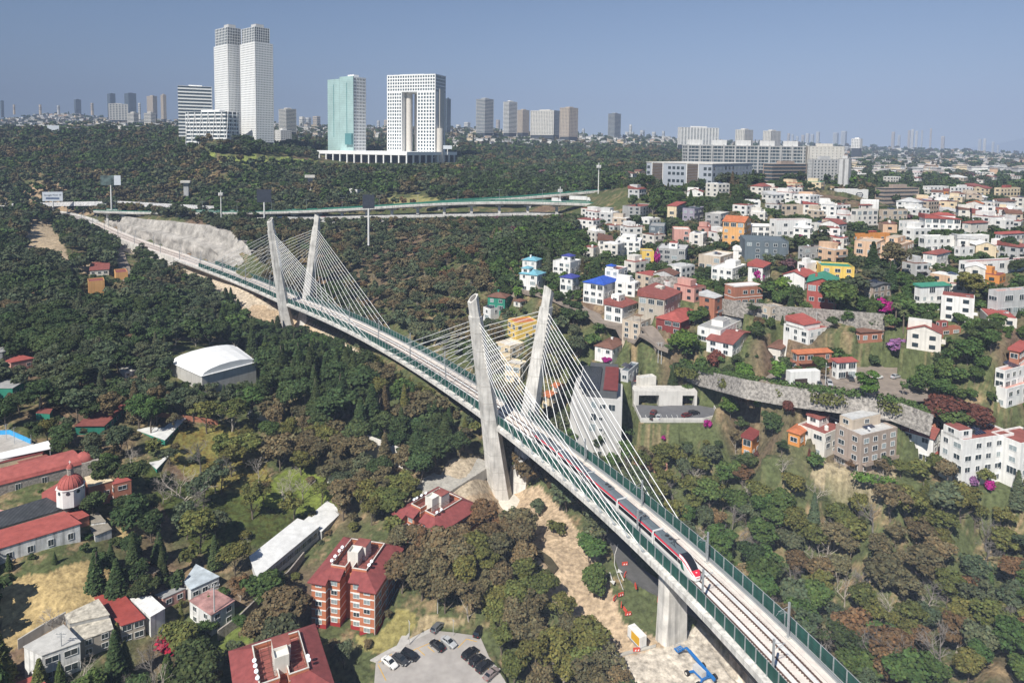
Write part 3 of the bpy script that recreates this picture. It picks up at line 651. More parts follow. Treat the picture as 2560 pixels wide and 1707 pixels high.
def frame(x0, x1, x2, yt, yb, a, d=None, w1=None, w2=None):
    O = np.array(hit(x1, yb)) if d is None else np.array(at(x1, yb, d))
    e1 = (-cos(a), sin(a)); e2 = (sin(a), cos(a)); ym = (yt + yb) / 2
    if w1 is None: w1 = abs(solve_w(O, e1, x0, ym))
    if w2 is None: w2 = abs(solve_w(O, e2, x2, ym))
    r = ray(x1, yt); zt = r[2] * O[1] / r[1]
    s_ = (O @ FWD) / F
    if x0 != x1: w1 = min(w1, abs(x1 - x0) * s_ / max(cos(a), .1) * 1.25 + 2)
    if x2 is not None and x2 != x1: w2 = min(w2, abs(x2 - x1) * s_ / max(sin(a), .1) * 1.25 + 2)
    w1 = min(max(w1, 2.5), 260); w2 = min(max(w2, 2.5), 260)
    return O, w1, w2, zt, atan2(cos(a), sin(a))
def pad_box(O, w1, w2, rz, z, mg=1.2):
    c, s = cos(rz), sin(rz)
    PADS.append(([(O[0] + c * x - s * y, O[1] + s * x + c * y) for x, y in ((-mg, -mg), (w2 + mg, -mg), (w2 + mg, w1 + mg), (-mg, w1 + mg))], z - .05))
def keep(x0, x1, yt, yb, d, f=.78): KEEP.append((min(x0, x1), max(x0, x1), yt, yt + (yb - yt) * f, d))
def roof_mesh(m, w2, w1, z, kind, mat, over=.45, rise=None, matw=None):
    rise = rise or min(w1, w2) * .22; a, b, c, d = -over, w2 + over, -over, w1 + over
    if kind == 'h':
        k = min(w1, w2) / 2
        r0, r1 = ((k, w1 / 2), (w2 - k, w1 / 2)) if w2 >= w1 else ((w2 / 2, k), (w2 / 2, w1 - k))
        vs = [(a, c, z), (b, c, z), (b, d, z), (a, d, z), (*r0, z + rise), (*r1, z + rise), (a, c, z - .18), (b, c, z - .18), (b, d, z - .18), (a, d, z - .18)]
        f = [(0, 1, 5, 4), (2, 3, 4, 5), (3, 0, 4), (1, 2, 5)] if w2 >= w1 else [(0, 1, 4), (2, 3, 5), (3, 0, 4, 5), (1, 2, 5, 4)]
        m.add(vs, f + [(6, 9, 8, 7), (0, 6, 7, 1), (1, 7, 8, 2), (2, 8, 9, 3), (3, 9, 6, 0)], mat)
    elif kind == 'g':   # ridge along local x (gable on the left face)
        h2 = w1 / 2
        m.add([(a, c, z), (b, c, z), (b, h2, z + rise), (a, h2, z + rise), (b, d, z), (a, d, z), (a, c, z - .2), (b, c, z - .2), (b, d, z - .2), (a, d, z - .2), (a, h2, z + rise - .25), (b, h2, z + rise - .25)],
              [(0, 1, 2, 3), (3, 2, 4, 5), (6, 10, 11, 7), (10, 9, 8, 11), (0, 6, 7, 1), (5, 4, 8, 9), (0, 3, 10, 6), (3, 5, 9, 10), (1, 7, 11, 2), (2, 11, 8, 4)], mat)
        m.add([(0, 0, z - .1), (0, w1, z - .1), (0, h2, z + rise - .3), (w2, 0, z - .1), (w2, w1, z - .1), (w2, h2, z + rise - .3)], [(0, 1, 2), (3, 5, 4)], matw or mat)
    elif kind == 'G':   # ridge along local y (gable on the right face)
        h2 = w2 / 2
        m.add([(a, c, z), (a, d, z), (h2, d, z + rise), (h2, c, z + rise), (b, d, z), (b, c, z), (a, c, z - .2), (a, d, z - .2), (b, d, z - .2), (b, c, z - .2), (h2, c, z + rise - .25), (h2, d, z + rise - .25)],
              [(0, 3, 2, 1), (3, 5, 4, 2), (6, 7, 11, 10), (10, 11, 8, 9), (0, 1, 7, 6), (5, 9, 8, 4), (0, 6, 10, 3), (3, 10, 9, 5), (1, 2, 11, 7), (2, 4, 8, 11)], mat)
        m.add([(0, 0, z - .1), (w2, 0, z - .1), (h2, 0, z + rise - .3), (0, w1, z - .1), (w2, w1, z - .1), (h2, w1, z + rise - .3)], [(0, 1, 2), (3, 5, 4)], matw or mat)
    elif kind == 's':   # falls towards the viewer (right face)
        m.add([(a, c, z), (b, c, z), (b, d, z + rise), (a, d, z + rise), (a, c, z - .2), (b, c, z - .2), (b, d, z - .2), (a, d, z - .2)],
              [(0, 1, 2, 3), (4, 7, 6, 5), (0, 4, 5, 1), (1, 5, 6, 2), (2, 6, 7, 3), (3, 7, 4, 0)], mat)
    elif kind == 'S':   # falls to the left face
        m.add([(a, c, z), (b, c, z + rise), (b, d, z + rise), (a, d, z), (a, c, z - .2), (b, c, z - .2), (b, d, z - .2), (a, d, z - .2)],
              [(0, 1, 2, 3), (4, 7, 6, 5), (0, 4, 5, 1), (1, 5, 6, 2), (2, 6, 7, 3), (3, 7, 4, 0)], mat)
    else:               # flat, inside a parapet
        m.box((.24, .24, z - .25), (w2 - .24, w1 - .24, z - .02), mat)
SOLAR = M('solar_panel', (.02, .028, .06), .2, .2, 3, spec=.7)
TANKB = M('black_water_tank', (.02, .02, .022), .5, .1); TANKW = M('white_water_tank', (.7, .68, .63), .5, .1)
_tk = {}
def item(kind, t, x, y, z, s=1.0, mat=None):
    k = (kind, mat.name if mat else '')
    if k not in _tk:
        m = MB()
        if kind in ('tank', 'wtank'):
            T = TANKB if kind == 'tank' else TANKW
            m.lathe((0, 0, 0), [(.62, 0), (.65, .2), (.62, .3), (.65, .6), (.65, 1.15), (.45, 1.4), (.2, 1.45), (.2, 1.55)], T, 12); nm = 'water_tank'
        elif kind == 'dish':
            m.lathe((0, 0, 0), [(.05, 0), (.3, .05), (.42, .15), (.46, .2)], M('satellite_dish', (.75, .8, .84), .5, .05), 12)
            m2 = m; m2.v = [(x_, -.5 * z_ - y_ * .8, 1.0 + z_ * .8 + -y_ * .6) for x_, y_, z_ in m2.v]; m.tube((0, 0, 0), (0, 0, .95), .03, .03, STEEL, 4); nm = 'satellite_dish'
        elif kind == 'chim':
            m.box((-.4, -.4, -.5), (.4, .4, 1.5), mat or wall('white')); m.box((-.5, -.5, 1.5), (.5, .5, 1.62), mat or wall('white')); nm = 'chimney'
        elif kind == 'sky': m.box((-.6, -.6, 0), (.6, .6, .3), wall('lightgrey')); m.box((-.52, -.52, .3), (.52, .52, .34), GLASSL); nm = 'skylight'
        elif kind == 'solar':
            for i in range(4):
                for j in range(2):
                    x0 = i * 1.05; y0 = j * 1.7; m.add([(x0, y0, .25 + y0 * .22), (x0 + 1, y0, .25 + y0 * .22), (x0 + 1, y0 + 1.62, .25 + (y0 + 1.62) * .22), (x0, y0 + 1.62, .25 + (y0 + 1.62) * .22)], [(0, 1, 2, 3)], SOLAR)
                m.bar((i * 1.05, 0, .2), (i * 1.05, 3.3, .93), .06, .06, STEEL)
            m.bar((4, 3.2, 0), (4, 3.2, .9), .06, .06, STEEL); m.bar((0, 3.2, 0), (0, 3.2, .9), .06, .06, STEEL); nm = 'solar_panel'
        elif kind == 'ac': m.box((-.6, -.45, 0), (.6, .45, .8), wall('lightgrey')); m.lathe((0, 0, .8), [(.35, 0), (.35, .05), (.05, .06)], TANKB, 8); nm = 'air_conditioner'
        _tk[k] = (m.mesh(nm), nm)
    me, nm = _tk[k]; o = link(nm, me, t, loc=(x, y, z)); o.scale = (s, s, s); return o
def house(x0, x1, x2, yt, yb, a=20, wl='white', rf='f', rc='roofred', label='', d=None, w1=None, w2=None, fl=None, up=None, ex='', name='house', cat='house', near=True, group=None, win=True, L=True, Rr=True, kf=.5, ws=1.0):
    O, w1, w2, zt, rz = frame(x0, x1, x2, yt, yb, rad(a), d, w1, w2); g = O[2]; h = max(2.2, zt - g)
    t = thing(name, label, cat, (O[0], O[1], g), rz, group); dd = O @ FWD; r = random.Random(int(x0 * 7 + yt)); bot = -16.0
    pad_box(O, w1, w2, rz, g)
    W = wall(wl); wm = MB(); fl = fl or max(1, int(round(h / 3.0))); fh = h / fl
    if rf == 'f':
        p = .55; th = .24
        wm.box((0, 0, bot), (w2, w1, h - p), W)
        for q in (((0, 0), (w2, th)), ((0, w1 - th), (w2, w1)), ((0, th), (th, w1 - th)), ((w2 - th, th), (w2, w1 - th))): wm.box((*q[0], h - p), (*q[1], h), W)
    else: wm.box((0, 0, bot), (w2, w1, h - .1), W)
    wo_ = wm.build('wall', t, fix=False)
    m = MB(); roof_mesh(m, w2, w1, h if rf != 'f' else h - .5 + .02, rf, roofm(rc), matw=W); ro = m.build('roof', t)
    wins = []
    def face(along, fixed, which, z0, hh, nf, dens=1.0):
        fhh = hh / nf
        for f in range(nf):
            n = max(1, int(along / (3.3 if near else 4.2) * dens)); big = r.random() < .28
            for i in range(n):
                if r.random() < .13: continue
                w = min(along / n * .75, (2.6 if big else r.choice((1.1, 1.5, 1.9)))) * ws; hh2 = min(fhh * .62, 1.9 if big else 1.35); z = z0 + f * fhh + (fhh - hh2) * .45
                p = along * (i + .5) / n; st = r.choice('ggdc') if near else 'd'
                if st == 'd' and near: st = 'g'
                wins.append((p, fixed, z, round(w * 5) / 5, round(hh2 * 5) / 5, 0, st) if which == 'R' else (fixed, p, z, round(w * 5) / 5, round(hh2 * 5) / 5, -pi / 2, st))
    if win:
        if L: face(w1, -.03, 'L', 0, h - (.5 if rf == 'f' else 0), fl)
        if Rr: face(w2, -.03, 'R', 0, h - (.5 if rf == 'f' else 0), fl)
    if up:       # upper block: (fx0, fx1, fy0, fy1, height, roof, colour)
        ups = up if isinstance(up, list) else [up]
        for u in ups:
            ux0, ux1, uy0, uy1, uh = u[:5]; urf = u[5] if len(u) > 5 else 'f'; urc = u[6] if len(u) > 6 else rc; uw = wall(u[7]) if len(u) > 7 else W
            X0, X1, Y0, Y1 = ux0 * w2, ux1 * w2, uy0 * w1, uy1 * w1
            b = MB(); b.box((X0, Y0, h - .6), (X1, Y1, h + uh), uw)
            ub = b.build('upper_storey', t, fix=False)
            q = MB(); roof_mesh(q, X1 - X0, Y1 - Y0, h + uh + (.3 if urf == 'f' else .05), urf, roofm(urc), over=.3, matw=uw); q.v = [(x + X0, y + Y0, z) for x, y, z in q.v]; q.build('roof', ub)
            if uh > 1.8 and near:
                wins += [((X0 + X1) / 2, Y0 - .03, h + uh * .3, min(1.8, (X1 - X0) * .5), 1.2, 0, 'g'), (X0 - .03, (Y0 + Y1) / 2, h + uh * .3, min(1.8, (Y1 - Y0) * .5), 1.2, -pi / 2, 'g')]
    add_windows(t, wins, near)
    zt_ = h - .5 if rf == 'f' else h + min(w1, w2) * .1
    for e in ex.split():
        fx, fy = r.uniform(.15, .8), r.uniform(.2, .8)
        if e == 'tank': item('tank', ro, fx * w2, fy * w1, zt_)
        elif e == 'wtank': item('wtank', ro, fx * w2, fy * w1, zt_)
        elif e == 'dish': item('dish', ro, fx * w2, .2 * w1, zt_)
        elif e == 'chim': item('chim', ro, fx * w2, fy * w1, zt_, mat=W)
        elif e == 'sky': item('sky', ro, fx * w2, fy * w1, zt_)
        elif e == 'ac': item('ac', ro, fx * w2, fy * w1, zt_)
        elif e == 'solar': item('solar', ro, max(.3, w2 * .5 - 2), w1 * .35, zt_)
        elif e == 'balc':
            b = MB(); z = fh; b.box((.5, -1.4, z - .15), (w2 - .5, 0, z), W); b.box((.5, -1.4, z), (w2 - .5, -1.3, z + .9), W)
            b.box((-1.4, .5, z - .15), (0, w1 - .5, z), W); b.box((-1.4, .5, z), (-1.3, w1 - .5, z + .9), W); b.build('balcony', t, fix=False)
        elif e == 'band':
            b = MB()
            for f in range(1, fl + 1): b.box((-.12, -.12, f * fh - .3), (w2 + .12, w1 + .12, f * fh - .08), wall('white')); 
            b.build('cornice_band', t, fix=False)
        elif e == 'awn': b = MB(); b.box((.5, -1.6, fh * .9), (w2 * .8, 0, fh * .9 + .15), roofm('red')); b.build('awning', t, fix=False)
        elif e == 'door': b = MB(); b.box((w2 * .4, -.06, 0), (w2 * .4 + 1.1, 0, 2.2), M('door_wood', (.16, .07, .03), .6)); b.build('door', t, fix=False)
        elif e == 'garage': b = MB(); b.box((w2 * .15, -.06, 0), (w2 * .15 + 4.5, 0, 2.4), M('garage_door', (.07, .05, .045), .6, wave=(3, 'Z', .3))); b.build('garage_door', t, fix=False)
        elif e == 'perg':
            b = MB(); 
            for i in range(6): b.box((w2 * .1 + i * .6, w1 * .1, h + 1.9), (w2 * .1 + i * .6 + .12, w1 * .5, h + 2.02), M('pergola_wood', (.2, .12, .07)))
            for q in ((.1, .1), (.1, .5)): b.box((w2 * q[0], w1 * q[1], h - .5), (w2 * q[0] + .12, w1 * q[1] + .12, h + 1.9), MATS['pergola_wood'])
            b.build('pergola', t, fix=False)
    keep(x0, x2 if x2 else x1 + 10, yt, yb, dd, kf)
    return t, w1, w2, h
def shade(name, label, cat, pts, k, base, wl, rc, nwin=(), rise=0, posts=False, over=.25, vault=0, drop=12, tilt=None, keepit=.8, wstyle=(1.3, 1.2), floors=1, rmat=None):
    """building traced by its roof corners (photo pixels); corner k stands above the ground pixel base"""
    G = np.array(hit(*base)); r = ray(*pts[k]); zr = r[2] * G[1] / r[1]; P = []
    for i, (px, py) in enumerate(pts):
        z = zr + (tilt[i] if tilt else 0); P.append(atz(px, py, z))
    c = np.mean(np.array(P), 0); t = thing(name, label, cat, (c[0], c[1], G[2])); h = zr - G[2]
    Q = [(p[0] - c[0], p[1] - c[1], p[2] - G[2]) for p in P]; n = len(Q)
    ar = sum(Q[i][0] * Q[(i + 1) % n][1] - Q[(i + 1) % n][0] * Q[i][1] for i in range(n))
    m = MB()
    if posts:
        for q in Q: m.box((q[0] * .95 - .1, q[1] * .95 - .1, -2), (q[0] * .95 + .1, q[1] * .95 + .1, q[2]), STEEL)
        m.build('post', t, kind='stuff')
    else:
        m.loft([[(x, y, -drop) for x, y, z in Q], [(x, y, z - .05) for x, y, z in Q]], wall(wl) if isinstance(wl, str) else wl); m.build('wall', t)
    m = MB(); s = 1 + over / 6
    rm = rmat or roofm(rc)
    m.loft([[(x * s, y * s, z - .05) for x, y, z in Q], [(x * s, y * s, z + .12) for x, y, z in Q]], rm)
    if vault and n == 4:
        a, b, c2, d2 = [Vector(q) for q in Q]; secs = []
        for i in range(9):
            th = pi * i / 8; f = (1 - cos(th)) / 2; secs.append([tuple(a.lerp(d2, f) + Vector((0, 0, .1 + vault * sin(th)))), tuple(b.lerp(c2, f) + Vector((0, 0, .1 + vault * sin(th))))])
        fs = MB(); vs = [v for s_ in secs for v in s_]
        m.add(vs, [(2 * i, 2 * i + 1, 2 * i + 3, 2 * i + 2) for i in range(8)] + [tuple(2 * i for i in range(9)), tuple(2 * i + 1 for i in range(8, -1, -1))], rm)
    ro = m.build('roof', t); wins = []
    for e, cnt in nwin:
        p, q = Q[e], Q[(e + 1) % n]; L = math.hypot(q[0] - p[0], q[1] - p[1]); dx, dy = (q[0] - p[0]) / L, (q[1] - p[1]) / L
        nx, ny = (dy, -dx) if ar > 0 else (-dy, dx); ang = atan2(nx, -ny)
        for f in range(floors):
            for i in range(cnt):
                s_ = L * (i + .5) / cnt; wins.append((p[0] + dx * s_ + nx * .03, p[1] + dy * s_ + ny * .03, h * (f + .32) / floors, wstyle[0], min(wstyle[1], h / floors * .6), ang, 'g'))
    add_windows(t, wins)
    xs = [p[0] for p in pts]; ys = [p[1] for p in pts]; keep(min(xs), max(xs), min(ys), max(ys) + 8, G @ FWD, keepit)
    return t, ro, Q, zr
def lattice(mb, wins, face, w, z0, z1, nx, nz, pw, ph, mat, dep=.5, st='t', off=(0, 0), skip=None):
    """white grid of piers and spandrels in front of recessed panes"""
    cw = (w - pw) / nx; ch = (z1 - z0 - ph) / nz
    def bx(a0, a1, c0, c1, d0=0., d1=None):
        d1 = dep if d1 is None else d1
        if face == 'R': mb.box((off[0] + a0, off[1] + d0, c0), (off[0] + a1, off[1] + d1, c1), mat)
        else: mb.box((off[0] + d0, off[1] + a0, c0), (off[0] + d1, off[1] + a1, c1), mat)
    for i in range(nx + 1): bx(i * cw, i * cw + pw, z0, z1)
    for j in range(nz + 1): bx(0, w, z0 + j * ch, z0 + j * ch + ph, .04)
    for i in range(nx):
        for j in range(nz):
            if skip and skip(i, j): continue
            p = i * cw + pw + (cw - pw) / 2; z = z0 + j * ch + ph; W_, H_ = cw - pw, ch - ph
            if face == 'R': wins.append((off[0] + p, off[1] + dep - .08, z, W_, H_, 0, st))
            else: wins.append((off[0] + dep - .08, off[1] + p, z, W_, H_, -pi / 2, st))
# ================================================================ hillside houses (photo pixels; x0, corner, x1, top, base, angle)
H = house
HS = [
 ((1556,1600,1642,517,546,35),dict(wl='grey',rf='f',rc='roofred',ex='tank',label='brown roofed grey house with turquoise pool cover below the highway trees')),
 ((1668,1690,1720,515,562,30),dict(wl='cream',rf='S',rc='red',label='narrow cream house with sloping red roof left of the lavender house')),
 ((1706,1735,1768,522,564,35),dict(wl='lavender',rf='f',rc='slate',ex='solar',label='lavender grey house with solar panels beside the narrow cream house')),
 ((1762,1800,1832,535,588,35),dict(wl='grey',rf='f',rc='offwhite',ex='balc',label='bare grey concrete house behind the orange and cream house')),
 ((1622,1660,1676,566,602,15),dict(wl='slate',rf='f',rc='grey',label='low slate grey house on the slope above the brown roofed townhouse')),
 ((1684,1725,1732,574,616,10),dict(wl='pink',rf='f',rc='offwhite',label='dusty pink house with strip window above the yellow house')),
 ((1495,1530,1538,601,638,8),dict(wl='offwhite',rf='s',rc='brownroof',ex='band',label='white townhouse with brown roof strips beside magenta bougainvillea')),
 ((1538,1600,1614,604,640,15),dict(wl='white',rf='f',rc='white',up=(.1,.7,.2,.8,2.2),ex='tank',label='white flat roofed house right of the brown roofed townhouse')),
 ((1604,1634,1640,628,666,5),dict(wl='yellow',rf='f',rc='grey',win=True,label='bright yellow walled house beside a magenta bougainvillea column')),
 ((1641,1712,1734,624,664,20),dict(wl='grey',rf='f',rc='lightgrey',ex='tank',up=(.2,.5,.3,.6,2.4,'f','red','white'),label='pale grey villa with white rooftop cube right of the yellow house')),
 ((1806,1858,1890,556,634,30),dict(wl='lightorange',rf='G',rc='tile',up=None,ex='balc',label='tall cream and orange house with gabled roof above dark green trees')),
 ((1862,1925,1932,566,606,5),dict(wl='white',rf='S',rc='white',label='white house with slanted roof wall beside the large four storey house')),
 ((1862,1970,1994,604,652,12),dict(wl='slate',rf='f',rc='slate',label='long slate blue house below the slanted white wall')),
 ((1306,1340,1354,652,682,25),dict(wl='white',rf='h',rc='tealroof',ex='chim',label='small white house with teal hipped roof, upper of the two teal ones')),
 ((1299,1342,1363,688,730,30),dict(wl='white',rf='h',rc='tealroof',ex='chim',up=(.1,.6,.5,.95,2.5,'h','tealroof'),label='white house with bell shaped teal roof directly behind the near pylon leg')),
 ((1382,1425,1453,656,694,35),dict(wl='white',rf='f',rc='white',up=(.15,.6,.1,.6,2.6,'h','royal'),label='white house with navy mansard roof beside a yellow green bush')),
 ((1400,1430,1450,696,746,35),dict(wl='white',rf='h',rc='royal',label='narrow white house with navy roof below the mansard house')),
 ((1512,1545,1568,674,726,35),dict(wl='white',rf='f',rc='roofred',up=(.0,.35,.4,.9,1.2,'h','blueroof'),label='white three storey house with small blue roof cap')),
 ((1458,1508,1548,712,764,38),dict(wl='white',rf='h',rc='blueroof',label='white house with bright royal blue hipped roof')),
 ((1746,1800,1846,642,678,40),dict(wl='beige',rf='f',rc='offwhite',ex='solar awn',label='beige house with solar panels and red canopy above the white arched house')),
 ((1778,1830,1872,672,706,40),dict(wl='white',rf='f',rc='white',up=(.5,.9,.2,.7,1.8),label='white house with round corner and flat terraces above the brick house')),
 ((1870,1905,1936,668,708,35),dict(wl='white',rf='s',rc='red',label='white house with red roof beside purple bougainvillea')),
 ((1811,1835,1906,716,770,70),dict(wl='brick',rf='f',rc='roofred',fl=2,ex='band',label='unplastered brick and concrete house with roof garden on the retaining wall')),
 ((1511,1555,1592,768,810,40),dict(wl='white',rf='s',rc='roofred',up=(.35,.75,.5,.95,3.4,'f','white'),label='white house with red skirt roof and tall white cube')),
 ((1596,1660,1706,748,792,35),dict(wl='stone',rf='s',rc='roofred',fl=2,up=(.6,.8,.5,.8,2.2,'f','offwhite'),label='beige stone villa with red roof and arched terraces')),
 ((1555,1600,1642,806,852,38),dict(wl='beige',rf='f',rc='stone',ex='perg',label='weathered beige terrace house with open pergola by the road')),
 ((1640,1700,1760,805,838,40),dict(wl='darkred',rf='h',rc='red',ex='chim',label='low house with broad bright red hipped roof')),
 ((1743,1800,1868,826,862,40),dict(wl='white',rf='f',rc='grey',up=(.3,.6,.2,.7,1.8),label='long white modern house with grey terraces above the red autumn tree')),
 ((1766,1830,1896,860,892,40),dict(wl='white',rf='G',rc='roofred',ex='chim',label='white house with red tiled ridges in front of the long modern house')),
 ((1487,1530,1568,872,910,35),dict(wl='white',rf='h',rc='brownroof',ex='chim',label='white cottage with tan tiled roof and white chimney above the grey block')),
 ((1954,1962,2010,512,552,75),dict(wl='beige',rf='f',rc='red',fl=3,ex='balc',label='three storey beige house with balconies and red roof')),
 ((1923,1940,2028,550,612,75),dict(wl='white',rf='f',rc='roofred',fl=3,ws=1.2,label='large white three storey house with wide teal windows')),
 ((2029,2036,2082,557,584,75),dict(wl='white',rf='f',rc='slate',ex='solar',label='low white house with long solar panel row')),
 ((2127,2140,2194,524,577,70),dict(wl='offwhite',rf='f',rc='roofred',ex='balc',up=(.3,.8,.3,.8,2.2,'s','roofred'),label='off white stepped house with rooftop glass room')),
 ((2199,2205,2268,524,562,75),dict(wl='beige',rf='f',rc='roofred',ex='solar',label='beige row house with three bays behind the brown hipped roof')),
 ((2195,2215,2245,560,580,55),dict(wl='taupe',rf='h',rc='brownroof',ex='chim',label='small taupe bungalow with brown hipped roof')),
 ((2247,2258,2312,552,584,72),dict(wl='white',rf='f',rc='roofred',ex='tank',label='white two storey house left of the glass fronted villa')),
 ((2312,2400,2420,548,588,14),dict(wl='white',rf='s',rc='red',ex='balc',up=(.3,.9,.1,.7,1.6,'h','red'),label='glass fronted white villa with red hipped roof')),
 ((2405,2425,2470,558,592,65),dict(wl='offwhite',rf='h',rc='roofred',ex='dish',label='beige house with low red roof right of the glass fronted villa')),
 ((2040,2048,2070,579,614,60),dict(wl='orange',rf='f',rc='tile',label='narrow orange house half hidden behind a tall eucalyptus')),
 ((2134,2145,2226,585,606,75),dict(wl='orange',rf='f',rc='roofred',up=(.4,.6,.3,.8,1.0,'h','red'),label='long orange house with maroon roofs and pointed red turret')),
 ((2135,2190,2230,606,655,40),dict(wl='peach',rf='f',rc='beige',label='peach walled mansion behind the two tall eucalyptus trees')),
 ((2200,2250,2308,612,665,45),dict(wl='peach',rf='f',rc='beige',up=(.2,.8,.3,.9,2.2),label='peach wing with flat roofs right of the tall eucalyptus')),
 ((2296,2312,2472,590,632,78),dict(wl='white',rf='f',rc='white',fl=2,label='very long blank white house with planted roof edge')),
 ((2307,2340,2389,636,672,52),dict(wl='white',rf='h',rc='roofred',ex='chim',label='white house with broad red hip roofs left of the white tower')),
 ((2388,2398,2436,618,652,70),dict(wl='white',rf='f',rc='roofred',ex='tank',label='white tower house with roof terrace and black water tank')),
 ((2396,2420,2600,655,700,72),dict(wl='white',rf='f',rc='roofred',fl=2,ex='tank',label='long white colonial house with arched brick arcade')),
 ((1995,2010,2068,618,660,70),dict(wl='grey',rf='f',rc='roofred',ex='tank dish',label='grey house with red terrace and satellite dishes')),
 ((1993,2015,2052,658,694,60),dict(wl='white',rf='f',rc='white',up=(.1,.4,.2,.7,1.6),label='white cubic house left of the yellow house')),
 ((2052,2135,2154,668,700,14),dict(wl='yellow',rf='f',rc='greenroof',label='pale yellow house with green roof and red side wall')),
 ((1958,2010,2046,692,726,42),dict(wl='white',rf='g',rc='red',ex='chim',label='white house with big red pitched roof left of the red house')),
 ((2017,2090,2125,712,766,28),dict(wl='red',rf='g',rc='greenroof',fl=2,ex='chim',label='dark red house with green pitched roof and white framed windows')),
 ((2160,2182,2228,716,748,60),dict(wl='taupe',rf='G',rc='darkgrey',ex='solar',label='brown shingled house with steep dark gable and solar panels')),
 ((2285,2300,2374,716,778,75),dict(wl='white',rf='s',rc='greenroof',fl=3,ex='balc',label='white three storey house with bright green roof')),
 ((2469,2492,2600,728,794,72),dict(wl='lightgrey',rf='f',rc='pink',ws=1.5,fl=2,ex='ac ac',label='modern white house with tall dark glazing at the right edge')),
 ((1958,2020,2120,826,862,62),dict(wl='white',rf='f',rc='red',up=(.0,.4,.2,.9,1.5,'s','red'),ex='wtank wtank dish',label='white house with red roof, two cream tanks and slanted glass wall')),
 ((2138,2150,2245,830,858,76),dict(wl='brick',rf='s',rc='brownroof',ex='chim',label='low brick house with long brown tiled roof')),
 ((2342,2352,2402,822,838,70),dict(wl='brick',rf='f',rc='roofred',up=(.0,.4,.2,.8,2.2,'f','roofred','red'),label='low brick roof with a square red chimney block')),
 ((1900,1925,1957,768,802,60),dict(wl='beige',rf='f',rc='grey',label='beige garage block with white slab roof beside the artificial lawn')),
 ((2488,2502,2562,585,622,68),dict(wl='lightgrey',rf='s',rc='red',label='grey house with teal glazing and red roof at the right edge')),
 ((2411,2430,2482,514,537,60),dict(wl='stone',rf='G',rc='brownroof',ex='solar',label='stone coloured house with low brown gable roof below the yellow house')),
 ((2484,2510,2556,504,530,60),dict(wl='white',rf='s',rc='brownroof',label='white house with brown roof and corner balcony near the right edge')),
 ((2329,2340,2371,480,502,70),dict(wl='orange',rf='f',rc='offwhite',label='salmon orange house beside the row of white terraces')),
 ((2307,2325,2372,466,484,70),dict(wl='white',rf='f',rc='offwhite',label='left house of the white terrace row behind the salmon orange house')),
 ((2374,2385,2432,468,500,70),dict(wl='white',rf='f',rc='offwhite',up=(.3,.7,.2,.8,1.6),label='white and cream stepped house right of the salmon orange house')),
 ((2485,2500,2557,470,500,65),dict(wl='cream',rf='f',rc='roofred',up=(.3,.6,.2,.8,1.8,'f','red','red'),label='cream house with a maroon rooftop block near the right edge')),
 ((2522,2545,2600,878,930,50),dict(wl='brick',rf='s',rc='red',label='ochre and brick house with red roof at the right edge')),
 ((2487,2510,2600,926,972,62),dict(wl='white',rf='f',rc='pink',ex='solar',label='white house with solar panels on a pink terrace at the right edge')),
 ((2490,2515,2600,972,1020,62),dict(wl='white',rf='f',rc='pink',ex='chim',label='white house with round porthole chimney below the solar panel house')),
 ((1920,1950,1984,872,904,40),dict(wl='offwhite',rf='h',rc='brownroof',label='white house with dull brown tiled roof left of the orange tiled house')),
 ((1982,1992,2078,884,928,78),dict(wl='brick',rf='s',rc='tile',fl=2,ex='balc',label='house with bright orange clay tile roof above a round green tree')),
 ((2085,2092,2141,905,948,78),dict(wl='white',rf='s',rc='red',fl=2,ex='garage',label='modern white house with steep bright red roof and red garage')),
 ((1966,1975,2050,930,966,80),dict(wl='white',rf='f',rc='white',ex='garage',fl=1,win=False,label='long low white garage wall with dark doors along the street')),
 ((1855,1878,1900,1098,1145,40),dict(wl='orange',rf='s',rc='darkred',fl=2,label='small orange house with dark red roof among the trees')),
 ((1970,1998,2022,1085,1118,45),dict(wl='orange',rf='h',rc='tile',label='orange house with terracotta roof left of the red roofed house')),
 ((2018,2060,2126,1085,1145,55),dict(w1=9,wl='offwhite',rf='f',rc='roofred',up=(.3,.7,.5,.95,2.2,'s','roofred','white'),ex='wtank wtank dish',label='house with red flat roof and blue patterned glass balcony')),
 ((2122,2150,2240,1088,1185,66),dict(w1=9,wl='taupe',rf='f',rc='lightgrey',fl=4,up=(.1,.9,.5,1.,2.4,'f','lightgrey','beige'),ex='solar balc dish',label='grey beige concrete house with arched metal roof and solar arrays')),
 ((2250,2330,2394,1096,1160,48),dict(w2=9,wl='white',rf='G',rc='roofred',up=(.55,1.,.1,.5,2.2,'f','brick','brick'),ex='awn chim',label='white and cream house with red gable roof and red awning')),
 ((2392,2402,2530,1100,1218,74),dict(w1=9,wl='white',rf='f',rc='roofred',fl=4,ws=1.2,up=(.0,.25,.2,.9,2.0,'f','roofred'),ex='tank solar chim',label='tall white house with four window rows and purple bougainvillea below')),
 ((2530,2545,2620,1108,1225,70),dict(w1=9,wl='white',rf='f',rc='roofred',fl=4,label='white house cut by the right edge beside the tall white house')),
 ((1219,1262,1276,745,780,20),dict(wl='green',rf='h',rc='brownroof',ex='chim',label='dark green house with maroon hipped roof behind the left near pylon leg')),
 ((1208,1226,1252,772,812,48),dict(wl='white',rf='f',rc='roofred',ex='solar',label='narrow white house with green side wall and rooftop panel')),
 ((1284,1300,1315,754,768,40),dict(wl='offwhite',rf='h',rc='brownroof',label='low house with dark maroon roof beside the curving road')),
 ((1269,1290,1345,808,850,66),dict(wl='yellow',rf='f',rc='tile',label='mustard yellow house with blue door seen between the pylon legs')),
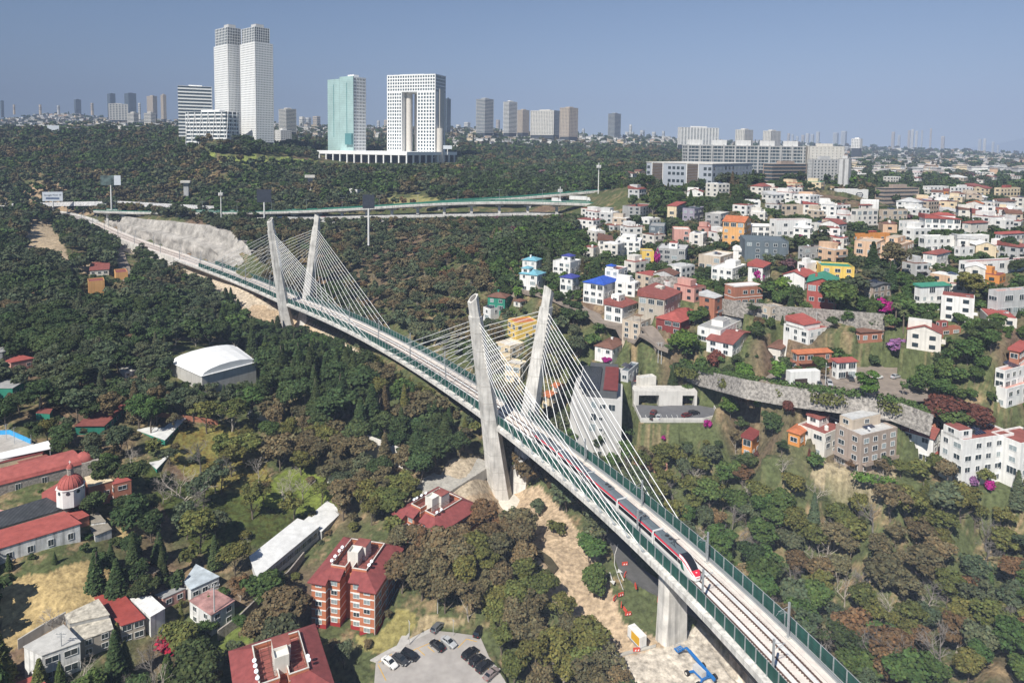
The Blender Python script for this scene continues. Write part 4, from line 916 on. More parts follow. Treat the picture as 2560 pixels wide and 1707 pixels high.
 ((1240,1275,1310,865,905,45),dict(wl='cream',rf='f',rc='offwhite',label='white plaster house with torn canvas roof behind the stay cables')),
 ((1262,1300,1318,912,960,30),dict(wl='cream',rf='f',rc='offwhite',fl=2,label='cream stepped house partly hidden by the right near pylon leg')),
 ((1355,1372,1398,992,1025,45),dict(wl='cream',rf='G',rc='tile',label='cream cottage with orange roof left of the grey block, nearer one')),
 ((1380,1398,1416,970,1000,45),dict(wl='cream',rf='G',rc='tile',label='cream cottage with orange roof left of the grey block, farther one')),
 ((205,222,262,704,745,55),dict(wl='lightorange',rf='f',rc='roofred',fl=2,win=False,label='salmon walled museum block with flat red roof among dark trees')),
 ((268,290,320,682,700,55),dict(wl='lightorange',rf='f',rc='roofred',win=False,label='upper salmon cube of the museum beside the access road')),
 ((200,225,272,676,690,60),dict(wl='offwhite',rf='s',rc='roofred',win=True,fl=1,label='long glazed pavilion with sloping maroon roof behind the salmon block')),
]
for a, k in HS:
    k = dict(k); x0, x1, x2, yt, yb, an = a
    t, w1, w2, h = H(x0, x1, x2, yt, yb, an, near=yb > 560, **k)
    LAND.append((None, (x0 + x2) / 2, (yt + yb) / 2))
# ---------------------------------------------------------------- buildings traced by their roofs (left and foreground)
GS = M('corrugated_white_roof', (.72, .72, .7), .6, .18, .4, wave=(1.1, 'X', .2))
GR = M('corrugated_red_roof', (.36, .075, .06), .6, .25, .5, wave=(1.6, 'Y', .3))
GD = M('dark_bitumen_roof', (.055, .06, .065), .7, .4, .5, wave=(.35, 'X', .35))
PATCH = M('patched_tin_roof', (.5, .46, .38), .8, .5, .9, wave=(1.2, 'X', .25))
ASB = M('asbestos_roof', (.3, .27, .22), .9, .3, .5, wave=(1.4, 'X', .3))
STONEW = M('rubble_stone_wall', (.30, .27, .235), .95, .45, 1.6, bump=.12, bscale=2.2)
WHW = M('flaking_white_wall', (.68, .68, .66), .9, .2, .5, streak=.5)
S = shade
S('school_building', 'teal green school block with large dark red sloping roof', 'school building', [(188,1064),(259,1009),(321,1009),(261,1064)], 3, (262,1084), 'green', 'roofred', nwin=((2,5),), tilt=[1.5,1.5,0,0])
S('shed', 'white corrugated metal hall with teal walls beside the grassy slope', 'shed', [(345,1075),(377,1042),(467,1042),(412,1099)], 3, (412,1113), 'green', '', rmat=GS, nwin=((2,4),))
S('shed', 'small white roofed shed behind the leafless tree below the hall', 'shed', [(373,1156),(403,1137),(425,1137),(392,1172)], 3, (393,1183), 'green', '', rmat=GS)
S('school_building', 'green walled block with flat grey roof at the left edge', 'school building', [(-40,947),(68,948),(31,970),(-40,970)], 2, (33,999), 'green', 'grey', nwin=((1,3),))
S('school_building', 'low teal pavilion with small dark red pyramid roof', 'pavilion', [(90,1032),(104,1018),(131,1022),(124,1034)], 3, (124,1054), 'green', 'roofred')
S('house', 'grey rendered house at the left edge above the pink house', 'house', [(-60,874),(72,860),(6,880),(-60,888)], 2, (5,914), 'grey', 'grey', nwin=((1,3),))
S('house', 'small pinkish red house with cream water tank by the left edge', 'house', [(14,902),(49,887),(86,895),(27,907)], 3, (28,930), 'pink', 'red', nwin=((2,2),))
S('sports_hall', 'large hall with white curved roof half hidden by trees', 'hall', [(427,905),(505,940),(640,905),(590,868)], 1, (508,985), 'concrete', '', rmat=M('white_membrane_roof', (.76, .76, .74), .6, .08), vault=3.0, nwin=())
S('shed', 'white plastered hut with flat roof left of the large hall', 'hut', [(297,920),(322,914),(342,924),(312,932)], 3, (312,946), 'white', 'offwhite', nwin=((2,2),))
t, ro, Q, zr = S('party_tent', 'long white party tent beside the concrete ball court', 'tent', [(-40,1143),(118,1103),(129,1121),(8,1146)], 2, (129,1141), 'white', '', rmat=M('tent_fabric', (.8, .8, .79), .7, .03), posts=True, rise=1)
S('annex', 'low annex with red flat roof between the tent and the church', 'annex', [(39,1148),(105,1130),(128,1145),(54,1163)], 3, (54,1172), 'cream', 'roofred')
S('annex', 'narrow maroon roofed strip building along the white tent', 'annex', [(-40,1153),(100,1127),(106,1132),(-40,1168)], 3, (-40,1178), 'cream', 'darkred')
# church ------------------------------------------------------------
ch, ro, Q, zr = S('church', 'old stone church with long red barrel vault and two red domes', 'church', [(-60,1227),(205,1160),(176,1133),(-60,1194)], 1, (205,1192), STONEW, '', rmat=M('red_vault_plaster', (.36, .10, .085), .85, .2, .5, streak=.15), vault=2.3, nwin=((0,4),), wstyle=(1.2, 1.8))
REDP = MATS['red_vault_plaster']; cl = Vector(ch.location)
def dome(px, py, r, hh, drum, lant, ribs=0):
    X, Y, Z = atz(px, py, zr + .1); x, y, z = X - cl.x, Y - cl.y, Z - cl.z
    if drum:
        m = MB(); m.lathe((x, y, z - 3.4), [(r * 1.12, 0), (r * 1.12, drum + 3.2), (r * 1.2, drum + 3.25), (r * 1.2, drum + 3.4)], wall('white'), 8); dr = m.build('drum', ch)
        for i in range(8):
            th = 2 * pi * (i + .5) / 8; m = MB(); m.lathe((0, 0, 0), [(.0, -.02), (.55, -.02), (.55, .06), (0, .06)], GLASS, 10); m.v = [(a, c, b) for a, b, c in m.v]
            link('window', m.mesh('round_window'), dr, loc=(x + r * 1.05 * cos(th), y + r * 1.05 * sin(th), z + drum * .45), rz=th + pi / 2)
    z0 = z + (drum or 0); m = MB(); m.lathe((x, y, z0), [(r * cos(t_), hh * sin(t_)) for t_ in np.linspace(0, 1.5, 9)], REDP, 24); d_ = m.build('dome', ch, smooth=True)
    if ribs:
        m = MB()
        for i in range(16):
            th = 2 * pi * i / 16; pts = [(x + (r + .03) * cos(t_) * cos(th), y + (r + .03) * cos(t_) * sin(th), z0 + (hh + .03) * sin(t_)) for t_ in np.linspace(0, 1.4, 7)]; m.path(pts, .1, REDP, 4)
        m.build('dome_rib', d_, kind='stuff', fix=False)
    if lant:
        m = MB(); m.lathe((x, y, z0 + hh - .2), [(.8, 0), (.8, 2.0), (1.0, 2.05), (1.0, 2.2)], STONEW, 8); m.lathe((x, y, z0 + hh + 2.0), [(.95, 0), (.8, .5), (.45, .95), (.1, 1.15)], REDP, 12)
        m.bar((x, y, z0 + hh + 3.1), (x, y, z0 + hh + 4.2), .12, .12, wall('white')); m.bar((x - .35, y, z0 + hh + 3.8), (x + .35, y, z0 + hh + 3.8), .1, .1, wall('white')); m.build('lantern', ch)
    else:
        m = MB(); m.lathe((x, y, z0 + hh - .1), [(.3, 0), (.35, .3), (.1, .5), (.06, .9)], REDP, 8); m.build('finial', ch)
m = MB()
P = [atz(*q, zr) for q in ((205,1161),(252,1153),(236,1141),(183,1146))]; m.loft([[(p[0] - cl.x, p[1] - cl.y, -6) for p in P], [(p[0] - cl.x, p[1] - cl.y, zr - cl.z + .3) for p in P]], STONEW); m.build('transept', ch)
dome(212, 1148, 2.9, 2.7, 0, False); dome(177, 1228, 3.2, 3.3, 1.9, True, 1)
m = MB(); P = [atz(*q, zr - 1.5) for q in ((104,1232),(148,1206),(200,1198),(215,1222),(160,1246))]; m.loft([[(p[0] - cl.x, p[1] - cl.y, -6) for p in P], [(p[0] - cl.x, p[1] - cl.y, zr - cl.z - 1.4) for p in P]], REDP); m.build('chapel_roof', ch)
S('annex', 'flat cream roofed block between the church and the brick house', 'annex', [(212,1193),(251,1182),(281,1201),(221,1217)], 3, (222,1262), 'brick', 'cream', nwin=((2,2),))
S('house', 'square brick house with red roof terrace beside the church', 'house', [(281,1204),(303,1187),(328,1200),(283,1211)], 3, (285,1262), 'brick', 'red', nwin=((2,1),(3,1)), floors=2, wstyle=(2.2, 1.2))
S('annex', 'old roof strip of faded red plaster below the stone church wall', 'annex', [(-60,1276),(107,1229),(155,1233),(-60,1296)], 3, (-60,1310), 'stone', 'pink')
S('shed', 'long lean to with dark grey bitumen sheet roof', 'shed', [(-60,1298),(159,1231),(177,1266),(-60,1337)], 2, (178,1284), 'stone', '', rmat=GD, tilt=[1.6,1.6,0,0])
S('hacienda_building', 'long flaking white building with flat red roof at the left edge', 'old building', [(-60,1343),(157,1280),(200,1309),(-60,1389)], 2, (201,1354), WHW, 'red', nwin=((2,5),), wstyle=(1.2, 1.7))
S('annex', 'small brick annex with red roof right of the white building', 'annex', [(168,1281),(188,1266),(223,1288),(192,1300)], 3, (193,1320), 'brick', 'red')
S('shed', 'shed with beige fibre cement roof right of the white building', 'shed', [(226,1314),(266,1305),(279,1322),(238,1339)], 3, (238,1356), WHW, '', rmat=ASB)
S('shed', 'small shed with grey fibre cement roof behind the beige roofed shed', 'shed', [(226,1287),(246,1282),(264,1303),(228,1308)], 3, (228,1320), WHW, '', rmat=ASB)
S('shack', 'shack with patched cream and rust tin roof', 'shack', [(163,1536),(245,1498),(272,1536),(175,1558)], 3, (180,1600), 'grey', '', rmat=PATCH, tilt=[.6,.6,0,0])
S('shack', 'shack with white patched tin roof in front of the red corrugated roof', 'shack', [(170,1562),(272,1541),(282,1572),(200,1602)], 3, (203,1648), 'stone', '', rmat=PATCH, nwin=((2,2),), floors=2)
S('house', 'two storey house with large red corrugated roof', 'house', [(237,1495),(297,1473),(362,1544),(302,1563)], 2, (366,1592), 'stone', '', rmat=GR, nwin=((2,2),), floors=2, wstyle=(1.8, 1.3))
S('house', 'pale house with white painted roof slab right of the red corrugated roof', 'house', [(327,1497),(378,1490),(412,1520),(376,1541)], 2, (420,1574), WHW, 'white')
S('house', 'pink walled brick house with a white ladder', 'house', [(387,1487),(436,1468),(463,1471),(408,1496)], 3, (410,1522), 'pink', 'grey', nwin=((2,2),))
S('house', 'house with light blue and white sheet roof, uppermost of the row', 'house', [(460,1454),(490,1411),(547,1441),(477,1473)], 2, (543,1470), WHW, '', rmat=M('pale_blue_sheet_roof', (.5, .56, .6), .6, .3, .4, wave=(1, 'X', .2)), nwin=((2,3),))
S('house', 'two storey white house with grey and red patched roof', 'house', [(474,1501),(531,1471),(586,1501),(528,1537)], 3, (530,1588), WHW, '', rmat=M('patched_red_grey_roof', (.36, .2, .18), .7, .6, .35), nwin=((2,2),(3,2)), floors=2)
S('house', 'white walled house with wide barred window and painted mural', 'house', [(60,1616),(158,1562),(200,1604),(105,1638)], 2, (205,1675), WHW, 'concrete', nwin=((2,2),), floors=2, wstyle=(2.4, 1.3))
LW = S('workshop_hall', 'long low white roofed hall with dark window bays', 'hall', [(626,1390),(742,1298),(797,1316),(645,1441)], 2, (797,1347), 'lightgrey', '', rmat=GS, nwin=((2,9),), wstyle=(3.2, 1.6))
S('workshop_hall', 'shorter white roofed hall behind the long low hall', 'hall', [(762,1300),(820,1252),(871,1263),(804,1328)], 3, (805,1348), 'lightgrey', '', rmat=GS)
S('house', 'low red hip roof at the bottom left corner', 'house', [(20,1716),(92,1686),(122,1716),(60,1745)], 3, (60,1800), 'brick', 'red')
# ---------------------------------------------------------------- red brick apartment blocks
BRK = M('orange_brick', (.46, .17, .09), .9, .14, 1.2, bump=.01); BAND = wall('white'); MAR = M('maroon_roof_felt', (.24, .062, .058), .9, .22, .5, streak=.15); MARB = M('dark_red_base', (.30, .03, .03), .8, .1)
WB = wall('offwhite')
def brick_block(label, cx, cy, z0, rz, hgt=12.4, nf=5):
    t = thing('brick_apartment_block', label, 'apartment building', (cx, cy, z0), rz, 'red roofed brick apartment blocks'); fh = hgt / nf
    m = MB(); bn = MB(); bs = MB(); wins = []; PADS.append(([(cx + cos(rz) * x - sin(rz) * y, cy + sin(rz) * x + cos(rz) * y) for x, y in ((-10.5, -11), (10.5, -11), (10.5, 11), (-10.5, 11))], z0 - .05))
    vol = [(-8.7, -4.7, -9.5, 9.5), (-4.7, -1.5, -8.0, 8.0), (1.5, 4.7, -8.0, 8.0), (4.7, 8.7, -9.5, 9.5), (-1.5, 1.5, -4.5, 4.5)]
    for x0, x1, y0, y1 in vol:
        m.box((x0, y0, -4), (x1, y1, hgt), BRK)
        if abs(x0) > 1.6 or abs(x1) > 1.6:
            for f in range(1, nf): bn.box((x0 - .05, y0 - .06, f * fh - .18), (x1 + .05, y1 + .06, f * fh + .14), BAND)
            bs.box((x0 - .04, y0 - .04, -2), (x1 + .04, y1 + .04, 1.1), MARB)
    # notch on the long sides
    for f in range(nf):
        for xc, y in ((-6.7, -9.5), (-3.1, -8.0), (3.1, -8.0), (6.7, -9.5)): wins.append((xc, y - .03, f * fh + 1.15, 1.6, 1.1, 0, 'c' if (f + int(xc)) % 4 else 'g'))
        for yc in (-6, -1.5, 3, 7): wins.append((8.73, yc, f * fh + 1.15, 1.2, 1.1, pi / 2, 'g')); wins.append((-8.73, yc, f * fh + 1.15, 1.2, 1.1, -pi / 2, 'g'))
    w_ = m.build('wall', t, fix=False); bn.build('white_band', w_, fix=False); bs.build('painted_base', w_, fix=False)
    wins = [q for q in wins if not (abs(q[0]) > 8.7 and q[1] == 7)]; add_windows(t, wins)
    # skirt roofs: sloped strips round a raised terrace
    ro = MB(); ix, iy, up = 5.0, 6.0, 2.1
    def strip(a, b, c, d): ro.add([a, b, c, d, (a[0], a[1], a[2] - .25), (b[0], b[1], b[2] - .25), (c[0], c[1], c[2] - .25), (d[0], d[1], d[2] - .25)], [(0, 1, 2, 3), (7, 6, 5, 4), (0, 4, 5, 1), (1, 5, 6, 2), (2, 6, 7, 3), (3, 7, 4, 0)], MAR)
    o = .8; Z = hgt; ZU = hgt + up
    strip((-9.5, -10.3, Z), (-4.3, -10.3, Z), (-4.3, -iy, ZU), (-ix, -iy, ZU)); strip((-4.3, -8.8, Z + .7), (-1.1, -8.8, Z + .7), (-1.1, -iy, ZU - .05), (-4.3, -iy, ZU - .05))
    strip((1.1, -8.8, Z + .7), (4.3, -8.8, Z + .7), (4.3, -iy, ZU - .05), (1.1, -iy, ZU - .05)); strip((4.3, -10.3, Z), (9.5, -10.3, Z), (ix, -iy, ZU), (4.3, -iy, ZU))
    strip((9.5, -10.3, Z), (9.5, -1.0, Z), (ix, -1.0, ZU), (ix, -iy, ZU)); strip((9.5, -1, Z), (9.5, 10.3, Z), (ix, iy, ZU), (ix, -1, ZU))
    strip((-9.5, 10.3, Z), (-9.5, -10.3, Z), (-ix, -iy, ZU), (-ix, iy, ZU)); strip((9.5, 10.3, Z), (-9.5, 10.3, Z), (-ix, iy, ZU), (ix, iy, ZU))
    ro.build('skirt_roof', t)
    te = MB(); te.box((-ix, -iy, hgt), (-.9, iy, ZU - .9), BRK); te.box((.9, -iy, hgt), (ix, iy, ZU - .9), BRK); te.box((-.9, -iy + 2.6, hgt), (.9, iy, ZU - .9), BRK)
    te.box((-ix + .2, -iy + .2, ZU - .88), (-.9, iy - .2, ZU - .8), roofm('roofred')); te.box((.9, -iy + .2, ZU - .88), (ix - .2, iy - .2, ZU - .8), roofm('roofred'))
    for x0, x1, y0, y1 in ((-ix, -.9, -iy, -iy + .2), (.9, ix, -iy, -iy + .2), (-ix, ix, iy - .2, iy), (-ix, -ix + .2, -iy + .2, iy - .2), (ix - .2, ix, -iy + .2, iy - .2), (-1.1, -.9, -iy + .2, -iy + 2.6), (.9, 1.1, -iy + .2, -iy + 2.6)):
        te.box((x0, y0, ZU - .9), (x1, y1, ZU + .5), BRK); te.box((x0 - .03, y0 - .03, ZU + .5), (x1 + .03, y1 + .03, ZU + .66), WB); te.box((x0 - .02, y0 - .02, ZU - .95), (x1 + .02, y1 + .02, ZU - .75), WB)
    te.build('roof_terrace', t, fix=False)
    bk = MB(); bk.box((-1.6, -3.4, ZU - .9), (1.4, -.4, ZU + 2.4), WB); bk.box((-1.3, -3.1, ZU + 2.4), (1.1, -.7, ZU + 2.42), TANKW)
    for x0, x1, y0, y1 in ((-1.6, 1.4, -3.4, -3.25), (-1.6, 1.4, -.55, -.4), (-1.6, -1.45, -3.25, -.55), (1.25, 1.4, -3.25, -.55)): bk.box((x0, y0, ZU + 2.4), (x1, y1, ZU + 3.1), WB)
    bk.box((-1.3, -.38, ZU - .9), (2.2, 3.2, ZU + 2.8), WB); bk.box((-1.35, -.3, ZU + 2.8), (2.25, 3.25, ZU + 2.95), roofm('roofred')); bk.build('stair_tower', t, fix=False)
    fr = MB()
    for sx in (-1, 1):
        for i in range(9):
            y = -iy + .8 + i * 1.3; fr.bar((sx * 1.6, y, ZU + .9), (sx * 4.7, y, ZU + .9), .05, .05, RAILM); fr.bar((sx * 4.6, y, ZU - .8), (sx * 4.6, y, ZU + .9), .05, .05, RAILM); fr.bar((sx * 1.8, y, ZU - .8), (sx * 1.8, y, ZU + .9), .05, .05, RAILM)
        fr.bar((sx * 4.6, -5.6, ZU + .9), (sx * 4.6, 5.6, ZU + .9), .05, .05, RAILM); fr.bar((sx * 1.8, -5.6, ZU + .9), (sx * 1.8, 5.6, ZU + .9), .05, .05, RAILM)
    fr.build('clothes_cage', t, fix=False, kind='stuff')
    r = random.Random(int(cx * 10))
    for i in range(6):
        sd = -1 if i < 4 else 1; item('dish', t, sd * (ix + .15), -iy + 1 + (i % 4) * 1.9 + r.uniform(-.5, .5), ZU + .2, .95)
    g = MB(); g.tube((8.9, -9.7, -1), (8.9, -9.7, hgt), .12, .12, wall('lightgrey'), 6); g.build('drain_pipe', t)
    return t
Oc = at(936, 1593, 168); a = rad(12); c0 = (Oc[0] - cos(a) * 8.7 + sin(a) * 9.5, Oc[1] + sin(a) * 8.7 + cos(a) * 9.5)
brick_block('tall orange brick apartment block with maroon skirt roofs beside the white roofed hall', c0[0], c0[1], Oc[2], -a)
keep(762, 960, 1325, 1595, 195, .97)
P0 = atz(700, 1655, Oc[2] + 13.2); brick_block('nearest brick apartment block cut off by the bottom edge', P0[0], P0[1], Oc[2] - .5, rad(28)); keep(570, 950, 1560, 1707, 150, 1)
P0 = atz(1092, 1275, -110.8); brick_block('brick apartment block below the near pylon, mostly hidden by trees', P0[0], P0[1], -123, rad(-38)); keep(1000, 1192, 1235, 1310, P0[1], .9)
# ---------------------------------------------------------------- grey block of flats and its walled car deck
GREYW = M('smooth_grey_render', (.52, .51, .49), .8, .07, .2, streak=.1); PALEC = M('pale_board_concrete', (.58, .56, .52), .85, .1, .3, streak=.2)
O, w1, w2, zt, rz = frame(1440, 1552, 1584, 1000, 1136, rad(10), 232)
gt = thing('grey_apartment_block', 'grey rendered apartment block with rooftop solar panels and vertical window rows', 'apartment building', (O[0], O[1], O[2]), rz); h = zt - O[2]
m = MB(); m.box((0, 0, -6), (w2, w1, h), GREYW); m.box((.5, w1 + .01, 1), (w2 - .5, w1 + 2.2, h - 3), GREYW); m.build('wall', gt, fix=False)
wins = []
for p, zz, w, hh in ((.62, .87, 1.7, 2.2), (.42, .87, 1.9, 1.5), (.22, .84, 2.2, 2.2), (.62, .64, 1.9, 2.4), (.46, .65, 1.2, 1.0), (.64, .44, 2.1, 2.6), (.46, .45, 1.2, .9), (.46, .24, 1.3, .9), (.46, .03, 1.3, .9)):
    wins.append((-.03, w1 * p, h * zz - 1, w, hh, -pi / 2, 'c' if w in (1.7, 2.1) else 'g'))
for f in range(6):
    for q in (.12, .3, .5, .75): wins.append((w2 * q, -.03, h * (f + .3) / 6.2, 1.6, 1.7, 0, 'g'))
add_windows(gt, wins)
m = MB(); m.box((.6, w1 * .12, h), (w2 * .9, w1 * .8, h + 2.6), wall('darkgrey')); m.build('penthouse', gt, fix=False)
m = MB(); m.add([(.3, w1 * .5, h + 3.0), (w2 * .7, w1 * .5, h + 3.4), (w2 * .7, w1 * .95, h + 3.4), (.3, w1 * .95, h + 3.0), (.3, w1 * .5, h + 2.8), (w2 * .7, w1 * .5, h + 3.2), (w2 * .7, w1 * .95, h + 3.2), (.3, w1 * .95, h + 2.8)], [(0, 1, 2, 3), (7, 6, 5, 4), (0, 4, 5, 1), (1, 5, 6, 2), (2, 6, 7, 3), (3, 7, 4, 0)], M('solar_field', (.03, .035, .045), .25, .2, 1, wave=(1, 'X', .4)))
m.build('solar_panel', gt)
m = MB(); m.box((.5, w1 * .1, h + 2.9), (w2 * .75, w1 * .42, h + 3.1), M('red_louvre_roof', (.24, .055, .05), .6, .2, .5, wave=(1.2, 'X', .5))); m.build('louvre_roof', gt, fix=False)
keep(1440, 1585, 940, 1136, 225, .9)
# car deck
ZL = hit(1650, 1025)[2]; ZL = atz(1680, 1030, -94)[2]
cdk = thing('car_deck', 'walled concrete car deck with curved ramp beside the grey apartment block', 'parking deck', atz(1680, 1030, ZL)); L0 = Vector(cdk.location)
def LP(px, py, z=None): p = atz(px, py, ZL if z is None else z); return (p[0] - L0.x, p[1] - L0.y)
slab = [LP(1583,1010), LP(1602,1052), LP(1700,1052), LP(1760,1052), LP(1782,1046), LP(1793,1035), LP(1785,1020), LP(1740,1012), LP(1700,1012), LP(1650,1015)]
m = MB(); m.loft([[(x, y, -14) for x, y in slab], [(x, y, 0) for x, y in slab]], PALEC); m.build('retaining_wall', cdk)
m = MB(); m.loft([[(x * .985, y * .985, .004) for x, y in slab], [(x * .985, y * .985, .05) for x, y in slab]], M('deck_asphalt', (.13, .13, .135), .9, .15)); m.build('parking_surface', cdk)
m = MB()
pr = [LP(1583,1010), LP(1602,1052), LP(1700,1052), LP(1760,1052), LP(1782,1046), LP(1793,1035), LP(1785,1020)]
for p, q in zip(pr, pr[1:]): m.bar((*p, .5), (*q, .5), .3, 1.1, PALEC)
m.build('parapet', cdk)
m = MB()
for i in range(9):
    f = i / 8; p = LP(1605 + 105 * f, 1050); q = LP(1600 + 105 * f, 1037); m.bar((*p, .06), (*q, .06), .12, .02, wall('white'))
m.build('bay_marking', cdk)
bw = thing('carport_building', 'long pale concrete carport wall with two dark openings behind the car deck', 'carport', atz(1660, 1018, ZL)); bz = Vector(bw.location)
p = Vector(atz(1584, 1013, ZL)) - bz; q = Vector(atz(1742, 1014, ZL)) - bz; hh = 5.4; dv = (q - p).normalized(); nv = Vector((-dv.y, dv.x, 0)); Lw = (q - p).length; m = MB()
def seg(a, b, z0, z1, th=6): 
    A = p + dv * a * Lw; B = p + dv * b * Lw; m.add([(*A.xy, z0), (*B.xy, z0), (*(B + nv * th).xy, z0), (*(A + nv * th).xy, z0), (*A.xy, z1), (*B.xy, z1), (*(B + nv * th).xy, z1), (*(A + nv * th).xy, z1)], [(0, 3, 2, 1), (4, 5, 6, 7), (0, 1, 5, 4), (1, 2, 6, 5), (2, 3, 7, 6), (3, 0, 4, 7)], PALEC)
seg(0, 1, hh - 1.6, hh); seg(0, .08, -1, hh - 1.6); seg(.40, .77, -1, hh - 1.6); seg(.96, 1, -1, hh - 1.6)
m.build('wall', bw, fix=False); m = MB(); seg(.08, .40, -1, hh - 1.62, 5.8) if False else None
A = p + dv * .05 * Lw + nv * 5.5; B = p + dv * .98 * Lw + nv * 5.5; m.bar((*A.xy, 1.4), (*B.xy, 1.4), .2, 4.6, wall('darkgrey')); m.build('rear_wall', bw)
keep(1583, 1800, 975, 1095, 232, .95)
for i, (c_, kw) in enumerate([((1552,1570,1596,928,956,30), dict(wl='lightgrey', rf='f', rc='slate', ex='solar', label='grey modern villa with glass roof behind the apartment block')),
        ((1590,1600,1640,945,990,70), dict(wl='offwhite', rf='f', rc='lightgrey', win=False, label='blank cream annex wall right of the dark rooftop rooms')),
        ((1572,1582,1600,955,985,60), dict(wl='darkgrey', rf='f', rc='red', label='dark cube with red roof next to the solar panels'))]):
    H(*c_, d=246 + i * 2, **kw)
# ================================================================ large distant buildings
TW = M('tower_white_frame', (.82, .82, .80), .7, .04, .05); CORE = M('tower_core_dark', (.05, .06, .07), .5, .1)
def tower(x0, x1, x2, yt, yb, a, d, nx, ny, nz, label, mat=TW, pw=.35, ph=.35, cat='tower', name='tower_block', crown=0, glass='t', bands=False, roofbox=True, w1=None, w2=None):
    O, w1, w2, zt, rz = frame(x0, x1, x2, yt, yb, rad(a), d, w1, w2); h = zt - O[2]; t = thing(name, label, cat, tuple(O), rz); m = MB(); wins = []
    m.box((.6, .6, -35), (w2 - .6, w1 - .6, h - .3), CORE); cb = m.build('core', t, fix=False)
    m = MB(); m.box((0, 0, h - .4), (w2, w1, h), mat)
    m.box((0, w1 - .55, -6), (w2, w1, h), mat); m.box((w2 - .55, 0, -6), (w2, w1 - .55, h), mat)
    if bands:
        fh = h / nz
        for f in range(nz): m.box((0, 0, f * fh), (w2 - .55, w1 - .55, f * fh + fh * ph), mat); 
        for f in range(nz):
            for i in range(ny): wins.append((.52, w1 * (i + .5) / ny, f * fh + fh * ph, w1 / ny * .92, fh * (1 - ph), -pi / 2, glass))
            for i in range(nx): wins.append((w2 * (i + .5) / nx, .52, f * fh + fh * ph, w2 / nx * .92, fh * (1 - ph), 0, glass))
    else:
        lattice(m, wins, 'L', w1, 0, h, ny, nz, w1 / ny * pw, h / nz * ph, mat, st=glass); lattice(m, wins, 'R', w2, 0, h, nx, nz, w2 / nx * pw, h / nz * ph, mat, st=glass)
    fr = m.build('facade_frame', t, fix=False); add_windows(t, wins, False)
    if roofbox: m = MB(); m.box((w2 * .3, w1 * .25, h), (w2 * .7, w1 * .7, h + max(2.5, h * .035)), mat); m.build('plant_room', t, fix=False)
    keep(x0, x2, yt, yb, d, .84); return t, w1, w2, h
# twin towers
for x0, x1, x2, yt, yb, ux0, ux2, uy, d, lb in ((529, 573.5, 612, 111, 353, 535, 601, 68, 905, 'left hand white twin tower, the slimmer one, with square windows'), (596, 641, 684, 105, 356, 602, 672, 67, 880, 'right hand white twin tower, the nearer and broader one, with square windows')):
    t, w1, w2, h = tower(x0, x1, x2, yt, yb, 42, d, 11, 11, 42, lb, pw=.50, ph=.48, roofbox=False)
    hu = h * (yt - uy) / (yb - yt); b = MB(); wi = []; W1, W2 = w1 * .88, w2 * .82
    b.box((.6, .6, h), (W2 - .6, W1 - .6, h + hu - .3), CORE); b.box((.2, .2, h + hu - .4), (W2, W1, h + hu), TW)
    lattice(b, wi, 'L', W1, h, h + hu, 8, 6, W1 / 8 * .2, hu / 6 * .14, TW); lattice(b, wi, 'R', W2, h, h + hu, 8, 6, W2 / 8 * .2, hu / 6 * .14, TW)
    b.box((W2 * .25, W1 * .2, h + hu), (W2 * .8, W1 * .55, h + hu + 5), wall('lightgrey')); up_ = b.build('upper_block', t, fix=False); add_windows(up_, wi, False)
# arch shaped building
O, w1, w2, zt, rz = frame(967.5, 1088, 1114, 185, 396, rad(20), 920); h = zt - O[2]
t = thing('arch_tower', 'white square windowed tower shaped like a giant arch with tall central opening', 'tower', tuple(O), rz)
oh = h * (1 - (230 - 187) / (396 - 187)); y1, y2 = w1 * .375, w1 * .69
m = MB(); wins = []
for a0, a1, z0, n in ((0, y1, 0, 6), (y2, w1, 0, 6)):
    m.box((.6, a0 + .3, -6), (w2 - .3, a1 - .3, oh), CORE); lattice(m, wins, 'L', a1 - a0, 0, oh, n, 19, (a1 - a0) / n * .36, oh / 19 * .36, TW, off=(0, a0), st='t')
    m.box((.5, a0, -6), (w2, a0 + .3, oh), TW); m.box((.5, a1 - .3, -6), (w2, a1, oh), TW)
m.box((.6, .3, oh), (w2 - .3, w1 - .3, h - .3), CORE); m.box((0, 0, h - .4), (w2, w1, h), TW); m.box((.5, y1, oh - .6), (w2, y2, oh), TW); m.box((w2 - .4, 0, -6), (w2, w1 * .36, h), TW)
lattice(m, wins, 'L', w1, oh, h, 19, 5, w1 / 19 * .36, (h - oh) / 5 * .36, TW)
lattice(m, wins, 'R', w2, 0, h, 9, 24, w2 / 9 * .36, h / 24 * .36, TW); m.box((w2 * .3, w1 * .3, h), (w2 * .7, w1 * .8, h + 1.5), TW)
m.build('facade_frame', t, fix=False); add_windows(t, wins, False)
cm = M('pale_column_plaster', (.62, .58, .52), .8, .06)
m = MB(); m.lathe((w2 * .35, y2 - 5.5, 0), [(4.0, -6), (4.0, oh)], cm, 20); m.build('round_column', t, smooth=False)
m = MB(); m.lathe((w2 * .8, y2 - 9, 0), [(2.5, -6), (2.5, oh)], cm, 16); m.build('round_column', t)
m = MB(); m.lathe((w2 * .25, -3, 0), [(5.2, -6), (5.2, h * .36)], cm, 20); m.build('round_column', t)
m = MB(); m.box((w2 * .28, -2.4, 0), (w2 * .72, -.02, h * .83), cm); m.build('side_shaft', t, fix=False)
keep(967, 1114, 185, 378, 920, .92)
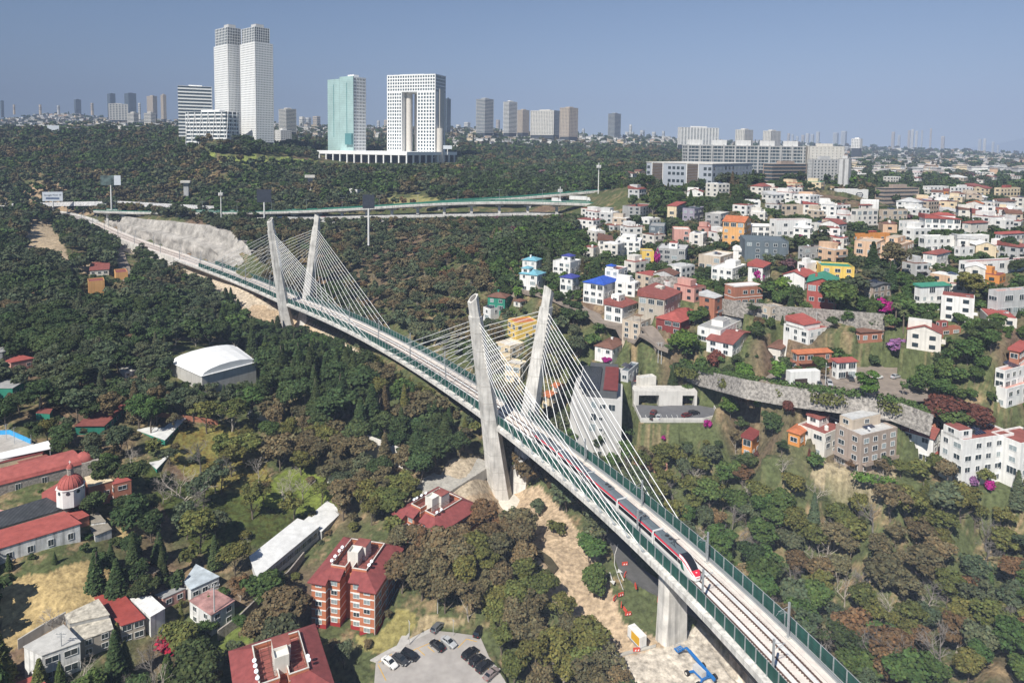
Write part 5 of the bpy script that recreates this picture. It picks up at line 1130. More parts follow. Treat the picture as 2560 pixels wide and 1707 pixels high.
# teal glass tower with white grid side
TEAL = M('teal_glass_cladding', (.40, .56, .54), .35, .16, .05, spec=.5, wave=(.12, 'Z', .12)); TEALD = M('dark_teal_glass', (.1, .25, .26), .3, .1)  # second teal is a darker glass for the projecting box and window slots
t, w1, w2, h = tower(842, 884, 915, 192, 394, 38, 940, 8, 4, 24, 'teal glass clad tower with white square windowed side face', pw=.36, ph=.36, w1=30)
m = MB(); m.box((-1.2, -.8, -6), (-.02, w1 * .98, h + 1), TEAL); m.box((-.5, w1 * 1.02, -6), (18, w1 * 1.95, h - 1.5), TEAL)
m.box((-4.5, -.8, 18), (-1.21, w1 * .45, 34), TEALD); m.build('teal_cladding', t, fix=False)
m = MB(); m.box((-1.35, w1 * .42, h * .25), (-1.21, w1 * .46, h * .93), TEALD); m.box((-.62, w1 * 1.45, h * .25), (-.51, w1 * 1.49, h * .92), TEALD); m.build('window_slot', t, fix=False, kind='stuff')
# striped office and braced building
tower(412, 447, 531, 214, 350, 66, 960, 10, 5, 16, 'grey white office block with long horizontal balcony stripes left of the twin towers', bands=True, ph=.42)
t, w1, w2, h = tower(464, 565, 598, 279, 358, 24, 850, 6, 10, 8, 'low white block wrapped in crossing diagonal braces below the twin towers', bands=True, ph=.4, pw=.3)
m = MB()
for i in range(6):
    y = w1 * (i + .0) / 6; m.bar((-.4, y, -2), (-.4, y + w1 / 12, h), 1.0, .5, TW); m.bar((-.4, y + w1 / 6, -2), (-.4, y + w1 / 12, h), 1.0, .5, TW)
for i in range(3):
    x = w2 * i / 3; m.bar((x, -.4, -2), (x + w2 / 6, -.4, h), 1.0, .5, TW); m.bar((x + w2 / 3, -.4, -2), (x + w2 / 6, -.4, h), 1.0, .5, TW)
m.build('diagonal_brace', t, kind='stuff')
# colonnade podium
O, w1, w2, zt, rz = frame(794, 1017, 1141, 380, 412, rad(26), 850); h = max(14, zt - O[2]); t = thing('colonnade_building', 'long low white colonnade with square columns below the arch shaped tower', 'building', tuple(O), rz)
m = MB(); m.box((-1, -1, h - 4.5), (w2, w1, h), TW); m.build('roof_slab', t, fix=False)
m = MB(); m.box((9, 9, -6), (w2 - 9, w1 - 9, h - 4.5), CORE); m.build('inner_hall', t, fix=False)
cp_ = MB(); cp_.box((-.9, -.9, -8), (.9, .9, h - 4.5), TW); cme = cp_.mesh('column')
for i in range(13): link('column', cme, t, loc=(.2, w1 * i / 12.3 + .2, 0))
for i in range(1, 9): link('column', cme, t, loc=(w2 * i / 8.4 + .2, .2, 0))
keep(794, 1141, 374, 414, 980, .8)
# mid distance named blocks
FARB = [
 (694,716,741,272,330,45,1500,6,5,17,'cream apartment tower with grey glass centre right of the twin towers','offwhite',1),
 (685,702,729,325,356,45,1050,5,4,6,'white zigzag apartment block below the cream apartment tower','white',0),
 (1190,1212,1234,247,332,45,1700,6,6,24,'grey glass balcony tower right of the arch shaped tower','lightgrey',1),
 (1258,1272,1293,254,332,45,1700,5,4,24,'white slanted fronted tower right of the grey glass balcony tower','white',1),
 (1113,1117,1127,247,325,45,1800,4,3,24,'slim blue grey tower peeking out behind the arch shaped tower','slate',1),
 (1293,1306,1323,275,332,45,1800,5,4,18,'narrow beige apartment tower in the row of four','beige',0),
 (1326,1384,1399,276,338,30,1700,5,14,18,'widest beige apartment slab of the row of four','offwhite',0),
 (1399,1422,1445,269,342,45,1650,6,6,20,'beige tower with cream central stripe at the right of the row','beige',0),
 (1520,1536,1552,284,346,45,2100,5,5,20,'unfinished concrete tower with a crane on top','grey',1),
 (1694,1700,1797,318,362,75,1300,12,2,14,'wide white and blue striped apartment slab behind the long balcony block','white',0),
 (1838,1860,1886,324,364,45,1500,6,5,12,'pale gridded tower left of its twin behind the long balcony block','offwhite',0),
 (1907,1926,1958,327,366,45,1480,7,5,12,'pale gridded tower with dark stripe, right of its twin','offwhite',0),
 (250,272,320,259,300,60,2300,6,3,9,'white courthouse like block with slanted upper edges on the left skyline','offwhite',0),
 (262,276,289,234,275,45,3000,4,4,16,'left blue grey skyscraper on the left skyline','slate',1),
 (303,322,341,233,280,45,2900,6,5,16,'broad blue grey skyscraper pair on the left skyline','slate',1),
 (364,383,393,240,286,35,2400,3,5,18,'beige slab tower between the skyscrapers and the striped office','beige',0),
 (399,409,416,237,298,45,2200,3,3,20,'beige tower partly behind the striped office','beige',0),
 (310,335,347,282,312,40,1700,4,6,9,'balconied apartment block, left of two, below the skyline','offwhite',1),
 (353,378,389,282,318,40,1600,4,6,10,'balconied apartment block, right of two, below the skyline','offwhite',1),
 (180,190,203,249,273,45,3200,4,3,9,'small dark glass block far on the left skyline','slate',1),
 (-5,4,10,252,276,45,3300,3,3,9,'dark slab cut off by the left edge on the skyline','slate',1),
 (2128,2150,2161,347,371,40,1500,4,5,6,'white ribbed office block right of the hospital like complex','white',0),
]
for x0,x1,x2,yt,yb,a,d,nx,ny,nz,lb,col,bd in FARB:
    tower(x0,x1,x2,yt,yb,a,d,nx,ny,nz,lb,mat=wall(col),bands=bool(bd),pw=.4,ph=.45,name='high_rise',cat='high rise')
def farblock(x0, x2, yt, yb, d, col, label, group):
    O, w1, w2, zt, rz = frame(x0, (x0 + x2) / 2 + 1, x2, yt, yb, rad(40), d); h = zt - O[2]; t = thing('distant_tower', label, 'high rise', tuple(O), rz, group)
    m = MB(); m.box((0, 0, -20), (w2, w1, h), wall(col)); 
    for f in range(int(h / 7)): m.box((-.3, -.3, f * 7), (w2 * .9, w1 * .9, f * 7 + 2.5), wall('slate'))
    m.build('wall', t, fix=False)
r = random.Random(3)
for i, (x0, x2, yt, yb) in enumerate([(1968,1975,334,366),(1978,1984,336,366),(1990,1996,341,366),(2003,2012,338,368),(2014,2024,334,368),(2026,2036,336,368),(2040,2050,330,368),(2082,2099,332,368),(2102,2120,328,368),(2228,2238,330,372),(2244,2252,338,372),(2269,2276,326,374),(2277,2284,324,374),(2288,2294,328,374),(2302,2306,326,374),(2324,2328,322,374),(2352,2364,341,378),(2445,2455,348,384),(2458,2466,347,384),(2479,2487,355,386),(2492,2498,363,386),(1573,1580,312,346),(1563,1572,330,348),(1576,1586,330,350),(1500,1508,334,346),(1440,1470,335,348),(942,950,302,316),(960,972,300,318),(725,735,318,332),(748,762,292,318),(763,778,294,318),(782,801,291,318),(1010,1016,300,316),(30,38,262,274),(95,104,262,275),(140,150,264,274),(225,234,258,276),(345,352,258,286),(1240,1250,300,325),(1160,1176,306,328),(1140,1152,312,328),(1455,1462,322,342),(1600,1612,326,350),(1630,1640,330,352),(1655,1662,328,352)]):
    farblock(x0, x2, yt, yb, 2600 if x0 < 1100 else (3300 if x0 < 1900 else 4600), r.choice(['beige', 'offwhite', 'lightgrey']), f'faint hazy high rise on the skyline, {ORD[i]} counted from the hospital complex rightwards' if 1960 < x0 else f'pale distant high rise on the skyline above the tree line, number {ORD[i]}', 'hazy towers on the skyline')
# grey louvred institute
O, w1, w2, zt, rz = frame(1616, 1779, 1908, 411, 467, rad(42), 490); h = zt - O[2]
t = thing('institute_building', 'low light grey office building with brown louvred bays and scattered square windows', 'office building', tuple(O), rz)
GI = M('light_grey_cladding', (.40, .43, .47), .5, .06, .1, wave=(.35, 'X', .1)); m = MB(); m.box((0, 0, -6), (w2, w1, h), GI); m.box((-.4, -.4, h), (w2 + .4, w1 + .4, h + .5), wall('offwhite')); m.build('wall', t, fix=False)
LOU = M('brown_louvre', (.16, .12, .09), .7, .2, .5)
for c in (.28, .82):
    m = MB()
    for i in range(14): m.box((-.5, w1 * c - 4.5, i * h / 14), (-.03, w1 * c + 4.5, i * h / 14 + h / 14 * .55), LOU)
    m.box((-.62, w1 * c - 5, 0), (-.03, w1 * c - 4.5, h), wall('white')); m.box((-.62, w1 * c + 4.5, 0), (-.03, w1 * c + 5, h), wall('white')); m.build('louvre_bay', t, fix=False)
wins = []
for i in range(15):
    p = w1 * (i + .5) / 15
    if abs(p - w1 * .28) < 7 or abs(p - w1 * .82) < 7: continue
    for z in (.12, .46, .72): wins.append((-.04, p, h * z, 2.4, 2.3, -pi / 2, 'd'))
for i in range(11):
    for z in (.1, .46, .74): wins.append((w2 * (i + .5) / 11, -.04, h * z, 2.6, 2.4, 0, random.Random(i * 3 + int(z * 9)).choice('dl')))
add_windows(t, wins, False); keep(1616, 1908, 405, 467, 485, .85)
t, w1, w2, h = tower(1705, 1717, 2019, 362, 424, 78, 620, 33, 3, 7, 'long concrete balcony block with nine wide bays behind the institute', mat=wall('lightgrey'), pw=.06, ph=.3, name='balcony_block', cat='apartment building', roofbox=False)
m = MB()
for i in range(11): m.box((w2 * i / 10.5, -1.2, -3), (w2 * i / 10.5 + 1.1, 0, h + .6), wall('lightgrey'))
m.build('bay_pier', t, fix=False, kind='stuff')
m = MB()
for i in range(5): m.box((w2 * (.03 + .2 * i), w1 * .2, h), (w2 * (.03 + .2 * i) + 12, w1 * .8, h + 5), wall('white'))
m.build('roof_box', t, fix=False, kind='stuff')
tower(2019, 2022, 2111, 365, 410, 80, 640, 8, 1, 6, 'white panelled block with a column of small windows, right of the balcony block', mat=wall('offwhite'), pw=.75, ph=.5, name='hospital_block', cat='building', w1=18)
tower(2018, 2030, 2097, 398, 456, 70, 560, 7, 3, 7, 'concrete block with curved glass corner in front of the white panelled block', mat=wall('lightgrey'), pw=.5, ph=.45, name='hospital_block', cat='building')
tower(2095, 2120, 2135, 397, 468, 35, 545, 4, 1, 7, 'tall blank concrete slab block at the right of the complex', mat=wall('lightgrey'), pw=.6, ph=.6, name='hospital_block', cat='building')
tower(1907, 1930, 2018, 410, 455, 60, 585, 9, 3, 5, 'dark and glass fronted low flats between the institute and the concrete block', mat=wall('taupe'), bands=True, ph=.3, name='low_flats', cat='apartment building')
# white works with oval emblems
def text(t, s, x, y, z, size, rz, mat, ext=.03, name='lettering', rx=pi / 2):
    cu = bpy.data.curves.new(name, 'FONT'); cu.body = s; cu.size = size; cu.extrude = ext; cu.align_x = 'CENTER'; cu.align_y = 'CENTER'; cu.materials.append(mat)
    tmp = bpy.data.objects.new('tmp', cu); COL.objects.link(tmp); dg = bpy.context.evaluated_depsgraph_get(); me = bpy.data.meshes.new_from_object(tmp.evaluated_get(dg)); bpy.data.objects.remove(tmp); me.materials.clear(); me.materials.append(mat)
    o = link(name, me, t); o.location = (x, y, z); o.rotation_euler = (rx, 0, rz); return o
INK = M('dark_lettering', (.03, .04, .06), .6, .05)
t, w1, w2, h = house(2086, 2090, 2170, 474, 516, 80, wl='white', rf='f', rc='lightgrey', win=False, d=520, w1=30, label='white windowless works hall with two hexagonal emblems', name='works_hall', cat='works building')
for p in (.23, .72):
    m = MB(); cx_, cz = w2 * p, h * .68; hx = [(cx_ - 3.2, cz), (cx_ - 1.9, cz + 1.7), (cx_ + 1.9, cz + 1.7), (cx_ + 3.2, cz), (cx_ + 1.9, cz - 1.7), (cx_ - 1.9, cz - 1.7)]
    for i in range(6): m.bar((hx[i][0], -.1, hx[i][1]), (hx[(i + 1) % 6][0], -.1, hx[(i + 1) % 6][1]), .2, .45, INK)
    e_ = m.build('hexagon_emblem', t, fix=False); text(e_, 'Roche', cx_, -.15, cz, 2.0, 0, INK)
house(2018, 2022, 2090, 480, 512, 80, wl='white', rf='f', rc='lightgrey', d=530, w1=30, fl=2, label='long low white works wing with rooftop pipes', name='works_hall', cat='works building', ex='ac ac', near=False)
house(2060, 2064, 2152, 507, 522, 80, wl='lightgrey', rf='f', rc='lightgrey', d=500, w1=14, fl=1, label='low glazed strip building in front of the works hall', name='works_hall', cat='works building', near=False)
house(2150, 2195, 2214, 503, 545, 30, wl='white', rf='f', rc='white', win=False, label='tall blank white cube building below the works hall', d=440)
tower(2187, 2209, 2297, 470, 520, 68, 530, 5, 3, 5, 'brown grey office block with five bands of windows and rooftop plant', mat=wall('taupe'), bands=True, ph=.52, name='office_block', cat='office building')
# ---------------------------------------------------------------- random hillside and city houses
_occ = []
LABN = {'white': 'white', 'offwhite': 'off white', 'cream': 'cream', 'beige': 'beige', 'orange': 'orange', 'lightgrey': 'light grey', 'peach': 'peach', 'yellow': 'yellow', 'pink': 'dusty pink', 'brick': 'brick red'}
RFN = {'roofred': 'maroon', 'white': 'white', 'tile': 'terracotta', 'lightgrey': 'grey', 'brownroof': 'brown', 'greenroof': 'green', 'red': 'bright red'}
SHN = {'f': 'flat', 'h': 'hipped', 'g': 'gabled', 's': 'sloping', 'G': 'gabled'}
REFS = [(250, 450, 'the two left billboards'), (470, 250, 'the striped office'), (630, 200, 'the twin towers'), (850, 270, 'the teal tower'), (1030, 280, 'the arch tower'), (1210, 290, 'the grey glass tower'), (1380, 300, 'the beige slab row'), (1536, 310, 'the unfinished tower'), (1745, 340, 'the striped slab'), (1750, 435, 'the institute'), (1930, 380, 'the long balcony block'), (2110, 430, 'the concrete slab block'), (2130, 490, 'the works hall'), (2250, 490, 'the brown grey office'), (2280, 350, 'the hazy skyline towers'), (2460, 480, 'the cream maroon house'), (2360, 560, 'the glass fronted villa'), (2500, 420, 'the right edge ridge'), (700, 640, 'the far pylon pair'), (1250, 740, 'the near pylon tops'), (1500, 740, 'the royal blue roofed house'), (1510, 1050, 'the grey apartment block'), (1700, 1040, 'the car deck'), (2060, 740, 'the dark red house'), (2330, 740, 'the green roofed white house'), (2020, 600, 'the four storey white house'), (2110, 910, 'the steep red roofed house'), (2190, 1130, 'the grey beige house'), (2460, 1160, 'the tall white house'), (1890, 1110, 'the small orange house'), (1250, 1200, 'the near pylon foot'), (1100, 1270, 'the hidden brick block'), (870, 1450, 'the tall brick block'), (700, 1360, 'the long white hall'), (120, 1180, 'the church'), (260, 1040, 'the teal school block'), (410, 1070, 'the corrugated hall'), (560, 900, 'the curved roof hall'), (250, 720, 'the salmon museum'), (480, 600, 'the rock cutting'), (270, 1540, 'the red corrugated roof'), (530, 1530, 'the patched white house'), (1000, 1620, 'the car park'), (1690, 1540, 'the concrete pier'), (1760, 1420, 'the train nose'), (2050, 1600, 'the lower right fence'), (1290, 1330, 'the creek'), (1400, 1280, 'the sandy slope'), (884, 480, 'the white pavilion'), (1450, 500, 'the white lorry'), (1300, 520, 'the highway viaduct'), (930, 505, 'the lone valley billboard'), (660, 490, 'the billboard behind the far pylons'), (2300, 1400, 'the lower right woods'), (2500, 1550, 'the lower right road'), (900, 700, 'the brown valley slope'), (1050, 950, 'the bridge mid span'), (800, 950, 'the conifer group'), (600, 1180, 'the yellow green slope'), (1620, 640, 'the yellow walled house'), (1850, 600, 'the tall orange gabled house')]
_used = {}
def place_label(px, py, head):
    """a label that says which one: its look and what it stands near; a few try-outs before sharing"""
    ds = sorted(REFS, key=lambda q: (q[0] - px) ** 2 + ((q[1] - py) * 1.3) ** 2)
    def rel(q):
        dx, dy = px - q[0], (py - q[1]) * 1.3; dist = math.hypot(dx, dy); far_ = 'just ' if dist < 55 else ('well ' if dist > 150 else '')
        if abs(dx) > 2 * abs(dy): w = 'left of' if dx < 0 else 'right of'
        elif abs(dy) > 2 * abs(dx): w = 'behind' if dy < 0 else 'in front of'
        else: w = ('behind and ' if dy < 0 else 'in front and ') + ('left of' if dx < 0 else 'right of')
        return f'{far_}{w} {q[2]}'
    cands = [f'{head} {rel(ds[0])}', f'{head} {rel(ds[1])}', f'{head} {rel(ds[2])}', f'{head} between {ds[0][2]} and {ds[1][2]}', f'{head} between {ds[0][2]} and {ds[2][2]}', f'{head} between {ds[1][2]} and {ds[2][2]}']
    for c in cands:
        if c not in _used and len(c.split()) <= 16: _used[c] = 1; return c
    for k in range(1, 20):
        for c in cands[:3]:
            q = f'{ORD[k]} {c}'
            if q not in _used and len(q.split()) <= 16: _used[q] = 1; return q
    return cands[0]
def rand_house(px, py, r, small=False):
    O = hit(px, py); d = np.dot(O, FWD); k0 = .78 if d < 420 else 1; w = r.uniform(8, 16) * k0; dpt = r.uniform(8, 14) * k0; hgt = r.choice((3.2, 6, 6, 6.5, 9)); a = r.uniform(15, 75)
    col = r.choices(list(LABN), (15, 9, 4, 4, .4, 4, 1.6, .3, .8, .8))[0]; rc = r.choices(list(RFN), (6, 8, .8, 4, 3, .2, 1))[0]; rf = r.choices('fhgsG', (9, 2, 1, 2, 1))[0]
    for x, y, q in _occ:
        if math.hypot(x - O[0], y - O[1]) < q + w * .55: return None
    _occ.append((O[0], O[1], w * .5)); rz = pi / 2 - rad(a)
    head = f'{LABN[col]} house with {RFN[rc]} {SHN[rf]} roof'; lb = place_label(px, py, head)
    t = thing('hillside_house', lb, 'house', O, rz, 'houses on the far hills'); PADS.append(([(O[0] + cos(rz) * x - sin(rz) * y, O[1] + sin(rz) * x + cos(rz) * y) for x, y in ((-2, -2), (w + 2, -2), (w + 2, dpt + 2), (-2, dpt + 2))], O[2] - .1)) if d < 900 else None
    m = MB(); m.box((0, 0, -14), (w, dpt, hgt), wall(col)); 
    if r.random() < .5 and hgt < 9: m.box((w * .2, dpt * .3, hgt - .1), (w * .7, dpt, hgt + 2.8), wall(col))
    m.build('wall', t, fix=False)
    m = MB(); roof_mesh(m, w, dpt, hgt + (.3 if rf == 'f' else 0), rf, roofm(rc), over=.3, matw=wall(col)); ro_ = m.build('roof', t)
    if d < 620:
        if rf == 'f':
            for k_ in r.sample(['tank', 'wtank', 'sky', 'ac', 'solar', 'chim', 'dish'], r.choice((1, 2, 2, 3))):
                if k_ != 'solar' or w > 7: item(k_, ro_, w * r.uniform(.12, .35) if k_ == 'solar' else w * r.uniform(.15, .85), dpt * r.uniform(.15, .3), hgt + .02, mat=wall(col) if k_ == 'chim' else None)
        if hgt > 5 and r.random() < .6:
            b_ = MB(); z_ = 3.0; b_.box((w * .1, -1.3, z_ - .15), (w * .8, 0, z_), wall(col)); b_.box((w * .1, -1.3, z_), (w * .8, -1.22, z_ + .9), wall(col) if r.random() < .5 else STEEL); b_.build('balcony', t, fix=False)
        if r.random() < .35: b_ = MB(); b_.box((w, dpt * .2, -8), (w + 3.5, dpt, 2.6), wall(col)); b_.build('side_wing', t, fix=False)
    if d < 1300:
        wins = []
        for f in range(int(hgt / 2.9)):
            for i in range(int(w / 3.4)): wins.append(((i + .5) * w / int(w / 3.4), -.03, f * 3 + .8, 1.8, 1.4, 0, 'd'))
            for i in range(int(dpt / 4)): wins.append((-.03, (i + .5) * dpt / int(dpt / 4), f * 3 + .8, 1.8, 1.4, -pi / 2, 'd'))
        add_windows(t, wins, False)
    KEEP.append((px - w * F / d * .4, px + w * F / d * .5, py - hgt * F / d, py - hgt * F / d * .5, d)); return t
for a_, k_ in HS:
    p_ = hit(a_[1], a_[4]); _occ.append((p_[0], p_[1] + 4, 8))
r = random.Random(11); cnt = 0; tries = 0
ZONES = [(1480, 2560, 545, 660, 84), (1900, 2560, 480, 560, 52), (1400, 2560, 428, 500, 28), (2130, 2560, 385, 440, 18), (1160, 1700, 360, 400, 4), (2280, 2560, 640, 900, 18), (1500, 2000, 650, 860, 28)]
KP = list(KEEP)
for xa, xb, ya, yb, n in ZONES:
    c_ = 0; tr = 0
    while c_ < n and tr < n * 14:
        tr += 1; px, py = r.uniform(xa, xb), r.uniform(ya, yb)
        if any(k[0] - 6 < px < k[1] + 6 and k[2] - 4 < py < k[3] + (k[3] - k[2]) * .4 + 5 for k in KP): continue
        if 1395 < px < 1560 and 430 < py < 520: continue
        if rand_house(px, py, r): c_ += 1
# the rest of the far city as one mass
def cityscape(name, label, boxes, n, seed, dlo, dhi):
    r = random.Random(seed); m = MB(); k = 0; t_ = 0
    while k < n and t_ < n * 6:
        t_ += 1; xa, xb, ya, yb = r.choice(boxes); px = r.uniform(xa, xb); py = r.uniform(ya, yb); O = hit(px, py)
        d = O[1]
        if not dlo < d < dhi: continue
        s = 1 + d / 2500 * .55; w, l, h = r.uniform(7, 15) * s, r.uniform(7, 14) * s, r.choice((3, 6, 6, 7, 10)) * (1 + d / 6000); a = r.uniform(0, pi)
        wl = wall(r.choices(('white', 'offwhite', 'cream', 'beige', 'lightgrey', 'peach'), (6, 5, 2, 2, 3, 1))[0]); rc = roofm(r.choices(('roofred', 'white', 'lightgrey', 'brownroof', 'offwhite'), (4, 4, 4, 2, 3))[0])
        c, s_ = cos(a), sin(a); q = [(O[0] + c * x - s_ * y, O[1] + s_ * x + c * y) for x, y in ((-w / 2, -l / 2), (w / 2, -l / 2), (w / 2, l / 2), (-w / 2, l / 2))]
        vs = [(x, y, O[2] - 12) for x, y in q] + [(x, y, O[2] + h) for x, y in q]; m.add(vs, [(0, 1, 5, 4), (1, 2, 6, 5), (2, 3, 7, 6), (3, 0, 4, 7)], wl); m.add(vs[4:], [(0, 1, 2, 3)], rc)
        q2 = [((x - O[0]) * 1.01 + O[0], (y - O[1]) * 1.01 + O[1]) for x, y in q]
        if h > 5:
            z = O[2] + h - 1.9; m.add([(x, y, z) for x, y in q2] + [(x, y, z + 1.0) for x, y in q2], [(0, 1, 5, 4), (1, 2, 6, 5), (2, 3, 7, 6), (3, 0, 4, 7)], CORE)
        k += 1
    m.build(name, None, fix=False, label=label, cat='distant houses', kind='stuff')
cityscape('far_city', 'hazy mass of small pale houses on the far hills', [(0, 520, 278, 338), (620, 1200, 305, 345), (1100, 1720, 322, 372), (1900, 2560, 376, 425), (1400, 2560, 345, 376), (1900, 2560, 390, 440), (0, 520, 285, 335), (620, 1200, 310, 345)], 4600, 5, 850, 7500)
build_terrain()
# ================================================================ trees
def quads(cent, nrm, size, rs):
    n = len(cent); a = rs.normal(size=(n, 3)); a -= (a * nrm).sum(1, keepdims=True) * nrm; a /= np.linalg.norm(a, axis=1, keepdims=True) + 1e-9
    b = np.cross(nrm, a); s = size[:, None] * .5; asp = rs.uniform(.6, 1.0, (n, 1))
    V = np.stack([cent - a * s - b * s * asp, cent + a * s - b * s * asp, cent + a * s * .7 + b * s * asp, cent - a * s * .8 + b * s * asp], 1)
    return V.reshape(-1, 3)
def unit(v): return v / (np.linalg.norm(v, axis=1, keepdims=True) + 1e-9)
def crown_np(kind, n, size, seed):
    """leaf clumps spread through the crown volume; unit tree: height 1 (trunk base at 0)"""
    rs = np.random.RandomState(seed)
    if kind == 'conifer':
        t = rs.uniform(0, 1, n) ** .75; z = 1 - t * .86; lay = np.floor(t * 13) / 13; R = .02 + .20 * (lay * .6 + t * .4) * rs.uniform(.75, 1.15, n); th = rs.uniform(0, 2 * pi, n)
        rr = R * np.sqrt(rs.uniform(.25, 1, n)); c = np.stack([rr * np.cos(th), rr * np.sin(th), z - rr * .25], 1)
        N = unit(np.stack([np.cos(th) * .5, np.sin(th) * .5, np.full(n, .75)], 1) + rs.normal(size=(n, 3)) * .3)
    else:
        nb = {'broad': 26, 'euca': 22, 'airy': 20, 'bush': 16, 'round': 20}[kind]; ctr = []
        for i in range(nb):
            v = rs.normal(size=3); v /= np.linalg.norm(v); rad_ = rs.uniform(.3, .95)
            if kind == 'broad': p = (v[0] * .36 * rad_, v[1] * .36 * rad_, .66 + v[2] * .26 * rad_); r0 = rs.uniform(.09, .17)
            elif kind == 'euca': p = (v[0] * .26 * rad_, v[1] * .26 * rad_, .66 + v[2] * .32 * rad_); r0 = rs.uniform(.06, .13)
            elif kind == 'airy': p = (v[0] * .34 * rad_, v[1] * .34 * rad_, .68 + v[2] * .26 * rad_); r0 = rs.uniform(.06, .12)
            elif kind == 'round': p = (v[0] * .32 * rad_, v[1] * .32 * rad_, .56 + v[2] * .30 * rad_); r0 = rs.uniform(.12, .2)
            else: p = (v[0] * .45 * rad_, v[1] * .45 * rad_, .42 + v[2] * .34 * rad_); r0 = rs.uniform(.12, .22)
            ctr.append((*p, r0))
        ctr = np.array(ctr); w = ctr[:, 3] ** 2; k = rs.choice(nb, n, p=w / w.sum()); v = unit(rs.normal(size=(n, 3))); v[:, 2] = np.where(rs.uniform(size=n) < .7, np.abs(v[:, 2]), v[:, 2])
        rr = rs.uniform(.6, 1.08, n) ** .6; c = ctr[k, :3] + v * (ctr[k, 3] * rr)[:, None] * np.array([1.1, 1.1, .8])
        N = unit(v * .8 + np.array([0, 0, .35]) + rs.normal(size=(n, 3)) * .42)
    V = quads(c, N, size * rs.uniform(.6, 1.35, n), rs)
    tone = np.repeat(rs.uniform(.68, 1.35, n) * (.85 + .3 * rs.uniform(size=n)), 4)
    hue = np.repeat(rs.uniform(-.12, .12, n), 4)
    col = np.stack([tone * (1 + hue), tone, tone * (1 - hue * .8)], 1)
    return V, col
def qf(n): return np.arange(n * 4, dtype=np.int32).reshape(-1, 4)
def trunk_mesh(kind, seed, r0=.018, mat=BARK):
    r = random.Random(seed); m = MB(); top = .62 if kind != 'conifer' else .95; p = Vector((0, 0, -.06)); pts = [p.copy()]
    for i in range(4): p = p + Vector((r.uniform(-.025, .025), r.uniform(-.025, .025), (top + .06) / 4)); pts.append(p.copy())
    m.path(pts, [r0 * 1.25, r0, r0 * .85, r0 * .7, r0 * .35], mat, 6)
    if kind != 'conifer':
        for i in range(6):
            q = pts[1].lerp(pts[3], i / 6); th = r.uniform(0, 2 * pi); e = q + Vector((cos(th) * .2, sin(th) * .2, r.uniform(.15, .3))); mid = q.lerp(e, .5) + Vector((0, 0, -.02))
            m.path([q, mid, e], [r0 * .5, r0 * .35, r0 * .15], mat, 4)
    return m.mesh('trunk')
def bare_mesh(seed, mat, depth=5, droop=0.0):
    r = random.Random(seed); m = MB()
    def br(p, d, L, rd, k):
        q = p + d * L; mid = p.lerp(q, .5) + Vector((r.uniform(-1, 1), r.uniform(-1, 1), r.uniform(-1, 1))) * L * .07
        m.path([p, mid, q], [rd, rd * .85, rd * .65], mat, 4 if k > 2 else 3)
        if k == 0: return
        for i in range(r.choice((2, 3, 3)) if k < depth else 4):
            nd = (d + Vector((r.gauss(0, .55), r.gauss(0, .55), r.gauss(.12, .3)))).normalized(); br(q if i else mid.lerp(q, .6), nd, L * r.uniform(.58, .82), rd * .6, k - 1)
    br(Vector((0, 0, -.04)), Vector((r.uniform(-.06, .06), r.uniform(-.06, .06), 1)).normalized(), .3, .02, depth); return m.mesh('branches')
PROTO = {}
SPEC = {'broad': (2500, .048), 'euca': (2300, .040), 'airy': (1500, .038), 'round': (2400, .058), 'bush': (700, .10), 'conifer': (2600, .042)}
for kd, (n_, sz) in SPEC.items():
    for v in range(4):
        V, c = crown_np(kd, n_, sz, 100 + v * 7 + len(kd)); PROTO[kd, v] = (np_mesh('crown', V, qf(n_), LEAF, c), trunk_mesh(kd, v + 5, mat=BARKP if kd in ('euca', 'airy') and v % 2 else BARK))
BARE = [bare_mesh(50 + i, BARKP if i % 2 else M('grey_bark', (.2, .18, .16), .95)) for i in range(4)]
KEEP.append((432, 636, 868, 948, 345)); KEEP.append((945, 1225, 1600, 1707, 158)); KEEP.append((1560, 1760, 1360, 1640, 150))
for x_ in range(340, 1570, 30): KEEP.append((x_, x_ + 30, np.interp(x_, [346, 776, 1280, 1560], [528, 522, 500, 470]), np.interp(x_, [346, 776, 1280, 1560], [540, 540, 536, 524]), 580))
PAL = {'dark green': (.046, .070, .025), 'grey green': (.070, .088, .046), 'olive': (.098, .105, .030), 'brownish': (.112, .094, .048), 'rust brown': (.125, .082, .040), 'bright green': (.075, .135, .024),
       'mid green': (.058, .095, .026), 'dusty purple': (.11, .06, .065), 'reddish': (.12, .045, .032), 'yellow green': (.13, .14, .028), 'straw': (.21, .155, .08)}
TN = {'broad': 'broadleaf_tree', 'euca': 'eucalyptus_tree', 'airy': 'sparse_tree', 'round': 'round_tree', 'bush': 'bush', 'conifer': 'conifer_tree', 'bare': 'bare_tree'}
HEADN = {'broad': 'broadleaf tree', 'euca': 'eucalyptus', 'airy': 'thin crowned tree', 'round': 'round leafy tree', 'bush': 'low bush', 'conifer': 'pointed conifer', 'bare': 'leafless grey tree'}
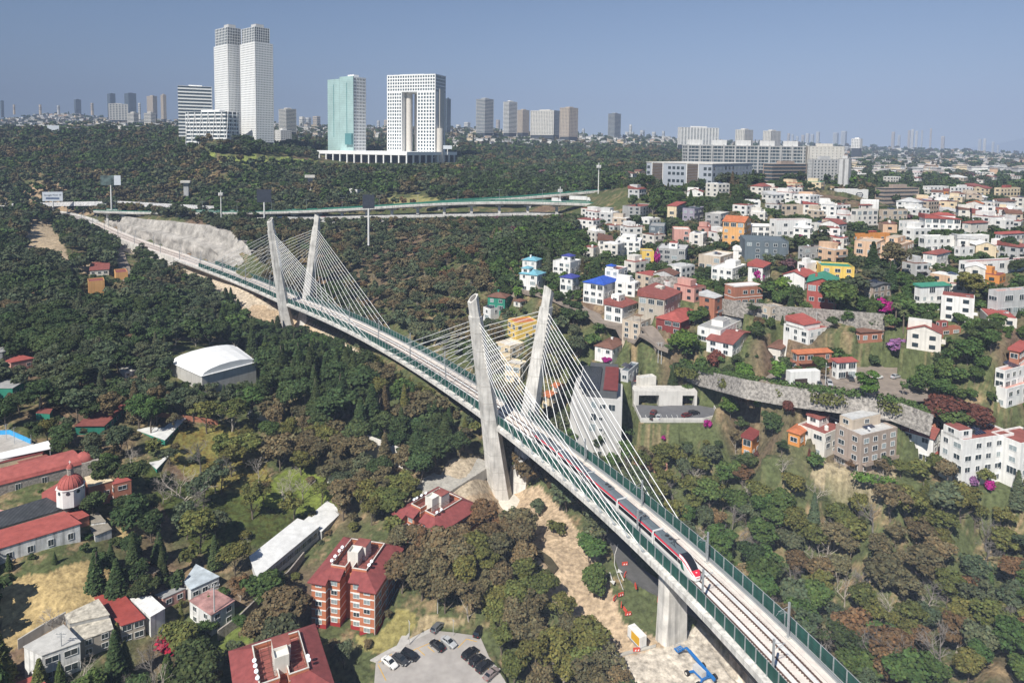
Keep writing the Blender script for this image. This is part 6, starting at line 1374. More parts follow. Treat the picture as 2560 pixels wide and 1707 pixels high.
def put_tree(kd, P, H_, coln, px, py, label=None):
    r = random.Random(int(P[0] * 13 + P[1] * 7)); v = r.randrange(4); wd_ = r.uniform(.85, 1.4)
    sz = 'small' if H_ < 6 else ('medium' if H_ < 10 else 'large')
    head = f'{coln} {HEADN[kd]}' if kd in ('conifer', 'bush') else (f'{sz} {coln} {HEADN[kd]}' if kd != 'bare' else f'{sz} {HEADN[kd]}')
    head = head.replace('dark green dark', 'dark green')
    t = thing(TN[kd], label or place_label(px, py, head), 'tree' if kd != 'bush' else 'bush', P, r.uniform(0, 6.28), 'trees and bushes of the valley'); t.scale = (H_ * wd_, H_ * wd_, H_)
    if kd == 'bare': link('branches', BARE[v], t); return t
    c_, tr = PROTO[kd, v]; o = link('crown', c_, t); f = r.uniform(.8, 1.25); cc = PAL[coln]; o.color = (cc[0] * f * r.uniform(.9, 1.15), cc[1] * f, cc[2] * f, 1)
    if kd != 'bush': link('trunk', tr, t)
    return t
# ---- colour and kind zones (photo pixels): polygon, {kind: weight}, {colour: weight}, spacing, height range
ALL = [(-80, 330), (2640, 330), (2640, 1850), (-80, 1850)]
TZ = [
 ([(560, 700), (860, 870), (960, 1030), (900, 1130), (620, 1000), (540, 900)], dict(conifer=4, broad=4, euca=1.5), {'dark green': 6, 'mid green': 2, 'grey green': 2}, 5.2, (9, 17)),
 ([(620, 1000), (960, 900), (1200, 1080), (1180, 1180), (1000, 1220), (700, 1190)], dict(broad=5, conifer=1, airy=1, euca=1), {'dark green': 4, 'brownish': 3, 'olive': 2, 'mid green': 3}, 4.5, (8.5, 13)),
 ([(260, 1130), (560, 1040), (760, 1150), (860, 1290), (560, 1430), (400, 1330)], dict(airy=3, bare=4, broad=2, bush=3), {'grey green': 4, 'olive': 2, 'brownish': 3, 'mid green': 1}, 6.8, (8, 15)),
 ([(-80, 560), (620, 680), (760, 860), (560, 1100), (-80, 1120)], dict(broad=7, euca=3, conifer=.5, airy=1.5), {'dark green': 7, 'grey green': 5, 'brownish': 2, 'mid green': 1.5}, 5.3, (9, 14.5)),
 ([(760, 1290), (1000, 1200), (1260, 1300), (1400, 1500), (1560, 1707), (1560, 1850), (1250, 1850), (1060, 1560), (930, 1480)], dict(broad=6, airy=3, euca=1, round=1), {'olive': 5, 'brownish': 4, 'rust brown': 2, 'mid green': 2, 'yellow green': .7}, 4.2, (8, 12)),
 ([(0, 1380), (600, 1400), (700, 1480), (560, 1707), (560, 1850), (-80, 1850), (-80, 1500)], dict(conifer=5, broad=3, bare=2, airy=1), {'dark green': 5, 'olive': 3, 'mid green': 2}, 4.8, (6, 12)),
 ([(1560, 1180), (1750, 1130), (2640, 1230), (2640, 1850), (2250, 1850), (1620, 1290)], dict(broad=5, airy=5, euca=2, bare=3.2, round=.8, conifer=.6), {'brownish': 5, 'olive': 4.5, 'grey green': 2, 'rust brown': 1.3, 'mid green': 2.4, 'dark green': 1.8}, 3.9, (7.5, 11.5)),
 ([(1500, 1000), (1800, 1050), (2640, 1150), (2640, 1300), (1700, 1250), (1540, 1150)], dict(broad=5, round=2, airy=2, conifer=1.5), {'mid green': 4, 'olive': 3, 'dark green': 3, 'brownish': 2, 'reddish': .7}, 4.1, (6.5, 10.5)),
 ([(1560, 780), (2640, 760), (2640, 1160), (1800, 1060), (1600, 960)], dict(round=4, broad=5, conifer=1, airy=1), {'mid green': 5, 'dark green': 3, 'bright green': 1.3, 'rust brown': 2, 'olive': 2, 'reddish': 1, 'dusty purple': .5}, 3.8, (4.5, 10)),
 ([(1150, 430), (2640, 430), (2640, 800), (1500, 830), (1250, 800), (1200, 600)], dict(round=4, broad=5, euca=1.5, conifer=1.2), {'mid green': 4, 'dark green': 4, 'grey green': 2, 'bright green': .8, 'brownish': 1.5, 'dusty purple': .5}, 4.0, (5, 11)),
 ([(640, 520), (1420, 500), (1420, 640), (1250, 820), (1080, 860), (900, 800), (760, 640)], dict(broad=5, airy=4, bush=2, euca=1), {'grey green': 5, 'brownish': 3, 'rust brown': .8, 'dark green': 3, 'mid green': 1.5}, 4.6, (5.5, 11)),
 (ALL, dict(broad=5, round=2, euca=1, airy=1), {'dark green': 4, 'mid green': 2.5, 'grey green': 4, 'brownish': 3.5, 'olive': 1.5, 'straw': .5}, 5.6, (8, 13)),
]
CLEAR = [p for p, c, d in COVER if c in (SAND, PALE) or d in (620,)] + [
 [(905,1760),(880,1660),(945,1622),(990,1520),(1060,1530),(1195,1570),(1240,1640),(1290,1760)],
 [(560,1270),(640,1270),(620,1310),(560,1350),(520,1330)], [(470,1100),(560,1080),(600,1120),(560,1160),(490,1150)],
 [(1180,1240),(1130,1270),(1060,1290),(1010,1250),(1130,1150),(1230,1130),(1250,1220)],
 [(0,1460),(130,1420),(205,1400),(260,1420),(230,1500),(120,1580),(0,1640)], [(-80,1085),(30,1080),(84,1108),(60,1150),(-80,1200)],
 [(1560,700),(1760,850),(1640,900),(1700,930),(1640,960),(1560,860),(1420,800),(1300,770),(1320,740),(1450,790)],
 [(2080,930),(2290,905),(2300,960),(2240,1000),(2140,990),(2060,970)], [(60,570),(130,565),(170,640),(230,640),(220,680),(60,640)],
 [(290,620),(350,640),(340,720),(305,730),(290,680)], [(500,386),(640,388),(790,400),(782,414),(640,412),(520,402)], [(960,493),(1040,488),(1100,498),(1090,516),(960,520)],
 [(1370,1370),(1500,1370),(1640,1500),(1700,1640),(1560,1700),(1460,1520)], [(60,755),(130,760),(130,800),(60,800)],
 [(297,576),(381,603),(517,660),(640,695),(650,650),(572,590),(463,554),(380,542),(290,540)], [(1490,1340),(1545,1330),(1600,1400),(1700,1470),(1900,1620),(1760,1600),(1560,1480),(1520,1420)], [(1310,1350),(1350,1362),(1405,1418),(1340,1510),(1310,1500),(1350,1410),(1318,1385)], [(480,1640),(620,1560),(650,1600),(560,1707),(480,1707)]]
KA = np.array([(a, b, c, d, e) for a, b, c, d, e in KEEP])
_trk = np.array([track(s) for s in np.arange(0, STOT, 4)]); _tx, _ty = proj(_trk)
_e = np.array([track(s, -7.6, -2.5) for s in np.arange(0, STOT, 4)]); _ex_, _ey = proj(_e); _ed = _e @ FWD; _o = np.argsort(_ex_)
rs = np.random.RandomState(17); cand = []
lnY = 132.0; rows = []
while lnY < 1050:
    st = 3.3 if lnY < 420 else (4.4 if lnY < 640 else 5.6)
    xs = np.arange(-lnY * .86, lnY * .9, st); rows.append(np.stack([xs + rs.uniform(-st * .45, st * .45, len(xs)), lnY + rs.uniform(-st * .45, st * .45, len(xs))], 1)); lnY += st
G = np.concatenate(rows); GZ = HT(G[:, 0], G[:, 1]); P3 = np.column_stack([G, GZ]); gx, gy = proj(P3); gd = P3 @ FWD
ok = (gx > -70) & (gx < 2630) & (gy < 1880) & (gy > 335)
for poly in CLEAR: ok &= ~inpoly(gx, gy, poly)
for poly, z in PADS[:2] + PADS[NP0 - 4:]:
    xs_ = [p[0] for p in poly]; ys_ = [p[1] for p in poly]; m_ = ok & (G[:, 0] > min(xs_)) & (G[:, 0] < max(xs_)) & (G[:, 1] > min(ys_)) & (G[:, 1] < max(ys_))
    if m_.any(): ii = np.where(m_)[0]; ok[ii[inpoly(G[ii, 0], G[ii, 1], poly)]] = False
dtr = np.full(len(G), 1e9)
for q in _trk: dtr = np.minimum(dtr, np.hypot(G[:, 0] - q[0], G[:, 1] - q[1]))
iz = np.where(ok)[0]; zone = np.full(len(G), len(TZ) - 1)
for k in range(len(TZ) - 1, -1, -1): zone[iz[inpoly(gx[iz], gy[iz], TZ[k][0])]] = k
trees = []; grid = {}
order = rs.permutation(iz)
for i in order:
    kk = TZ[zone[i]]; sp = kk[3] * (1 + max(0, gd[i] - 450) / 2500); x, y, z = P3[i]
    cell = (int(x // 10), int(y // 10)); bad = False
    for a_ in (-1, 0, 1):
        for b_ in (-1, 0, 1):
            for (u, v, s2) in grid.get((cell[0] + a_, cell[1] + b_), ()):
                if (u - x) ** 2 + (v - y) ** 2 < ((sp + s2) / 2) ** 2: bad = True; break
    if bad: continue
    H_ = rs.uniform(*kk[4]); kinds = list(kk[1]); w = np.array([kk[1][q] for q in kinds], float); kd = kinds[rs.choice(len(kinds), p=w / w.sum())]
    if gd[i] > 380 and kd == 'bare': kd = 'airy'
    if kd == 'bush': H_ *= .35
    if kd == 'conifer': H_ *= 1.15
    # trackside clearance
    if dtr[i] < 10:
        room = (zdeck(y) - 6) - z
        if room < 3 or y > 455: continue
        H_ = min(H_, room * .8)
    # never hide the deck, traced buildings
    d = gd[i]; s_ = F / d; half = H_ * .34 * s_
    for _try in range(7):
        top = gy[i] - H_ * s_; L_, R_ = gx[i] - H_ * .3 * s_, gx[i] + H_ * .3 * s_; hid = False
        if y < 440:
            e_y = np.interp(gx[i], _ex_[_o], _ey[_o]); e_d = np.interp(gx[i], _ex_[_o], _ed[_o])
            if d < e_d - 3 and top < e_y + 3 and gy[i] > e_y: hid = True
        if not hid:
            hk = (KA[:, 0] < R_) & (KA[:, 1] > L_) & (KA[:, 3] > top) & (KA[:, 2] < gy[i]) & (KA[:, 4] > d - 4); hid = bool(hk.any())
        if not hid: break
        H_ *= .7
    if hid or H_ < 1.3: continue
    if H_ < 2.6: kd = 'bush'
    cols = list(kk[2]); w = np.array([kk[2][q] for q in cols], float)
    # neighbouring trees lean to one colour: pick by a slow noise
    nv = fbm(np.array([x]), np.array([y]), .03, 77, 2)[0]; pcs = w / w.sum(); cs = np.cumsum(pcs); u_ = (nv - .25) * 2 * .6 + rs.uniform() * .4; cn = cols[int(np.searchsorted(cs, min(max(u_, 0), .999)))]
    if H_ < 4 and kd in ('euca', 'airy', 'bare', 'broad'): kd = 'bush' if rs.uniform() < .5 else 'round'
    trees.append((H_ * s_, kd, float(x), float(y), float(z), float(H_), cn, float(gx[i]), float(gy[i] - H_ * s_ * .5), float(d)))
    grid.setdefault(cell, []).append((x, y, sp if H_ > 5 else sp * .6))
trees.sort(key=lambda q: -q[0]); quota = {}; rest = []
for sz_, kd, x, y, z, H_, cn, px, py, d in trees:
    if -30 < px < 2590 and py < 1735 and quota.get(kd, 0) < 290 and d < 700: quota[kd] = quota.get(kd, 0) + 1; put_tree(kd, (x, y, z - .1), H_, cn, px, py)
    else: rest.append((kd, x, y, z, H_, cn, px, py, d))
print('TREES', len(trees), quota, len(rest))
LOW = {}
for kd in SPEC:
    for v in range(3):
        for lv, (n_, f) in enumerate(((480, 2.2), (150, 3.9))): LOW[kd, v, lv] = crown_np(kd, n_, SPEC[kd][1] * f, 300 + v)
def mass(name, label, items, seed):
    rs = np.random.RandomState(seed); Vs, Cs = [], []
    for kd, x, y, z, H_, cn, px, py, d in items:
        kd = 'airy' if kd == 'bare' else kd
        V, c = LOW[kd, rs.randint(3), 0 if d < 520 else 1]; th = rs.uniform(0, 6.28); ct, st = cos(th), sin(th); w_ = H_ * rs.uniform(.9, 1.3)
        Vs.append(np.stack([(V[:, 0] * ct - V[:, 1] * st) * w_ + x, (V[:, 0] * st + V[:, 1] * ct) * w_ + y, V[:, 2] * H_ + z - .3], 1)); Cs.append(c * np.array(PAL[cn]) * rs.uniform(.8, 1.25))
    if Vs: V = np.concatenate(Vs).astype(np.float32); link(name, np_mesh(name, V, qf(len(V) // 4), LEAF, np.concatenate(Cs)), label=label, cat='woodland', kind='stuff')
mass('woodland', 'dense woodland on the far slopes and the ridge under the towers', [q for q in rest if q[8] > 430], 1)
mass('undergrowth', 'lesser trees and scrub filling the valley between the larger trees', [q for q in rest if q[8] <= 430], 2)
# far tree cover among the city hills
far_items = []; r = random.Random(23); t_ = 0
while len(far_items) < 3800 and t_ < 30000:
    t_ += 1; px = r.uniform(-60, 2620); py = r.choice((r.uniform(285, 345), r.uniform(330, 400), r.uniform(370, 430)))
    yc = np.interp(px, [0, 400, 700, 1100, 1500, 2000, 2400, 2560], [273, 288, 305, 315, 334, 356, 378, 380])
    if py < yc: continue
    O = hit(px, py)
    if not 980 < O[1] < 6500: continue
    far_items.append((r.choice(('broad', 'round', 'broad', 'conifer')), O[0], O[1], O[2], r.uniform(9, 15) * (1 + O[1] / 5000), r.choice(('dark green', 'mid green', 'dark green', 'grey green', 'brownish')), px, py, O[1]))
mass('far_trees', 'hazy tree cover between the houses of the far hills', far_items, 3)
# ================================================================ highway
def spline(pts, n=60):
    P = np.array(pts, float); t = np.concatenate([[0], np.cumsum(np.linalg.norm(np.diff(P, axis=0), axis=1))]); q = np.linspace(0, t[-1], n); R_ = np.stack([np.interp(q, t, P[:, i]) for i in range(3)], 1)
    k = np.ones(7) / 7; S_ = R_.copy()
    for i in range(3): S_[3:-3, i] = np.convolve(R_[:, i], k, 'valid')
    return S_
def ribbon_secs(P, prof):
    D = np.gradient(P[:, :2], axis=0); D /= np.linalg.norm(D, axis=1, keepdims=True); N_ = np.stack([D[:, 1], -D[:, 0]], 1)
    return [[(p[0] + n[0] * u, p[1] + n[1] * u, p[2] + v) for u, v in prof] for p, n in zip(P, N_)]
GRAIL = M('green_railing', (.03, .16, .11), .6)
def viaduct(name, label, pts, w, piers=26, hgt=2.0, rail=True):
    P = spline([at(*q) for q in pts], 90); t = thing(name, label, 'viaduct', tuple(P[45])); o = P[45].copy(); P = P - o; s = 1
    m = MB(); m.loft(ribbon_secs(P, [(-w / 2, -.9), (-w / 4, -hgt), (w / 4, -hgt), (w / 2, -.9), (w / 2, 0), (-w / 2, 0)]), CONC); m.build('deck', t)
    m = MB(); m.loft(ribbon_secs(P, [(-w / 2 + .6, .01), (w / 2 - .6, .01), (w / 2 - .6, .06), (-w / 2 + .6, .06)]), ASPH); m.build('carriageway', t)
    for sd in (-1, 1):
        m = MB(); m.loft(ribbon_secs(P, [(sd * w / 2 - .2, 0), (sd * w / 2 + .2, 0), (sd * w / 2 + .2, 1.1), (sd * w / 2 - .2, 1.1)]), CONC); m.build('parapet', t)
        if rail: m = MB(); m.loft(ribbon_secs(P, [(sd * w / 2 - .05, 1.1), (sd * w / 2 + .05, 1.1), (sd * w / 2 + .05, 1.9), (sd * w / 2 - .05, 1.9)]), GRAIL); m.build('railing', t)
    step = max(2, int(90 * piers / (np.linalg.norm(np.diff(P, axis=0), axis=1).sum())))
    for i in range(step // 2, 90, step):
        g = hz(P[i][0] + o[0], P[i][1] + o[1]) - o[2] - 1
        if g < P[i][2] - hgt - 1: m = MB(); m.box((P[i][0] - 1.1, P[i][1] - 1.1, g), (P[i][0] + 1.1, P[i][1] + 1.1, P[i][2] - hgt - 1), CONC); m.box((P[i][0] - 3.2, P[i][1] - 1.3, P[i][2] - hgt - 1), (P[i][0] + 3.2, P[i][1] + 1.3, P[i][2] - hgt), CONC); m.build('pier', t, fix=False)
    return P + o, t
HWA, _ = viaduct('highway_viaduct', 'long elevated highway on concrete piers curving behind the far pylons', [(250,528,650),(346,531,625),(463,532,610),(640,532,595),(776,528,580),(912,521,565),(1048,512,552),(1160,507,542),(1280,505,532),(1400,508,522),(1520,512,512),(1600,516,505)], 13)
HWB, _ = viaduct('highway_ramp', 'upper highway ramp rising to the right above the main viaduct', [(1060,511,570),(1160,503,574),(1280,497,575),(1400,487,578),(1525,475,585),(1600,468,595)], 9)
HWC, _ = viaduct('highway_ramp', 'short curved ramp below the dark trees near the institute', [(1440,452,700),(1490,457,680),(1545,467,655),(1590,475,640)], 8)
LR, _ = viaduct('service_road_bridge', 'lower service road bridge below the elevated highway', [(640,546,590),(780,545,572),(900,543,560),(1050,540,548),(1200,537,536),(1320,534,528),(1430,538,520)], 9, piers=60, rail=False)
# graffiti walls
def wallstrip(name, label, pts, h, mat, th=.4, cat='wall', base=1.5):
    P = [np.array(hit(*q)) if len(q) == 2 else np.array(at(*q)) for q in pts]; o = P[0]; t = thing(name, label, cat, tuple(o)); m = MB()
    n = len(P)
    for a_, b_ in zip(P, P[1:]):
        k = max(1, int(np.linalg.norm(b_ - a_) / 4))
        for i in range(k):
            p = a_ + (b_ - a_) * i / k - o; q = a_ + (b_ - a_) * (i + 1) / k - o; d = (q - p)[:2] / (np.linalg.norm((q - p)[:2]) + 1e-9); nx, ny = -d[1] * th / 2, d[0] * th / 2
            hh = h if not callable(h) else h()
            m.add([(p[0] - nx, p[1] - ny, p[2] - base), (q[0] - nx, q[1] - ny, q[2] - base), (q[0] + nx, q[1] + ny, q[2] - base), (p[0] + nx, p[1] + ny, p[2] - base),
                   (p[0] - nx, p[1] - ny, p[2] + hh), (q[0] - nx, q[1] - ny, q[2] + hh), (q[0] + nx, q[1] + ny, q[2] + hh), (p[0] + nx, p[1] + ny, p[2] + hh)], [(0, 3, 2, 1), (4, 5, 6, 7), (0, 1, 5, 4), (1, 2, 6, 5), (2, 3, 7, 6), (3, 0, 4, 7)], mat)
    m.build('wall_body', t, fix=False); return t
GRAF = M('painted_wall', (.62, .61, .6), .85, .5, .8)
wallstrip('graffiti_wall', 'white graffiti covered wall under the elevated highway right of the far pylons', [(888,556,556),(1000,553,550),(1130,549,540),(1262,545,530)], 3.6, GRAF)
wallstrip('graffiti_wall', 'colourful graffiti wall along the highway below the left billboards', [(30,516,720),(160,512,705),(300,510,690),(400,516,660),(560,524,640)], 3.0, GRAF)
wallstrip('retaining_wall', 'white corrugated hoarding along the road left of the far pylon tops', [(690,548,575),(790,552,568),(840,560,560)], 2.5, wall('lightgrey'))
# ---------------------------------------------------------------- vehicles
CARC = {}
def paint(c, col): 
    return M('car_paint_' + c, col, .25, .03, spec=.6)
PAINT = dict(white=(.72, .72, .7), black=(.012, .012, .014), grey=(.12, .125, .13), silver=(.42, .43, .44), darkgrey=(.04, .042, .045), red=(.35, .02, .02), bronze=(.25, .2, .19), maroon=(.12, .02, .02))
TYRE = M('tyre', (.02, .02, .02), .8); CARG = M('car_glass', (.015, .02, .024), .08, .1, spec=.8); LAMP = M('lamp_glass', (.6, .6, .58), .2)
def car_proto(c, kind='sedan'):
    if (c, kind) in CARC: return copy_tree(CARC[c, kind])
    t = link('parked_car', None); mt = paint(c, PAINT[c]); L = 4.6 if kind != 'van' else 5.2
    if kind == 'sedan': st = [(-2.3, .35, .72, .70), (-2.2, .3, .95, .80), (-1.5, .28, 1.02, .86), (-1.2, .28, 1.03, .88), (1.0, .28, .98, .88), (1.9, .28, .86, .84), (2.25, .33, .70, .74), (2.32, .4, .6, .66)]; cab = [(-1.75, .98, .74), (-1.05, 1.40, .62), (.2, 1.43, .62), (1.15, .98, .76)]
    elif kind == 'suv': st = [(-2.25, .4, .85, .8), (-2.2, .35, 1.1, .88), (-1.4, .33, 1.15, .9), (1.1, .33, 1.1, .9), (1.9, .33, 1.0, .88), (2.2, .4, .8, .78)]; cab = [(-2.15, 1.1, .78), (-1.8, 1.62, .68), (.3, 1.66, .68), (1.2, 1.1, .78)]
    else: st = [(-2.2, .4, .8, .75), (-2.1, .33, 1.0, .84), (1.3, .3, .98, .86), (1.95, .33, .8, .8)]; cab = [(-2.05, .98, .76), (-1.7, 1.45, .64), (.3, 1.48, .64), (1.2, .98, .74)]
    m = MB(); m.loft([[(x, -w * .92, z0), (x, w * .92, z0), (x, w, (z0 + z1) / 2), (x, w * .96, z1 - .06), (x, w * .8, z1), (x, -w * .8, z1), (x, -w * .96, z1 - .06), (x, -w, (z0 + z1) / 2)] for x, z0, z1, w in st], mt); body = m.build('body', t)
    m = MB(); m.loft([[(x, -w, z - (.0 if i in (1, 2) else .06)), (x, w, z - (.0 if i in (1, 2) else .06))] + [(x, w * 1.13, .95), (x, -w * 1.13, .95)] for i, (x, z, w) in enumerate(cab)], CARG); g = m.build('window_glass', body)
    m = MB(); (xa, za, wa), (xb, zb, wb) = cab[1], cab[2]; m.box((xa - .05, -wa, za), (xb + .05, wa, za + .05), mt)
    for sx in (-1, 1):
        m.bar((cab[0][0], sx * cab[0][2] * 1.06, cab[0][1]), (xa, sx * wa, za), .07, .05, mt); m.bar((cab[3][0], sx * cab[3][2] * 1.04, cab[3][1]), (xb, sx * wb, zb), .07, .05, mt); m.bar((-.35, sx * wa * 1.12, .98), (-.35, sx * wa * 1.0, za), .07, .05, mt)
    m.build('roof_panel', body, fix=False)
    w_ = MB(); w_.tube((0, -.11, 0), (0, .11, 0), .33, .33, TYRE, 14); tm = w_.mesh('tyre'); r_ = MB(); r_.tube((0, -.125, 0), (0, .125, 0), .2, .2, STEEL, 10); rm = r_.mesh('rim')
    for x in (-1.4, 1.4):
        for y in (-.78, .78): q = link('wheel', tm, t, loc=(x, y, .33)); link('rim', rm, q)
    fx = st[-2][0]
    for y in (-.6, .6): h_ = MB(); h_.box((fx - .12, y - .17, .6), (fx + .06, y + .17, .74), LAMP); link('headlight', h_.mesh('headlight'), t)
    rx = st[0][0]
    for y in (-.62, .62): h_ = MB(); h_.box((rx - .02, y - .14, .66), (rx + .14, y + .14, .86), M('tail_light', (.3, .01, .01), .3)); link('tail_light', h_.mesh('tail_light'), t)
    CARC[c, kind] = t; kids(t); return t
def car(P, ang, c, kind, label, s=1.0):
    o = car_proto(c, kind); o.location = P; o.rotation_euler = (0, 0, ang); o.scale = (s, s, s); return props(o, label=label, cat='car', group='parked and driving cars')
def gdir(p, q, z): a_ = atz(*p, z); b_ = atz(*q, z); return a_, atan2(b_[1] - a_[1], b_[0] - a_[0])
# car park --------------------------------------------------------
def flat(name, pts, z, mat, th=.05, parent=None, kind='structure', **kw):
    P = [atz(px, py, z) for px, py in pts]; m = MB(); m.loft([[(p[0], p[1], z - .3) for p in P], [(p[0], p[1], z + th) for p in P]], mat); return m.build(name, parent, kind=kind, **kw)
LOTM = M('worn_concrete_paving', (.36, .335, .31), .9, .18, .25, bump=.01)
flat('parking_lot', [(940,1648),(978,1622),(1075,1575),(1130,1580),(1200,1590),(1222,1640),(1262,1700),(1300,1780),(930,1780),(936,1700)], Z_PARK, LOTM)
flat('pavement', [(925,1650),(960,1630),(1085,1566),(1095,1572),(975,1632),(940,1655)], Z_PARK, M('pale_kerb_paving', (.45, .43, .4), .9), .16)
flat('footpath', [(985,1628),(1022,1552),(1034,1554),(1010,1626)], Z_PARK, MATS['pale_kerb_paving'], .1)
YP = M('yellow_road_paint', (.62, .36, .03), .8, .2, 2); WP = M('white_road_paint', (.6, .59, .56), .8, .25, 2)
def line(name, a_, b_, z, w, mat, h=.02): A = atz(*a_, z + h); B = atz(*b_, z + h); m = MB(); m.bar(A, B, w, .02, mat); return m.build(name, None, fix=False, kind='structure')
for a_, b_ in (((946,1655),(980,1634)), ((1022,1629),(1074,1607)), ((1046,1622),(1062,1637)), ((1069,1615),(1086,1629)), ((1145,1618),(1166,1596)), ((1166,1596),(1192,1603)), ((1176,1621),(1200,1629)), ((1180,1621),(1236,1690)), ((1092,1603),(1108,1596)), ((945,1660),(965,1700))): line('parking_bay_line', a_, b_, Z_PARK + .06, .16, YP)
for (a_, b_), c, kd, lb in [(((962,1652),(986,1670)),'white','sedan','white sedan at the left end of the car park row'), (((988,1645),(1015,1662)),'darkgrey','sedan','dark grey sedan beside the white sedan in the car park'), (((1008,1636),(1040,1651)),'black','suv','black estate car, third in the left car park row'),
    (((1110,1632),(1076,1605)),'black','sedan','black sedan parked beside the silver sedan with tail facing the lot'), (((1108,1600),(1135,1619)),'silver','sedan','silver sedan with sunroof in the upper car park row'), (((1160,1650),(1190,1627)),'black','suv','uppermost of the three black cars in the right car park row'),
    (((1178,1667),(1207,1643)),'black','hatch','middle one of the three black cars in the right car park row'), (((1195,1684),(1226,1658)),'black','suv','lowest of the three black cars in the right car park row'), (((1214,1703),(1243,1676)),'bronze','sedan','dull brown grey car at the lower end of the right row'),
    (((1192,1592),(1202,1574)),'black','hatch','black car half under the tree at the top of the car park'), (((1088,1578),(1100,1566)),'grey','hatch','grey car in the tree shade above the car park')]:
    (p, an) = gdir(a_, b_, Z_PARK + .05); q = atz(*b_, Z_PARK); car(((p[0] + q[0]) / 2, (p[1] + q[1]) / 2, Z_PARK + .05), an, c, kd, lb)
# street, lot and highway cars
for (a_, b_), z, c, kd, lb in [(((2228,948),(2250,942)), Z_ST, 'silver', 'sedan', 'silver sedan parked on the sunlit street end'), (((2178,950),(2208,944)), Z_ST, 'white', 'suv', 'car under a silver cover on the sunlit street'), (((2122,945),(2132,957)), Z_ST, 'darkgrey', 'hatch', 'dark car in front of the red garage'),
    (((2072,958),(2076,966)), Z_ST, 'silver', 'hatch', 'silver car beside the white garage wall'), (((2046,960),(2050,968)), Z_ST, 'grey', 'hatch', 'grey car half hidden by round shrubs at the garage wall'),
    (((1630,1040),(1638,1030)), ZL + .06, 'maroon', 'suv', 'maroon car in the car deck, rear one of the left group'), (((1626,1052),(1632,1042)), ZL + .06, 'black', 'hatch', 'black car at the front left of the car deck'), (((1645,1052),(1647,1040)), ZL + .06, 'silver', 'sedan', 'silver car at the front of the car deck'), (((1722,1038),(1748,1034)), ZL + .06, 'black', 'suv', 'black van by the curved ramp of the car deck'), (((1712,1043),(1722,1040)), ZL + .06, 'maroon', 'hatch', 'dark red car left of the black van on the car deck')]:
    p, an = gdir(a_, b_, z); q = atz(*b_, z); car(((p[0] + q[0]) / 2, (p[1] + q[1]) / 2, z + .05), an, c, kd, lb, .95)
r = random.Random(4)
for k, (V_, off) in enumerate([(HWA, -3), (HWA, 2.5), (HWB, 0), (LR, 1.5)]):
    for i in range(6, 84, 9 if k < 2 else 14):
        j = i + r.randrange(4); d = V_[j + 1] - V_[j]; an = atan2(d[1], d[0]); nx, ny = sin(an), -cos(an); px_, py_ = proj(np.array([V_[j]])); c = r.choice(['white', 'silver', 'grey', 'black', 'red'])
        car((V_[j][0] + nx * off, V_[j][1] + ny * off, V_[j][2] + .08), an + (pi if off > 0 else 0), c, r.choice(['sedan', 'suv', 'hatch']), place_label(float(px_[0]), float(py_[0]), f'small {c} car driving on the highway'))
# white lorries
def lorry(P, an, L, lb):
    t = thing('lorry', lb, 'truck', P, an); m = MB(); m.box((-L / 2, -1.25, 1.1), (L / 2 - 2.8, 1.25, 4.0), wall('white')); m.build('cargo_box', t, fix=False)
    m = MB(); m.loft([[(x, -1.15, .6), (x, 1.15, .6), (x, 1.15, z), (x, -1.15, z)] for x, z in ((L / 2 - 2.6, 3.2), (L / 2 - .8, 3.2), (L / 2 - .3, 1.8), (L / 2, 1.6))], wall('white')); cab = m.build('cab', t)
    m = MB(); m.box((L / 2 - .62, -1.0, 2.0), (L / 2 - .5, 1.0, 2.9), CARG); m.build('windscreen', cab, fix=False)
    w_ = MB(); w_.tube((0, -.3, 0), (0, .3, 0), .5, .5, TYRE, 12); wm = w_.mesh('wheel')
    for x in (-L / 2 + 1.2, -L / 2 + 2.4, L / 2 - 1.6):
        for y in (-1.0, 1.0): link('wheel', wm, t, loc=(x, y, .5))
d = HWB[52] - HWB[50]
p = at(1450, 504, 528); d = HWA[74] - HWA[70]; lorry((p[0], p[1], p[2] + .3), atan2(d[1], d[0]), 17, 'long white articulated lorry on the main highway viaduct')
p = HWA[78]; lorry((p[0], p[1], p[2] + .1), atan2(d[1], d[0]), 8, 'short white box lorry in front of the long lorry')
